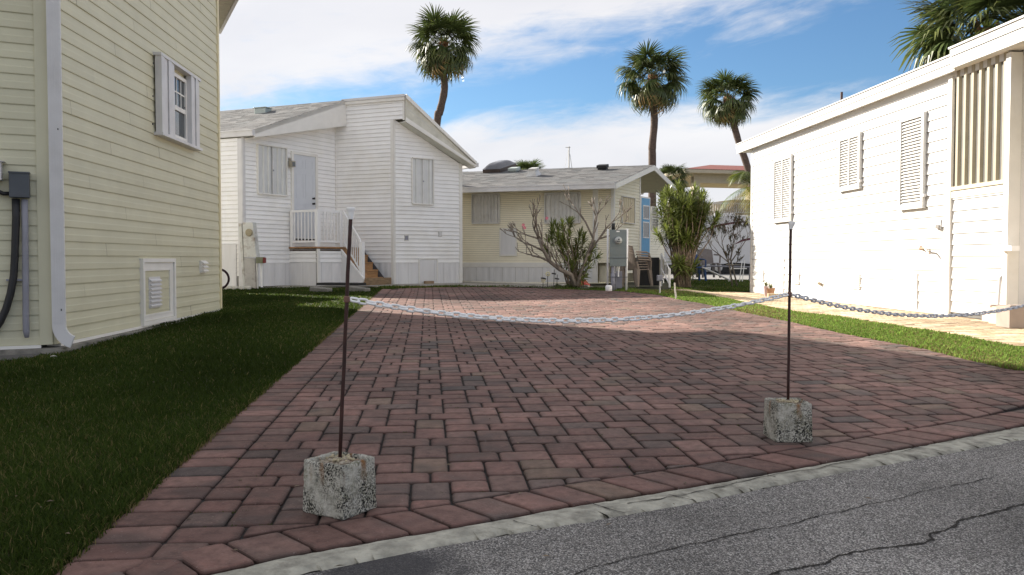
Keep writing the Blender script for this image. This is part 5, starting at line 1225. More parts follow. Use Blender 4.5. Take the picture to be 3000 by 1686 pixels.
def block_post(C0, ex_, ey_, h, top, lean, label, cap):
    """hollow concrete block with a mortar core that carries a thin steel post"""
    c = Vector(C0) + (Vector(ex_) + Vector(ey_)) * 0.5; zg_ = gz(c.x, c.y)
    ax = Vector(ex_).normalized(); ay = Vector(ey_).normalized(); wx, wy = Vector(ex_).length / 2, Vector(ey_).length / 2
    root = thing('chain_post', label, 'post', (c.x, c.y, zg_), 'chain posts in concrete blocks')
    bm = bmesh_block(wx, wy, h)
    me = bpy.data.meshes.new('concrete_block'); bm.to_mesh(me); bm.free(); me.materials.append(m_block)
    o = bpy.data.objects.new('concrete_block', me); COL.objects.link(o); o.parent = root; o.rotation_euler = (0, 0, atan2(ax.y, ax.x))
    bv = o.modifiers.new('bevel', 'BEVEL'); bv.width = 0.013; bv.segments = 3; bv.limit_method = 'ANGLE'
    sbd = o.modifiers.new('fine', 'SUBSURF'); sbd.subdivision_type = 'SIMPLE'; sbd.levels = 4; sbd.render_levels = 4
    for nm_, sc_, st_ in (('cast_pits', 0.012, 0.0045), ('worn_edges', 0.05, 0.009)):
        tx = bpy.data.textures.new(nm_, 'CLOUDS'); tx.noise_scale = sc_; tx.noise_depth = 3
        dp = o.modifiers.new(nm_, 'DISPLACE'); dp.texture = tx; dp.strength = st_; dp.mid_level = 0.55; dp.texture_coords = 'LOCAL'
    mo = MB(); n = 14
    R_ = Matrix.Rotation(atan2(ax.y, ax.x), 4, 'Z')
    for i in range(n + 1):
        for j in range(n + 1):
            u, v_ = i / n * 2 - 1, j / n * 2 - 1; rr_ = sqrt(u * u + v_ * v_)
            mo.v.append(tuple(R_ @ Vector((u * wx * 0.76, v_ * wy * 0.76, h - 0.016 + 0.020 * max(0, 1 - rr_) + random.uniform(-0.004, 0.004)))))
    for i in range(n):
        for j in range(n): k = i * (n + 1) + j; mo.f.append((k, k + n + 1, k + n + 2, k + 1))
    q = mo.build('mortar_fill', m_mort, root, local=True)
    gr = MB()
    for _ in range(46):
        a = random.uniform(0, 6.28); r = random.uniform(0.01, 0.055) ; s_ = random.uniform(0.003, 0.0065)
        gr.lathe([(0.001, -s_), (s_, -s_ * .4), (s_, s_ * .3), (0.001, s_)], Matrix.Translation(Vector((cos(a) * r, sin(a) * r, h - 0.002))), 5)
    gr.build('gravel_bits', mat('pale_gravel', (0.42, 0.36, 0.24), 0.8, 0.4, 60), root, local=True, kind='stuff')
    P0 = Vector((0.0, 0, h - 0.01)); P1_ = Vector((lean[0], lean[1], top - zg_))
    MB().tube([P0.lerp(P1_, i / 8) + Vector((random.uniform(-.001, .001), random.uniform(-.001, .001), 0)) for i in range(9)], 0.0068, 10).build('steel_rod', m_rust, root, local=True, smooth=True)
    T = Matrix.Translation(P1_ - Vector((0, 0, 0.022)))
    if cap == 'cup':
        MB().lathe([(0.009, -0.006), (0.0105, 0.0), (0.0125, 0.018), (0.0150, 0.026), (0.0158, 0.028), (0.0158, 0.034), (0.0125, 0.036)], T, 20).build('cap', m_plas, root, local=True, smooth=False)
    else:
        T = T @ Matrix.Rotation(0.18, 4, 'Y') @ Matrix.Rotation(0.5, 4, 'Z')
        MB().lathe([(0.009, -0.004), (0.010, 0.004), (0.0155, 0.020), (0.0165, 0.030), (0.014, 0.034)], T, 6).build('cap', m_plas, root, local=True)
    hz_ = 0
    return root, c
def bmesh_block(wx, wy, h):
    import bmesh
    bm = bmesh.new(); t_ = 0.80; tp = 0.965; n = 6
    def ring(kx, ky, z): return [bm.verts.new((sx * wx * kx, sy * wy * ky, z)) for sx, sy in ((-1, -1), (1, -1), (1, 1), (-1, 1))]
    o0, o1 = ring(1, 1, -0.004), ring(tp, tp, h); i1, i0 = ring(tp * t_ - 0.02, tp * t_ - 0.02, h), ring(tp * t_ - 0.04, tp * t_ - 0.04, h - 0.05)
    for a, b_ in ((o0, o1), (o1, i1), (i1, i0)):
        for i in range(4): bm.faces.new((a[i], a[(i + 1) % 4], b_[(i + 1) % 4], b_[i]))
    bm.faces.new(o0[::-1]); bm.faces.new(i0)
    bm.normal_update(); return bm
r1_, c1_ = block_post((-0.573, 2.83), (0.079 * 1.2, 0.13 * 1.2), (-0.187 * .93, 0.092 * .93), 0.186, 1.096, (0.045, 0.0), 'rusty chain post with a white cup cap in the nearer, more speckled concrete block', 'cup')
r2_, c2_ = block_post((1.26, 3.97), (0.184, 0.007), (-0.007, 0.184), 0.186, 1.098, (0.004, 0.0), 'rusty chain post with a tilted faceted white cap, standing where the two chains meet', 'facet')
c3 = (3.60, 5.47)
r3_, c3_ = block_post((c3[0] - 0.09, c3[1] - 0.09), (0.184, 0.007), (-0.007, 0.184), 0.186, 1.098, (0, 0), 'third chain post, past the edge of the driveway at the end of the grey chain', 'facet')

# chains
def link_mesh(Lk, Wk, r, m):
    mb = MB(); n = 16; s_ = 6; hl = Lk / 2 - Wk / 2; pts = []
    for i in range(n):
        a = 2 * pi * i / n; rr_ = Wk / 2 - r; pts.append(Vector((cos(a) * rr_ + (hl if cos(a) > 0 else -hl), sin(a) * rr_, 0)))
    for i in range(n):
        p = pts[i]; t_ = (pts[(i + 1) % n] - pts[i - 1]).normalized(); nrm = Vector((0, 0, 1)).cross(t_)
        for j in range(s_):
            a = 2 * pi * j / s_; mb.v.append(tuple(p + nrm * cos(a) * r + Vector((0, 0, 1)) * sin(a) * r))
    for i in range(n):
        for j in range(s_):
            mb.f.append((i * s_ + j, ((i + 1) % n) * s_ + j, ((i + 1) % n) * s_ + (j + 1) % s_, i * s_ + (j + 1) % s_))
    me = bpy.data.meshes.new('link'); me.from_pydata(mb.v, [], mb.f); me.materials.append(m); me.polygons.foreach_set('use_smooth', [True] * len(me.polygons)); me.update(); return me
def chain(A, B, sag, m, label, Lk=0.043, Wk=0.026, r=0.0046):
    A, B = Vector(A), Vector(B); root = thing('plastic_chain', label, 'chain', tuple(A)); me = link_mesh(Lk, Wk, r, m)
    P = [A.lerp(B, i / 400) - Vector((0, 0, 4 * sag * (i / 400) * (1 - i / 400) * (1 + 0.12 * (0.5 - i / 400)))) for i in range(401)]
    d = [0]
    for i in range(400): d.append(d[-1] + (P[i + 1] - P[i]).length)
    pitch = Lk - 2.6 * r; n = int(d[-1] / pitch); i = 0
    for k in range(n):
        t_ = (k + 0.5) * d[-1] / n
        while d[i + 1] < t_: i += 1
        p = P[i].lerp(P[i + 1], (t_ - d[i]) / (d[i + 1] - d[i])); tg = (P[min(400, i + 3)] - P[max(0, i - 3)]).normalized()
        o = bpy.data.objects.new('link', me); COL.objects.link(o); o.parent = root; o.location = p - A
        q = tg.to_track_quat('X', 'Z').to_matrix().to_4x4() @ Matrix.Rotation((pi / 2 if k % 2 else 0) + random.uniform(-0.35, 0.35) + 0.45, 4, 'X')
        o.rotation_euler = q.to_euler()
    return root
A1 = Vector((c1_.x + 0.045 * (0.786 - 0.22) / 0.876, c1_.y, 0.786)); B1 = Vector((c2_.x + 0.002, c2_.y, 0.756)); C1 = Vector((3.60, 5.47, 0.69))
chain(A1 + Vector((0.012, 0.006, 0)), B1 - Vector((0.015, 0.008, 0)), 0.100, m_plas, 'white plastic chain hanging across the driveway between the two posts')
chain(B1 + Vector((0.012, 0.008, 0)), C1 - Vector((0.01, 0.006, 0)), 0.120, mat('grey_chain', (0.66, 0.66, 0.68), 0.4, 0.08), 'greyer plastic chain running on from the second post past the strip of grass')
for nm, p in (('hook', A1 + Vector((0.0, -0.008, 0.0))), ('hook', B1)):
    pass
for P_, rt_ in ((A1, r1_), (B1, r2_)):
    T = Matrix.Translation(P_ + Vector((0, 0, 0.0))); MB().lathe([(0.0075, -0.012), (0.011, -0.008), (0.011, 0.008), (0.0075, 0.012)], T, 10).build('tie', mat('brown_tie', (0.16, 0.08, 0.06), 0.6, 0.2), rt_)

# ------------------------------------------------------------------ palms
def frond_mesh(seed, L_pet=0.85, R=0.85, n=30, droop=1.0, width=0.028):
    rd = random.Random(seed); V = []; Fs = []; T = []
    g = (1.0, 1.0, 1.0)
    def quad(a, b_, c, d, col):
        k = len(V); V.extend([a, b_, c, d]); Fs.append((k, k + 1, k + 2, k + 3)); T.extend([(*col, 1)] * 4)
    # petiole, arching
    pts = [Vector((L_pet * t_, 0, 0.10 * sin(t_ * 2.2) * droop - 0.0)) for t_ in (0, 0.25, 0.5, 0.75, 1.0)]
    for i in range(4):
        w = 0.022 * (1 - 0.12 * i)
        quad(pts[i] + Vector((0, -w, 0)), pts[i + 1] + Vector((0, -w * .9, 0)), pts[i + 1] + Vector((0, w * .9, 0)), pts[i] + Vector((0, w, 0)), (1.6, 1.5, 1.0))
    hub = pts[-1]
    for i in range(n):
        a = (i / (n - 1) * 2 - 1) * radians(128) + rd.uniform(-0.05, 0.05)
        ln = R * (0.80 + 0.22 * cos(a * 0.8)) * rd.uniform(0.85, 1.08); fold = 0.25 if i % 2 else -0.1
        d = Vector((cos(a), sin(a), 0)); sd_ = Vector((-sin(a), cos(a), 0))
        base = hub + Vector((0.0, 0, -0.10 * (1 - cos(a)) * 0.5))
        p = []; z = 0
        dr = droop * rd.uniform(0.8, 1.3)
        for k, f in enumerate((0.03, 0.35, 0.68, 1.0)):
            z = fold * 0.10 * f - dr * ln * 0.42 * f ** 2.4 - abs(sin(a)) * 0.14 * f * droop
            p.append(base + d * ln * f * (1 - 0.22 * dr * f * f) + Vector((0, 0, z)))
        ws_ = (0.012, width, width * 0.7, 0.003); br = rd.uniform(0.65, 1.35); col = (br, br * rd.uniform(0.95, 1.05), br * 0.9)
        tipc = (br * 1.5, br * 1.25, br * 0.9)
        for k in range(3):
            quad(p[k] - sd_ * ws_[k], p[k + 1] - sd_ * ws_[k + 1], p[k + 1] + sd_ * ws_[k + 1], p[k] + sd_ * ws_[k], col if k < 2 else tipc)
    me = bpy.data.meshes.new('frond'); me.from_pydata([tuple(v_) for v_ in V], [], Fs)
    ca = me.color_attributes.new('tint', 'FLOAT_COLOR', 'POINT'); ca.data.foreach_set('color', np.array(T, np.float32).ravel()); return me
FR = []
for s_ in range(4): me = frond_mesh(s_, droop=(0.5, 0.8, 1.1, 1.4)[s_]); me.materials.append(m_frond); FR.append(me)
m_dead = mat('dead_frond', (0.26, 0.20, 0.12), 0.8, 0.3, 6, attr='tint')
FRD = [m_.copy() for m_ in FR[2:]]
for m_ in FRD: m_.materials.clear(); m_.materials.append(m_dead)
def palm(cx, cy, Y, trunk_px, rad, label, tr=0.17, nf=54, seed=0, ground=True, dead=3, boots=True, low=-1.0):
    rd = random.Random(seed); c = at(cx, cy, Y); base = at(trunk_px[-1][0], 758, Y); sc = rad / 1.62
    if len(trunk_px) > 1:
        a, b_ = at(*trunk_px[-2], Y), at(*trunk_px[-1], Y); dx = (b_.x - a.x) / max(0.1, (a.z - b_.z)); base = Vector((b_.x + dx * (b_.z - 0.2) * 0.5, Y, 0))
    base.z = gz(base.x, base.y) - 0.02 if Y < 22 else 0.18
    root = thing('palm_tree', label, 'palm tree', tuple(base), 'sabal palms')
    pts = [base] + [at(px_, py_, Y) for px_, py_ in trunk_px[::-1]] + [c + Vector((0, 0, -0.15))]
    sm = []
    for i in range(len(pts) - 1):
        for k in range(8):
            t_ = k / 8; p0 = pts[max(0, i - 1)]; p1, p2 = pts[i], pts[i + 1]; p3 = pts[min(len(pts) - 1, i + 2)]
            sm.append(0.5 * ((2 * p1) + (p2 - p0) * t_ + (2 * p0 - 5 * p1 + 4 * p2 - p3) * t_ * t_ + (3 * p1 - p0 - 3 * p2 + p3) * t_ ** 3))
    sm.append(pts[-1]); n = len(sm)
    MB().tube(sm, [tr * (1.25 - 0.25 * min(1, i / 6)) * (1 - 0.12 * i / n) * (1 + rd.uniform(-0.045, 0.045)) for i in range(n)], 12).build('trunk', m_trunk, root, smooth=True)
    c = c + Vector((0, 0, 0.05))
    if boots:
        bo = MB()
        for k in range(46):
            a = rd.uniform(0, 6.28); z = rd.uniform(-1.05, -0.05) * sc; r0 = tr * (0.9 + 0.25 * (1 + z)); d = Vector((cos(a), sin(a), 0)); s__ = Vector((-sin(a), cos(a), 0)); p = c + Vector((0, 0, z)) + d * r0
            l = rd.uniform(0.16, 0.34) * sc; up_ = rd.uniform(0.5, 1.1); q = p + d * l * 0.6 + Vector((0, 0, l * up_))
            bo.add([p - s__ * 0.05, p + s__ * 0.05, q + s__ * 0.02, q - s__ * 0.02, p - s__ * 0.05 - d * 0.04, p + s__ * 0.05 - d * 0.04], [(0, 1, 2, 3), (4, 3, 2, 5)])
        bo.tube([c + Vector((0, 0, -1.1 * sc)), c + Vector((0, 0, -0.6 * sc)), c + Vector((0, 0, 0))], [tr * 0.95, tr * 1.35, tr * 1.2], 10)
        bo.build('old_leaf_bases', m_boot, root, kind='stuff')
    for i in range(nf + dead):
        f = (i + 0.5) / nf; isd = i >= nf
        el_ = (1.30 - (1.30 - low) * f ** 0.85) if not isd else rd.uniform(-1.15, -0.75)
        el_ += rd.uniform(-0.12, 0.12); az_ = i * 2.39996 + rd.uniform(-0.25, 0.25)
        k = min(3, max(0, int((1.0 - el_) * 1.7)))
        me = rd.choice(FRD) if isd else FR[k]
        o = bpy.data.objects.new('frond', me); COL.objects.link(o); o.parent = root
        s__ = sc * rd.uniform(0.88, 1.08) * (0.68 if el_ > 0.95 else 1.0)
        M = Matrix.Translation(c - base + Vector((0, 0, -0.1 * f))) @ Matrix.Rotation(az_, 4, 'Z') @ Matrix.Rotation(-el_, 4, 'Y') @ Matrix.Rotation(rd.uniform(-0.5, 0.5), 4, 'X') @ Matrix.Scale(s__, 4)
        o.matrix_local = M
    return root
palm(1300, 128, 36, [(1298, 200), (1302, 262), (1288, 330), (1279, 372)], 1.80, 'tallest sabal palm, its trunk rising behind the white house gable', seed=1)
palm(1912, 224, 36, [(1914, 300), (1917, 360), (1911, 430), (1911, 482)], 1.78, 'sabal palm with straight trunk rising right behind the yellow house roof peak', seed=2, dead=5)
palm(2133, 286, 44, [(2142, 335), (2165, 420), (2185, 475), (2205, 560)], 1.80, 'smaller sabal palm with leaning dark trunk beside the white home roof end', seed=3, tr=0.19)
palm(2890, 95, 19.5, [(2890, 220), (2890, 330)], 2.05, 'big shaggy sabal palm crown showing over the sunlit white home roof', seed=4, nf=64, dead=14, low=-0.9)
palm(1545, 512, 55, [(1545, 560), (1545, 640)], 1.45, 'low palm crown just showing over the yellow house ridge', seed=5, nf=40, boots=False)
palm(1966, 524, 44, [(1966, 600), (1966, 700)], 1.20, 'short palm seen between the yellow house gable and the red tiled building', seed=6, nf=40, boots=False)

# feather fronds at the end of the white home
def feather_palm(base, tops, label):
    root = thing('feather_palm', label, 'palm tree', tuple(base)); rd = random.Random(5)
    MB().tube([base, base + Vector((0.05, 0, 1.4)), tops], [0.10, 0.08, 0.07], 10).build('trunk', m_stem, root, smooth=True)
    for i in range(24):
        az_ = i * 2.4 + 0.3; el_ = rd.uniform(-0.5, 1.1); Lf = rd.uniform(1.2, 1.75); mb = MB(); T = []
        d = Vector((cos(az_), sin(az_), 0)); sd_ = Vector((-sin(az_), cos(az_), 0)); pts = []
        for k in range(15):
            f = k / 14; pts.append(tops + d * Lf * (f * cos(el_) * (1 - 0.15 * f)) + Vector((0, 0, Lf * (f * sin(el_) - 0.75 * f ** 2.2))))
        dead_ = el_ < 0.0; col = Vector((2.6, 1.3, 1.0)) if dead_ else (Vector((3.6, 2.7, 0.5)) if i % 6 == 2 else Vector((rd.uniform(0.8, 1.5), rd.uniform(1.0, 1.5), 0.6)))
        for k in range(14):
            w = 0.012 * (1 - k / 16); k0 = len(mb.v); mb.add([pts[k] - sd_ * w, pts[k] + sd_ * w, pts[k + 1] + sd_ * w, pts[k + 1] - sd_ * w], [(0, 1, 2, 3)]); T += [(2, 1.7, .8, 1)] * 4
            if k < 1: continue
            for q in range(2):
                p = pts[k].lerp(pts[k + 1], q / 2); tg = (pts[k + 1] - pts[k]).normalized()
                for sgn in (-1, 1):
                    ll = (0.42 * sin(pi * min(1, (k + 1) / 13) ** 0.7) + 0.10) * rd.uniform(0.85, 1.1); e_ = p + (sd_ * sgn * 0.75 + tg * 0.65).normalized() * ll + Vector((0, 0, -0.45 * ll)); m_ = p.lerp(e_, 0.5) + Vector((0, 0, 0.10 * ll)); w = 0.010
                    mb.add([p - tg * w * .6, p + tg * w * .6, m_ + tg * w, e_, m_ - tg * w], [(0, 1, 2, 4), (4, 2, 3)]); br = rd.uniform(0.8, 1.2); T += [(col.x * br, col.y * br, col.z * br, 1)] * 5
        mb.build('frond', m_frond, root, tint=T)
b_ = at(2195, 800, 22.0); feather_palm(Vector((b_.x + 0.25, 22.3, 0.2)), at(2212, 548, 22.3), 'yellow green feather palm behind the far corner of the white home')

# ------------------------------------------------------------------ dracaena and plumeria
def rosette_mesh(seed, n=38, Lr=0.36, w=0.015, droop=0.6):
    rd = random.Random(seed); mb = MB(); T = []
    for i in range(n):
        a = i * 2.4 + rd.uniform(-.2, .2); el_ = 1.45 - 1.9 * (i / n) + rd.uniform(-.15, .15); l = Lr * rd.uniform(0.75, 1.15)
        d = Vector((cos(a) * cos(el_), sin(a) * cos(el_), sin(el_))); s_ = Vector((-sin(a), cos(a), 0)); o = Vector((0, 0, -0.0025 * i))
        p = [o, o + d * l * 0.4, o + d * l * 0.75 + Vector((0, 0, -droop * l * 0.12)), o + d * l + Vector((0, 0, -droop * l * 0.35))]
        ws_ = [w * .6, w, w * .8, 0.001]; br = rd.uniform(0.6, 1.3) * (1.35 - 0.6 * i / n); k = len(mb.v)
        for q in range(4): mb.v += [tuple(p[q] - s_ * ws_[q]), tuple(p[q] + s_ * ws_[q])]; T += [(br * 1.05, br, br * .8, 1)] * 2
        for q in range(3): mb.f.append((k + 2 * q, k + 2 * q + 2, k + 2 * q + 3, k + 2 * q + 1))
    me = bpy.data.meshes.new('leaf_rosette'); me.from_pydata(mb.v, [], mb.f); me.materials.append(m_drac)
    ca = me.color_attributes.new('tint', 'FLOAT_COLOR', 'POINT'); ca.data.foreach_set('color', np.array(T, np.float32).ravel()); return me
ROS = [rosette_mesh(20 + i) for i in range(4)]; ROS_S = [rosette_mesh(40 + i, 28, 0.28, 0.014, 0.4) for i in range(3)]
def dracaena(base, tips, label, set_, seed, scale=1.0, stem_r=0.018):
    root = thing('dracaena', label, 'shrub', tuple(base)); rd = random.Random(seed); st = 0
    for tp in tips:
        b0_ = base + Vector((rd.uniform(-.16, .16), rd.uniform(-.16, .16), 0)); m1 = b0_.lerp(tp, 0.35) + Vector((rd.uniform(-.06, .06), rd.uniform(-.06, .06), 0.08)); m2 = b0_.lerp(tp, 0.7) + Vector((rd.uniform(-.07, .07), rd.uniform(-.07, .07), 0.0))
        MB().tube([b0_, m1, m2, tp], [stem_r * 1.5, stem_r * 1.1, stem_r * .8, stem_r * .7], 6).build('stem', m_stem, root, smooth=True)
        for j in range(1 + (rd.random() < 0.5)):
            o = bpy.data.objects.new('leaf_rosette', rd.choice(set_)); COL.objects.link(o); o.parent = root
            dirn = (tp - m2).normalized(); p = tp - dirn * 0.13 * j - base + Vector((rd.uniform(-.03, .03), rd.uniform(-.03, .03), 0))
            o.matrix_local = Matrix.Translation(p) @ dirn.to_track_quat('Z', 'Y').to_matrix().to_4x4() @ Matrix.Rotation(rd.uniform(0, 6), 4, 'Z') @ Matrix.Scale(scale * rd.uniform(0.8, 1.15) * (1 - 0.12 * j), 4)
    return root
rd = random.Random(3); Yd = 20.6; base = Vector((at(2000, 845, Yd).x, Yd, gz(4, Yd)))
tips = []
for i in range(90):
    a = rd.uniform(0, 6.28); r = rd.uniform(0.08, 0.50) ; z = rd.uniform(1.1, 2.2); r *= 0.75 + 0.45 * sin(min(1, (z - 1.0) / 1.3) * 2.6); tips.append(Vector((base.x + 0.0 + cos(a) * r, base.y + sin(a) * r, base.z + z + 0.1 * rd.random())))
for px_, py_ in ((1960, 575), (2030, 560), (2095, 645), (2100, 640), (1930, 690), (1955, 565), (2075, 610), (1985, 550)): tips.append(at(px_, py_, Yd + rd.uniform(-.3, .3)))
for i in range(4): tips.append(Vector((base.x + rd.uniform(-.35, .35), base.y + rd.uniform(-.4, 0.1), base.z + rd.uniform(0.35, 0.9))))
dracaena(base, tips, 'large bushy dracaena beside the yellow house steps, taller of the two', ROS, 8, 0.95)
Yp = 19.6; base = Vector((at(1680, 842, Yp).x, Yp, gz(1.4, Yp)))
tips = [at(px_, py_, Yp + rd.uniform(-.3, .3)) for px_, py_ in ((1668,655),(1622,668),(1640,690),(1655,675),(1610,708),(1605,735),(1700,690),(1712,700),(1735,740),(1745,755),(1728,765),(1690,720),(1665,715),(1645,740),(1675,650),(1630,660),(1690,760),(1660,770),(1720,790),(1700,800),(1680,745),(1740,720),(1615,690),(1650,700),(1675,775),(1650,660),(1632,700),(1660,730),(1685,740),(1705,745),(1715,765),(1640,720),(1672,690),(1698,820),(1710,812))]
dracaena(base, tips, 'smaller dracaena growing up through the bare plumeria in front of the yellow house', ROS_S, 9, 0.92, 0.012)
# plumeria: bare, forking, blunt tipped branches
def plumeria(base, limbs, label, Y, r0, seed, depth_, tipsz=0.011, name='plumeria', leaves=None):
    root = thing(name, label, 'shrub', tuple(base)); rd = random.Random(seed); mb = MB(); ends = []
    def grow(p, d, l, r, n):
        q = p + d * l; mid = p.lerp(q, 0.5) + Vector((rd.uniform(-1, 1), rd.uniform(-1, 1), rd.uniform(-.4, 1))) * l * 0.07
        mb.tube([p, mid, q], [r, r * 0.9, r * 0.86], 6)
        if n == 0: ends.append((q, d)); return
        k = rd.choice([2, 2, 3])
        for i in range(k):
            nd = (d + Vector((rd.uniform(-1, 1), rd.uniform(-1, 1), rd.uniform(-.1, 0.9))) * 0.62).normalized()
            grow(q, nd, l * rd.uniform(0.62, 1.0), max(tipsz, r * 0.66), n - 1)
    for path, rr_, n in limbs:
        P = [at(px_, py_, Y + dy) for px_, py_, dy in path]; k = len(P)
        mb.tube(P, [rr_ * (1 - 0.35 * i / (k - 1)) for i in range(k)], 8)
        for i in range(1, k):
            d = (P[i] - P[i - 1]).normalized()
            if i == k - 1:
                for _ in range(2):
                    grow(P[i], (d + Vector((rd.uniform(-.5, .5), rd.uniform(-.5, .5), rd.uniform(-.1, .7)))).normalized(), depth_ * rd.uniform(.8, 1.1), rr_ * 0.5, n)
            elif i > 0 and n > 0:
                grow(P[i], (d + Vector((rd.uniform(-.6, .6), rd.uniform(-.6, .6), rd.uniform(0.2, .9)))).normalized(), depth_ * rd.uniform(.7, 1.0), rr_ * 0.45, max(0, n - 1))
    mb.build('branches', m_twig, root, smooth=True, kind='stuff')
    if leaves:
        lf = MB(); T = []
        for q, d in ends:
            for _ in range(leaves[0]):
                dd_ = (d + Vector((rd.uniform(-1, 1), rd.uniform(-1, 1), rd.uniform(-.6, .8)))).normalized(); s_ = dd_.cross(Vector((0, 0, 1))).normalized(); l = leaves[1] * rd.uniform(.6, 1.2); o = q - d * rd.uniform(0, 0.15)
                lf.add([o, o + dd_ * l * .5 + s_ * l * .13, o + dd_ * l, o + dd_ * l * .5 - s_ * l * .13], [(0, 1, 2, 3)]); c = rd.choice(leaves[2]); T += [(*c, 1)] * 4
        lf.build('leaves', m_frond, root, kind='stuff', tint=T)
    return root, ends
limbs = [([(1684,838,0),(1672,805,-.05),(1640,790,-.1),(1612,768,-.1),(1590,730,-.15),(1578,700,-.15)], 0.055, 3),
         ([(1612,768,-.1),(1585,755,-.1),(1560,750,.1)], 0.030, 2),
         ([(1590,735,-.1),(1560,720,0),(1535,712,.1)], 0.024, 2),
         ([(1578,700,-.1),(1545,690,.1)], 0.022, 2),
         ([(1690,838,0),(1705,790,.1),(1722,745,.1),(1738,700,.1),(1742,665,.1)], 0.038, 2),
         ([(1722,745,.1),(1755,700,0),(1775,670,-.1),(1795,650,-.1)], 0.024, 2),
         ([(1738,700,.1),(1715,650,.2),(1695,625,.2)], 0.026, 2),
         ([(1755,700,0),(1790,690,.1),(1810,670,.1)], 0.022, 2)]
pl, ends = plumeria(Vector((at(1688, 842, Yp).x, Yp, gz(1.4, Yp))), limbs, 'bare plumeria with forking grey branches in front of the yellow house', Yp - 0.3, 0.05, 12, 0.27, 0.0085)
fl = MB()
for px_, py_ in ((1602, 640), (1533, 660), (1537, 668)):
    p = at(px_, py_, Yp - 0.3)
    for k in range(5): a = k * 1.26; fl.add([p, p + Vector((cos(a) * .03, -.01, sin(a) * .03)), p + Vector((cos(a + .5) * .045, -.015, sin(a + .5) * .045)), p + Vector((cos(a + 1) * .03, -.01, sin(a + 1) * .03))], [(0, 1, 2, 3)])
fl.build('blossom', mat('pink_petal', (0.75, 0.16, 0.25), 0.5, 0.1), pl, kind='stuff')
Yb = 23.0; limbs = [([(2145,838,0),(2140,800,0),(2135,770,0),(2120,735,.1)], 0.026, 4), ([(2160,838,0),(2148,790,0),(2140,760,0),(2150,715,-.1)], 0.024, 4), ([(2140,770,0),(2165,735,0),(2185,705,.1)], 0.017, 3), ([(2135,770,0),(2105,745,0),(2085,730,.1)], 0.016, 3)]
plumeria(Vector((at(2150, 845, Yb).x, Yb, 0.22)), limbs, 'sparse twiggy shrub with reddish leaves in front of the white trailer', Yb, 0.05, 22, 0.22, 0.005, 'bare_shrub', (6, 0.09, [(1.8, 1.3, 0.9), (3.5, 1.3, 0.9), (1.0, 1.1, .8)]))

# ------------------------------------------------------------------ far buildings
# trailer
Yt = 36.0; m_rv = mat('trailer_white', (0.62, 0.62, 0.63), 0.35, 0.02)
TF = Fr(tuple(at(2225, 700, Yt)[:2]), B=tuple(at(1900, 700, Yt + 1)[:2])); rvh = thing('travel_trailer', 'white travel trailer with dark swoosh stripes parked behind the shrubs', 'trailer', (8.8, Yt + 1, 0.19))
u1 = 6.2; zt_ = TF.px(2060, 632)[1]; zb_ = TF.px(2100, 779)[1]
prof = [(-2.2, zb_ + 0.1), (-2.2, zt_ - 0.25), (-1.95, zt_ - 0.02), (u1 - 0.5, zt_), (u1, zt_ - 0.5), (u1 + 0.1, zb_ + 0.35), (u1 - 0.2, zb_)]
MB().fpoly(TF, prof, -2.4, 0.0).build('body', m_rv, rvh, bevel=0.04)
def swoosh(pts, w, m):
    P = [TF.px(x, y) for x, y in pts]; n = len(P); mb = MB()
    for i, (u, z) in enumerate(P):
        a = P[max(0, i - 1)]; c = P[min(n - 1, i + 1)]; dx, dz = c[0] - a[0], c[1] - a[1]; l = max(1e-6, sqrt(dx * dx + dz * dz)); ww = w * sin(pi * (i + 0.3) / (n - 0.4)) ** 0.8
        mb.v += [TF.p(u - dz / l * ww, z + dx / l * ww, 0.006), TF.p(u + dz / l * ww, z - dx / l * ww, 0.006)]
    for i in range(n - 1): mb.f.append((2 * i, 2 * i + 2, 2 * i + 3, 2 * i + 1))
    mb.build('stripe', m, rvh)
m_ma = mat('maroon_vinyl', (0.09, 0.02, 0.03), 0.4, 0.1)
swoosh([(2041,727),(2033,733),(2028,740),(2031,747),(2042,749.5),(2062,748.5),(2087,745)], 0.045, m_ma)
swoosh([(2015,762),(2030,760.5),(2052,759)], 0.03, m_dark); swoosh([(2015,724),(2030,719),(2050,714),(2070,708)], 0.025, m_dark)
swoosh([(2050,680),(2080,669),(2110,660),(2145,654),(2190,650)], 0.05, m_ma); swoosh([(2155,715),(2175,705),(2200,700),(2215,699)], 0.05, m_ma); swoosh([(2120,775),(2140,772),(2180,774),(2215,778)], 0.04, m_dark)
MB().fbox(TF, -2.2, u1, zb_ - 0.35, zb_ + 0.02, -2.2, -0.15).build('underbody', m_dark, rvh)
for px_ in (2072, 2105):
    u, z = TF.px(px_, 790); T = Matrix.Translation(Vector(TF.p(u, 0.19 + 0.34, -0.05))) @ Vector((TF.n.x, TF.n.y, 0)).to_track_quat('Z', 'Y').to_matrix().to_4x4()
    wh = MB().lathe([(0.18, -0.22), (0.34, -0.20), (0.34, 0.0), (0.20, 0.02), (0.19, -0.02), (0.02, -0.03)], T, 18).build('wheel', m_dark, rvh); MB().lathe([(0.18, -0.05), (0.17, 0.0), (0.05, 0.03), (0.01, 0.03)], T, 12).build('rim', m_galv, wh)
MB().fbox(TF, 1.0, 1.9, zt_ - 0.0, zt_ + 0.13, -1.2, -0.6).build('roof_unit', m_rv, rvh, bevel=0.03)
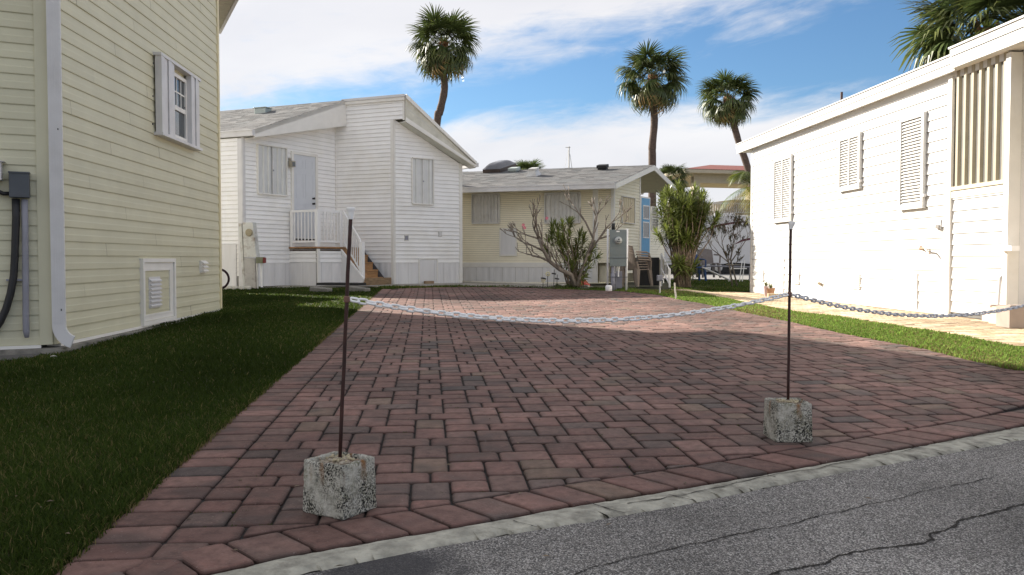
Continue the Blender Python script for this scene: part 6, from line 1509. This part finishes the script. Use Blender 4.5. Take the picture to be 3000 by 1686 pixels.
# two-storey building with red tile roof
Yr = 52.0; BF = Fr(tuple(at(2030, 600, Yr)[:2]), d=(0.97, 0.24)); m_st = mat('pale_stucco', (0.50, 0.44, 0.34), 0.8, 0.06)
bl = thing('red_roof_building', 'beige two storey building with red tile roof and open balcony beyond the trailer', 'building', (16, Yr + 3, 0.2))
ub = BF.px(2200, 600)[0] + 5; zB0 = BF.px(2048, 506)[1]
MB().fbox(BF, -0.9, ub, zB0 - 0.10, zB0 + 0.13, -9, 0.75).build('eave', m_st, bl)
q = [BF.p(-0.9, zB0 + 0.14, 0.75), BF.p(ub, zB0 + 0.14, 0.75), BF.p(ub, zB0 + 0.98, -4), BF.p(3.2, zB0 + 0.98, -4)]; slab(q, 0.04, m_red, bl)
z_b1 = BF.px(2100, 538)[1]
MB().fbox(BF, 0.0, ub, z_b1, zB0 - 0.1, -0.3, 0.1).build('beam', m_st, bl)
for u_ in (0.0, 7.2): MB().fbox(BF, u_, u_ + 0.42, 0.2, z_b1 + 0.4, -0.35, 0.12).build('column', m_st, bl)
zbal = BF.px(2100, 628)[1]
MB().fbox(BF, 0.4, ub, zbal - 0.25, zbal, -5, 0.3).build('balcony_floor', m_st, bl)
for h_ in (0.10, 0.62, 0.68): MB().fbox(BF, 0.4, ub, zbal + h_, zbal + h_ + 0.035, 0.2, 0.24).build('rail', m_alu, bl)
for k in range(44): MB().fbox(BF, 0.45 + k * 0.16, 0.475 + k * 0.16, zbal + 0.1, zbal + 0.62, 0.21, 0.235).build('baluster', m_alu, bl)
uq = BF.px(2150, 600)[0]; MB().fbox(BF, uq, ub, 0.2, BF.px(2150, 585)[1], -5, 0.0).build('stair_wall', m_st, bl)
MB().fbox(BF, 0.3, ub, 0.2, zbal - 0.25, -5, -2.5).build('ground_floor_wall', m_st, bl)
MB().fbox(BF, ub - 0.3, ub, 0.2, zB0, -9, -3).build('back_wall', m_st, bl)
# mast
pm = at(1667, 430, 85); mast = thing('sailboat_mast', 'thin sailboat mast with stays rising beyond the yellow house roof', 'mast', (pm.x, 85, 0.2))
MB().tube([(pm.x, 85, 0.2), (pm.x, 85, pm.z)], 0.07, 8).build('pole', m_galv, mast); MB().tube([(pm.x + 0.1, 85, pm.z - 0.8), (pm.x + 0.9, 85, 6)], 0.03, 5).tube([(pm.x - 0.1, 85, pm.z - 0.4), (pm.x - 1.6, 85, 4)], 0.012, 4).build('stay', m_galv, mast, kind='stuff')
MB().box(pm.x - 0.35, pm.x + 0.15, 84.98, 85.02, pm.z - 0.12, pm.z - 0.05).build('spreader', m_galv, mast)
# hull to carry the mast
hb = MB(); 
for k, (x, w, z) in enumerate(((-4, 0.1, 1.3), (-2, 1.0, 1.15), (0.5, 1.2, 1.1), (3.5, 0.9, 1.15))):
    hb.v += [(pm.x + x, 85 - w, z), (pm.x + x, 85 + w, z), (pm.x + x * 0.85, 85 + w * 0.3, 0.2), (pm.x + x * 0.85, 85 - w * 0.3, 0.2)]
for k in range(3):
    for j in range(4): hb.f.append((4 * k + j, 4 * k + (j + 1) % 4, 4 * k + 4 + (j + 1) % 4, 4 * k + 4 + j))
hb.f += [(0, 3, 2, 1), (12, 13, 14, 15)]; hb.build('hull', m_rv, mast)

# ------------------------------------------------------------------ meter stand in front of the yellow house
Ym = 18.2; MF = Fr(tuple(at(1811, 850, Ym)[:2]), d=(1.0, -0.10)); zgm = gz(2.3, Ym)
def mp(px_, py_, o=0.0): u, z = MF.px(px_, py_, o); return u, z
ms_ = thing('meter_stand', 'grey electric meter panel on two white pipe posts at the driveway end', 'meter', (*MF.p(0, 0)[:2], zgm))
u0, z1 = mp(1786, 674); u1, z0 = mp(1835, 781); zm_ = mp(1811, 722)[1]
MB().fbox(MF, u0, u1, z0, z1, -0.06, 0.05).build('panel_box', m_grey, ms_, bevel=0.008); MB().fbox(MF, u0 + 0.008, u1 - 0.008, zm_ + 0.004, z1 - 0.012, 0.051, 0.062).fbox(MF, u0 + 0.008, u1 - 0.008, z0 + 0.25, zm_ - 0.004, 0.051, 0.060).build('cover', m_grey, ms_)
u, z = mp(1811, 705); T = Matrix.Translation(Vector(MF.p(u, z, 0.06))) @ Vector((MF.n.x, MF.n.y, 0)).to_track_quat('Z', 'Y').to_matrix().to_4x4()
me_ = MB().lathe([(0.085, 0), (0.085, 0.02), (0.075, 0.03), (0.072, 0.085), (0.055, 0.10), (0.01, 0.105)], T, 20).build('meter', mat('meter_glass', (0.42, 0.44, 0.42), 0.12, 0.1, spec=0.9), ms_, smooth=True)
MB().fbox(MF, u - 0.035, u + 0.045, z - 0.03, z - 0.012, 0.155, 0.168).fbox(MF, u - 0.01, u + 0.03, z + 0.005, z + 0.03, 0.15, 0.167).build('dial', m_dgrey, me_)
MB().fbox(MF, u - 0.04, u + 0.03, z1 - 0.05, z1 - 0.025, 0.062, 0.066).build('sticker', m_plas, ms_)
for px_ in (1780, 1835): MB().tube([MF.p(mp(px_, 800)[0], zgm - 0.02, -0.09 if px_ < 1800 else 0.0), MF.p(mp(px_ + (2 if px_ > 1800 else 1), 700)[0], mp(px_, 671)[1], -0.09 if px_ < 1800 else 0)], 0.027 if px_ > 1800 else 0.022, 10).build('post', m_plas, ms_, smooth=True)
u = mp(1796, 700)[0]; MB().tube([MF.p(u, zgm, 0), MF.p(u, z0 + 0.02, 0)], 0.036, 10).tube([MF.p(u, zgm, 0), MF.p(u, zgm + 0.38, 0)], 0.048, 10).build('conduit', m_pvc, ms_, smooth=True)
u = mp(1797, 660)[0]; MB().tube([MF.p(u, z1, 0), MF.p(u, mp(1797, 655)[1], 0)], 0.038, 10).build('stack_pipe', m_dark, ms_, smooth=True)
u = mp(1805, 700)[0]; MB().tube([MF.p(u, zgm, -.05), MF.p(u, z0, -.05)], 0.014, 8).build('conduit', m_pvc, ms_)
u = mp(1812, 700)[0]; MB().tube([MF.p(u, zgm + .3, -.05), MF.p(u, z0, -.05)], 0.018, 8).build('conduit', m_plas, ms_)
for zz_ in (z0 + 0.18, zgm + 0.30): MB().tube([MF.p(u0 - 0.03, zz_, 0.055), MF.p(u1 + 0.03, zz_, 0.055)], 0.006, 6).build('strap', m_dgrey, ms_)
u = mp(1815, 820)[0]; MB().fbox(MF, u - 0.06, u + 0.06, zgm + 0.05, zgm + 0.42, -0.20, -0.08).build('small_box', m_pvc, ms_, bevel=0.01)
u = mp(1783, 850)[0]; c = Vector(MF.p(u, zgm, 0.18)); tag(recenter(MB().lathe([(0.07, 0), (0.075, 0.01), (0.075, 0.10), (0.055, 0.125), (0.01, 0.13)], Matrix.Translation(c), 14).build('pipe_cap', m_plas, smooth=True)), 'short white pipe cap on the ground at the foot of the meter stand', 'pipe cap')

# old leaning meter pedestal by the white house
Yo = 19.0; OF = Fr(tuple(at(730, 845, Yo)[:2]), d=(0.985, -0.17)); zo = gz(-6, Yo); ox = lambda a, c: OF.px(a, c)
op = thing('meter_pedestal', 'old peeling white meter pedestal leaning in front of the white house wall', 'meter', (*OF.p(0, 0)[:2], zo))
def quadbox(p4, o0, o1): return MB().fpoly(OF, [ox(*q) for q in p4], o0, o1)
m_old = mat('peeling_paint', (0.62, 0.62, 0.58), 0.7, 0.08, 8, 0.3, 60, dirt=(0.22, 0.14, 0.09), dirt_amt=0.85, dirt_scale=5)
quadbox([(718,755),(755,755),(744,652),(714,652)], -0.12, 0.06).build('meter_box', m_old, op, bevel=0.01)
quadbox([(719,846),(752,846),(748,757),(717,757)], -0.08, 0.03).build('lower_box', mat('rusted_panel', (0.48, 0.46, 0.43), 0.8, 0.1, 6, 0.3, 60, dirt=(0.13, 0.05, 0.03), dirt_amt=0.95, dirt_scale=2.5), op)
quadbox([(714,848),(719,848),(708,655),(700,655)], -0.05, 0.02).build('board', m_old, op)
u, z = ox(734, 682); T = Matrix.Translation(Vector(OF.p(u, z, 0.06))) @ Vector((OF.n.x, OF.n.y, 0)).to_track_quat('Z', 'Y').to_matrix().to_4x4()
MB().lathe([(0.085, 0), (0.085, 0.025), (0.075, 0.035), (0.01, 0.04)], T, 18).build('meter_disc', mat('aged_disc', (0.36, 0.31, 0.20), 0.6, 0.2), op)
MB().tube([OF.p(*ox(757, 846), 0.03), OF.p(*ox(755, 748), 0.03)], 0.022, 8).build('pipe', m_galv, op); MB().tube([OF.p(*ox(767, 842), 0.0), OF.p(*ox(766, 770), 0.0)], 0.026, 8).build('pipe', m_plas, op)
quadbox([(757,772),(776,772),(776,754),(757,754)], 0.0, 0.12).build('outlet_box', mat('olive_box', (0.20, 0.21, 0.13), 0.6, 0.2), op); quadbox([(776,771),(781,771),(781,755),(776,755)], 0.02, 0.10).build('outlet_plug', mat('red_plug', (0.20, 0.03, 0.03), 0.5, 0.1), op)
# stones, tyre, stepping blocks
m_stone = mat('pale_stone', (0.5, 0.48, 0.42), 0.9, 0.15, 10, 0.4, 30)
def stone(px_, py_, w, h, lab, Y=None, m=m_stone, grp=None):
    Y = Y or G(px_, py_)[1]; p = at(px_, py_, Y); p.z = gz(p.x, p.y); mb = MB(); n = 10; rd_ = random.Random(int(px_))
    rings = [(0.9, 0), (1.0, 0.4), (0.8, 0.8), (0.4, 1.0)]
    for r, z in rings:
        for j in range(n): a = 2 * pi * j / n; q = 1 + rd_.uniform(-.14, .14); mb.v.append((p.x + cos(a) * r * w * q, p.y + sin(a) * r * w * 0.7 * q, p.z + z * h))
    for i in range(3):
        for j in range(n): mb.f.append((i * n + j, i * n + (j + 1) % n, (i + 1) * n + (j + 1) % n, (i + 1) * n + j))
    mb.f.append(tuple(3 * n + j for j in range(n)))
    o = mb.build('stone', m, smooth=True); recenter(o); tag(o, lab, 'stone', grp); return o
for px_, l_ in ((655, 'whitish edging stone nearest the cream house, first of the row'), (672, 'second whitish edging stone from the cream house'), (690, 'middle whitish edging stone of the row of five'), (708, 'whitish edging stone at the foot of the leaning meter board'), (726, 'whitish edging stone at the far end of the row, below the old meter')): stone(px_, 851, 0.085, 0.09, l_, 18.6, grp='edging stones by the white house')
for (px_, py_, w, lab) in ((948, 838, 0.30, 'grey concrete block lying on the step slab left of the chain post'), (1052, 856, 0.42, 'broken concrete chunk on the lawn edge below the wooden steps'), (940, 857, 0.42, 'flat broken slab on the lawn below the white porch')):
    Y = G(px_, py_)[1]; p = at(px_, py_, Y); z = gz(p.x, p.y); T = Matrix.Translation((p.x, p.y, z)) @ Matrix.Rotation(-0.35 + random.uniform(-.1, .1), 4, 'Z') @ Matrix.Rotation(0.08, 4, 'Y')
    o = MB().box(-w / 2, w / 2, -0.12, 0.12, -0.01, 0.10, T).build('concrete_chunk', m_conc, bevel=0.02); recenter(o); tag(o, lab, 'concrete block')
p = at(1000, 846, 19.8); o = MB().box(-0.55, 0.55, -0.2, 0.2, 0.05, 0.11, Matrix.Translation((p.x, p.y, gz(p.x, p.y))) @ Matrix.Rotation(-0.3, 4, 'Z')).build('step_slab', m_dark); recenter(o); tag(o, 'dark slab lying across blocks before the wooden steps', 'slab')
p = at(640, 818, 17.8); mb = MB(); n = 28
T = Matrix.Translation(p) @ Matrix.Rotation(pi / 2, 4, 'X') @ Matrix.Rotation(0.2, 4, 'Y')
for i in range(n):
    a = 2 * pi * i / n
    for j in range(8): c = 2 * pi * j / 8; r = 0.21 + 0.024 * cos(c); mb.v.append(tuple(T @ Vector((cos(a) * r, sin(a) * r, 0.024 * sin(c)))))
for i in range(n):
    for j in range(8): mb.f.append((i * 8 + j, ((i + 1) % n) * 8 + j, ((i + 1) % n) * 8 + (j + 1) % 8, i * 8 + (j + 1) % 8))
tag(recenter(mb.build('tyre', mat('tyre_rubber', (0.035, 0.012, 0.018), 0.7, 0.1), smooth=True)), 'thin dark tyre standing just beyond the far corner of the cream house', 'tyre')

# brick against the skirt hatch
u, z = RW.px(1250, 828); c = Vector(RW.p(u, zg, 0.12)); T = Matrix.Translation(c) @ Matrix.Rotation(atan2(RW.d.y, RW.d.x), 4, 'Z')
o = MB().box(-0.13, 0.13, -0.05, 0.05, 0.0, 0.075, T).build('brick', mat('tan_brick', (0.30, 0.21, 0.13), 0.9, 0.2), bevel=0.006); recenter(o); tag(o, 'tan brick propped against the low hatch of the white house', 'brick')

# stacked plastic chairs
m_chair = mat('taupe_plastic', (0.27, 0.22, 0.185), 0.45, 0.06)
def chair(lab, loc, rz, m=m_chair, grp='stacked plastic chairs', tubes=False):
    root = thing('plastic_chair', lab, 'chair', loc, grp); root.rotation_euler = (0, 0, rz)
    MB().box(-0.24, 0.24, -0.22, 0.22, 0.40, 0.425).build('seat', m, root, local=True, bevel=0.01)
    bkm = MB(); n = 8
    for i in range(n + 1):
        a = -0.9 + 1.8 * i / n; x = 0.25 * sin(a) / sin(0.9); y = 0.22 + 0.05 * (cos(a) - 0.62)
        bkm.v += [(x, y, 0.42), (x * 0.95, y + 0.10, 0.84 - 0.05 * abs(a)), (x, y + 0.02, 0.42), (x * 0.95, y + 0.12, 0.84 - 0.05 * abs(a))]
    for i in range(n): k = 4 * i; bkm.f += [(k, k + 4, k + 5, k + 1), (k + 2, k + 3, k + 7, k + 6), (k + 1, k + 5, k + 7, k + 3)]
    bkm.build('backrest', m, root, local=True)
    for sx in (-1, 1):
        MB().tube([(sx * 0.27, -0.20, 0.42), (sx * 0.28, -0.20, 0.62), (sx * 0.28, -0.1, 0.65), (sx * 0.27, 0.24, 0.66)], 0.022, 6).build('armrest', m, root, local=True)
        for sy in (-1, 1): MB().hexa([(sx * 0.25, sy * 0.24 - .03, 0), (sx * 0.25 + sx * 0.045, sy * 0.24 - .03, 0), (sx * 0.25 + sx * .045, sy * 0.24 + .03, 0), (sx * 0.25, sy * 0.24 + .03, 0), (sx * 0.20, sy * 0.20 - .05, 0.41), (sx * 0.20 + sx * 0.06, sy * 0.20 - .05, 0.41), (sx * 0.20 + sx * .06, sy * 0.20 + .05, 0.41), (sx * 0.20, sy * 0.20 + .05, 0.41)]).build('leg', m, root, local=True)
    return root
def dup(root, loc, rz, label):
    r = root.copy(); COL.objects.link(r); r.location = loc; r.rotation_euler = (0, 0, rz); r['label'] = label
    for ch in list(root.children):
        c = ch.copy(); COL.objects.link(c); c.parent = r
        for g_ in ch.children: d_ = g_.copy(); COL.objects.link(d_); d_.parent = c
    return r
pc = at(1866, 842, 20.6); pz = gz(pc.x, pc.y) + 0.0
labs = ['taupe plastic chair at the bottom of the stack by the yellow house', 'second taupe plastic chair up in the stack by the yellow house', 'third taupe plastic chair up in the stack by the yellow house', 'topmost taupe plastic chair of the stack by the yellow house']
c0 = chair(labs[0], (pc.x, pc.y, pz), 2.2)
for i in range(1, 4): dup(c0, (pc.x - 0.012 * i, pc.y + 0.02 * i, pz + 0.062 * i), 2.2, labs[i])
# black screen box on the porch
u0 = YG.px(1871, 800)[0]; bxY = 21.2; pL = at(1871, 842, bxY); pR = at(1932, 842, bxY)
o = MB().box(pL.x, pR.x, bxY, bxY + 0.7, 0.245, at(1900, 755, bxY).z).build('storage_box', m_dark, bevel=0.015); recenter(o); tag(o, 'black storage box standing under the blue door of the yellow house', 'box')
# steps railing of the yellow house
rl_ = thing('step_railing', 'white metal step railing beside the black storage box', 'railing', (*at(1940, 842, 20.9)[:2], 0.24))
a0, a1 = at(1938, 745, 20.9), at(1962, 790, 19.9)
for dz_, nm in ((0.0, 'rail'), (-0.36, 'rail')): MB().tube([a0 + Vector((0, 0, dz_)), a1 + Vector((0, 0, dz_))], 0.018, 6).build(nm, m_plas, rl_)
for k in range(7): p = a0.lerp(a1, k / 6); MB().tube([p, p + Vector((0, 0, -0.36))], 0.007, 5).build('baluster', m_plas, rl_)
for p in (a0, a1): MB().tube([p + Vector((0, 0, 0.02)), Vector((p.x, p.y, 0.24))], 0.025, 6).build('post', m_plas, rl_)
# faucet post, stake
fp = thing('faucet_post', 'grey hose faucet on a short post in the grass near the dracaena', 'faucet', (*at(1933, 862, 17.0)[:2], gz(3, 17)))
f0_ = Vector(fp.location); MB().tube([f0_, f0_ + Vector((0, 0, 0.33))], 0.016, 8).build('post', m_galv, fp); MB().box(-.06, .06, -.05, .05, 0.26, 0.38, Matrix.Translation(f0_)).build('valve_box', m_pvc, fp, bevel=0.012); MB().tube([f0_ + Vector((.03, -.03, .30)), f0_ + Vector((.05, -.12, .28)), f0_ + Vector((.05, -.13, .22))], 0.012, 6).build('spout', m_galv, fp)
s0_ = at(1981, 877, 15.4); s0_.z = gz(s0_.x, s0_.y); o = MB().tube([s0_, s0_ + Vector((-.02, .01, .15)), s0_ + Vector((-.03, .01, .29))], [0.018, 0.016, 0.014], 7).build('stake', mat('birch_stake', (0.62, 0.58, 0.52), 0.8, 0.2, 30)); recenter(o); tag(o, 'white weathered stake in the grass in front of the big dracaena', 'stake')

# garden lights and ornament at the plumeria
def solar(px_, py_top, py_base, lab, kind):
    Y = 19.3; b0_ = at(px_, py_base, Y); b0_.z = gz(b0_.x, Y); tp = at(px_ + 2, py_top, Y); root = thing('solar_light', lab, 'garden light', tuple(b0_), 'garden lights by the plumeria')
    MB().tube([b0_, tp], 0.008, 6).build('stake', m_dark, root)
    if kind == 'lamp': MB().lathe([(0.03, -0.09), (0.055, -0.02), (0.06, 0.0)], Matrix.Translation(tp) @ Matrix.Rotation(0.2, 4, 'Y'), 10).build('lamp_head', mat('lamp_cream', (0.7, 0.66, 0.5), 0.4, 0.1), root); MB().lathe([(0.065, 0.0), (0.065, 0.02), (0.02, 0.035)], Matrix.Translation(tp) @ Matrix.Rotation(0.2, 4, 'Y'), 10).build('lid', m_dark, root)
    elif kind == 'flower':
        for k in range(6): a = k * 1.047; c = tp + Vector((cos(a) * 0.04, -0.01, sin(a) * 0.04)); MB().lathe([(0.005, -.02), (0.028, 0), (0.005, .02)], Matrix.Translation(c), 6).build('petal', mat('cream_petal', (0.72, 0.68, 0.45), 0.5, 0.1), root)
    else: MB().box(-0.06, 0.04, -0.03, 0.03, -0.015, 0.015, Matrix.Translation(tp - Vector((0, 0, .1))) @ Matrix.Rotation(0.15, 4, 'Y')).build('solar_panel', m_dark, root)
solar(1590, 818, 838, 'short solar lamp with cream head and black lid, leftmost in the bed', 'lamp'); solar(1603, 803, 838, 'thin garden light with pale flower head beside the plumeria', 'flower'); solar(1622, 790, 838, 'tall thin garden stake with small dark solar plate near the plumeria', 'plate'); solar(1631, 805, 838, 'short garden stake with small dark plate, closest to the plumeria trunk', 'plate')
p = at(1707, 840, 19.9); p.z = gz(p.x, p.y); mb = MB(); P = [(p + Vector((-0.10, 0, 0.02))), p + Vector((-0.04, 0, .11)), p + Vector((.05, 0, .10)), p + Vector((.17, 0, .03))]
o = mb.tube(P, [0.05, 0.10, 0.08, 0.02], 10).build('garden_ornament', mat('faded_pink', (0.75, 0.16, 0.14), 0.5, 0.1), smooth=True); recenter(o); tag(o, 'faded pink garden ornament lying under the plumeria', 'ornament')
for px_, lab in ((1633, 'rounded green groundcover clump left of the plumeria base'), (1662, 'low green groundcover clump right at the plumeria base')):
    mb = MB(); rd = random.Random(px_); p = at(px_, 840, 19.4); p.z = gz(p.x, p.y)
    for _ in range(260):
        a = rd.uniform(0, 6.28); r = rd.uniform(0, 0.11); z = rd.uniform(0.0, 0.09) * (1 - r * 5); q = p + Vector((cos(a) * r, sin(a) * r, z)); d = Vector((rd.uniform(-1, 1), rd.uniform(-1, 1), rd.uniform(0, 1))) * 0.03; mb.add([q, q + d + Vector((.006, 0, 0)), q + d * 1.2 - Vector((.006, 0, 0))], [(0, 1, 2)])
    o = mb.build('groundcover_plant', m_drac, tint=(1, 1, 1)); o['kind'] = 'thing'; recenter(o); tag(o, lab, 'plant')
# seats and table by the trailer
Yc = 25.5; zc_ = 0.25
o1 = chair('blue folding chair by the trailer, beside the dracaena trunk', (at(2034, 820, Yc).x, Yc, zc_), 0.2, mat('blue_canvas', (0.03, 0.08, 0.22), 0.6, 0.1), 'chairs by the trailer')
o2_ = chair('grey sling chair with high back behind the leaning white pole', (at(2086, 820, 27).x, 27.5, zc_ + 0.05), 0.15, mat('grey_sling', (0.22, 0.19, 0.18), 0.6, 0.1), 'chairs by the trailer'); o2_.scale = (1.1, 1.1, 1.15)
tb = thing('folding_table', 'white folding side table by the trailer', 'table', (*at(2158, 822, 25)[:2], zc_)); t0_ = Vector(tb.location)
MB().tube([t0_ + Vector((-.18, 0, .38)), t0_ + Vector((.30, 0, .38))], 0.02, 6).build('table_top', m_plas, tb)
for x0, x1 in ((-.20, -.05), (.12, .22), (.20, .30)): MB().tube([t0_ + Vector((x0 - .06, -.1, 0)), t0_ + Vector((x1 - .06, 0, .62))], 0.013, 6).build('leg', m_plas, tb)
lp_ = MB().tube([at(2058, 784, 25.2), at(2142, 823, 24.2)], 0.028, 8).build('leaning_pole', m_galv); recenter(lp_); tag(lp_, 'pale metal pole lying aslant in front of the trailer', 'pole')
lp_ = MB().tube([at(2023, 779, 25.8), at(2200, 783, 25.4)], 0.025, 8).tube([at(2030, 779, 25.8), Vector((at(2030, 779, 25.8).x, 25.8, 0.25))], 0.02, 6).tube([at(2196, 783, 25.4), Vector((at(2196, 783, 25.4).x, 25.4, 0.25))], 0.02, 6).build('low_rail', m_pvc); recenter(lp_); tag(lp_, 'long low grey rail in front of the trailer wheels', 'rail')
# pots and boxes by the white home
def pot(px_, Y, r, h, lab, m, plant=True):
    p = at(px_, 850, Y); p.z = gz(p.x, p.y); root = thing('potted_plant', lab, 'plant pot', tuple(p)); MB().lathe([(r * .7, 0), (r, h * .9), (r * 1.05, h), (r * .9, h), (r * .85, h * .85)], Matrix.Translation(p), 14).build('pot', m, root)
    if plant:
        mb = MB(); T = []; rd = random.Random(int(px_))
        for _ in range(60):
            a = rd.uniform(0, 6.28); e_ = rd.uniform(0.3, 1.4); l = rd.uniform(.06, .16); q = p + Vector((0, 0, h)); d = Vector((cos(a) * cos(e_), sin(a) * cos(e_), sin(e_))); s_ = Vector((-sin(a), cos(a), 0)) * .01
            mb.add([q - s_, q + s_, q + d * l], [(0, 1, 2)]); T += [(2.2, 1.8, 1.2, 1)] * 3
        mb.build('leaves', m_frond, root, tint=T, kind='stuff')
pot(2258, 16.9, 0.085, 0.17, 'terracotta pot with a pale plant at the white home wall', mat('terracotta', (0.42, 0.24, 0.15), 0.8, 0.15))
pot(2244, 17.2, 0.05, 0.20, 'slim pinkish pot left of the terracotta pot', mat('pinkish_pot', (0.5, 0.38, 0.38), 0.6, 0.15))
p = at(2268, 865, 16.4); o = MB().box(-0.12, 0.12, -0.05, 0.05, 0, 0.085, Matrix.Translation((p.x, p.y, gz(p.x, p.y))) @ Matrix.Rotation(-0.15, 4, 'Z')).build('brick', mat('pale_block', (0.55, 0.45, 0.30), 0.9, 0.1), bevel=0.006); recenter(o); tag(o, 'pale tan brick lying in front of the terracotta pot', 'brick')
for (pxx, w, h, o_, lab, m) in ((2907, 0.16, 0.20, 0.02, 'pinkish block standing against the wall under the drain pipe', mat('pink_block', (0.55, 0.43, 0.38), 0.8, 0.1)), (2928, 0.16, 0.19, 0.16, 'second tan block beside the pinkish one at the wall', mat('tan_block', (0.60, 0.50, 0.36), 0.8, 0.1)), (2968, 0.24, 0.24, 0.30, 'larger grey brown planter block at the near end of the white home', mat('grey_planter', (0.33, 0.27, 0.23), 0.8, 0.1))):
    s_ = HR_.px(pxx, 915, o_ + 0.08)[0]; p = HR_.p(s_, 0, o_ + 0.08); T = Matrix.Translation((p[0], p[1], gz(p[0], p[1]))) @ Matrix.Rotation(atan2(HR_.d.y, HR_.d.x), 4, 'Z')
    o = MB().box(-w / 2, w / 2, -w / 2, w / 2, 0, h, T).box(-w / 2 + .02, w / 2 - .02, -w / 2 + .02, w / 2 - .02, h, h + 0.012, T).build('block', m, bevel=0.006); recenter(o); tag(o, lab, 'block')
# moss and weeds in the joints
mb = MB(); T = []; rd = random.Random(99)
for _ in range(420):
    Y = 2.3 + 9 * rd.random() ** 2; X = rd.uniform(leftX(Y), min(3.6, 0.64 * Y))
    if not inside(OUT, X, Y): continue
    v_ = (Vector((X, Y)) - O0); rr_ = v_.dot(ey); rr_ = round(rr_ / U) * U; q = O0 + ex * v_.dot(ex) + ey * rr_
    for k in range(6):
        a = rd.uniform(0, 6.28); l = rd.uniform(.003, .009); x, y = q.x + rd.uniform(-.012, .012), q.y + rd.uniform(-.003, .003); z = gz(x, y) - 0.008
        mb.add([(x - .0015, y, z), (x + .0015, y, z), (x + cos(a) * l, y + sin(a) * l, z + rd.uniform(.006, .014))], [(0, 1, 2)]); T += [(0.06, 0.085, 0.02, 1)] * 3
mb.build('joint_moss', m_blade, kind='stuff', tint=T)
# litter: leaves and petals on the bricks
mb = MB(); rd = random.Random(77)
for _ in range(230):
    Y = rd.uniform(2.4, 12); X = rd.uniform(-0.6 * Y, 3.9)
    if inside(HOUSE_L, X, Y) or (not inside(OUT, X, Y) and rd.random() < 0.35): continue
    a = rd.uniform(0, 6.28); l = rd.uniform(.006, .018); z = gz(X, Y) + (0.003 if inside(OUT, X, Y) or X > leftX(Y) else 0.03)
    mb.add([(X - cos(a) * l, Y - sin(a) * l, z), (X + sin(a) * l * .4, Y - cos(a) * l * .4, z + .004), (X + cos(a) * l, Y + sin(a) * l, z + .001), (X - sin(a) * l * .4, Y + cos(a) * l * .4, z + .002)], [(0, 1, 2, 3)])
o = mb.build('leaf_litter', mat('dry_leaf', (0.16, 0.12, 0.08), 0.8, 0.5, 3), kind='stuff')
for px_, py_, lab in ((157, 1052, 'small white stone in the grass below the downspout'),):
    stone(px_, py_, 0.03, 0.03, lab, m=m_stone)
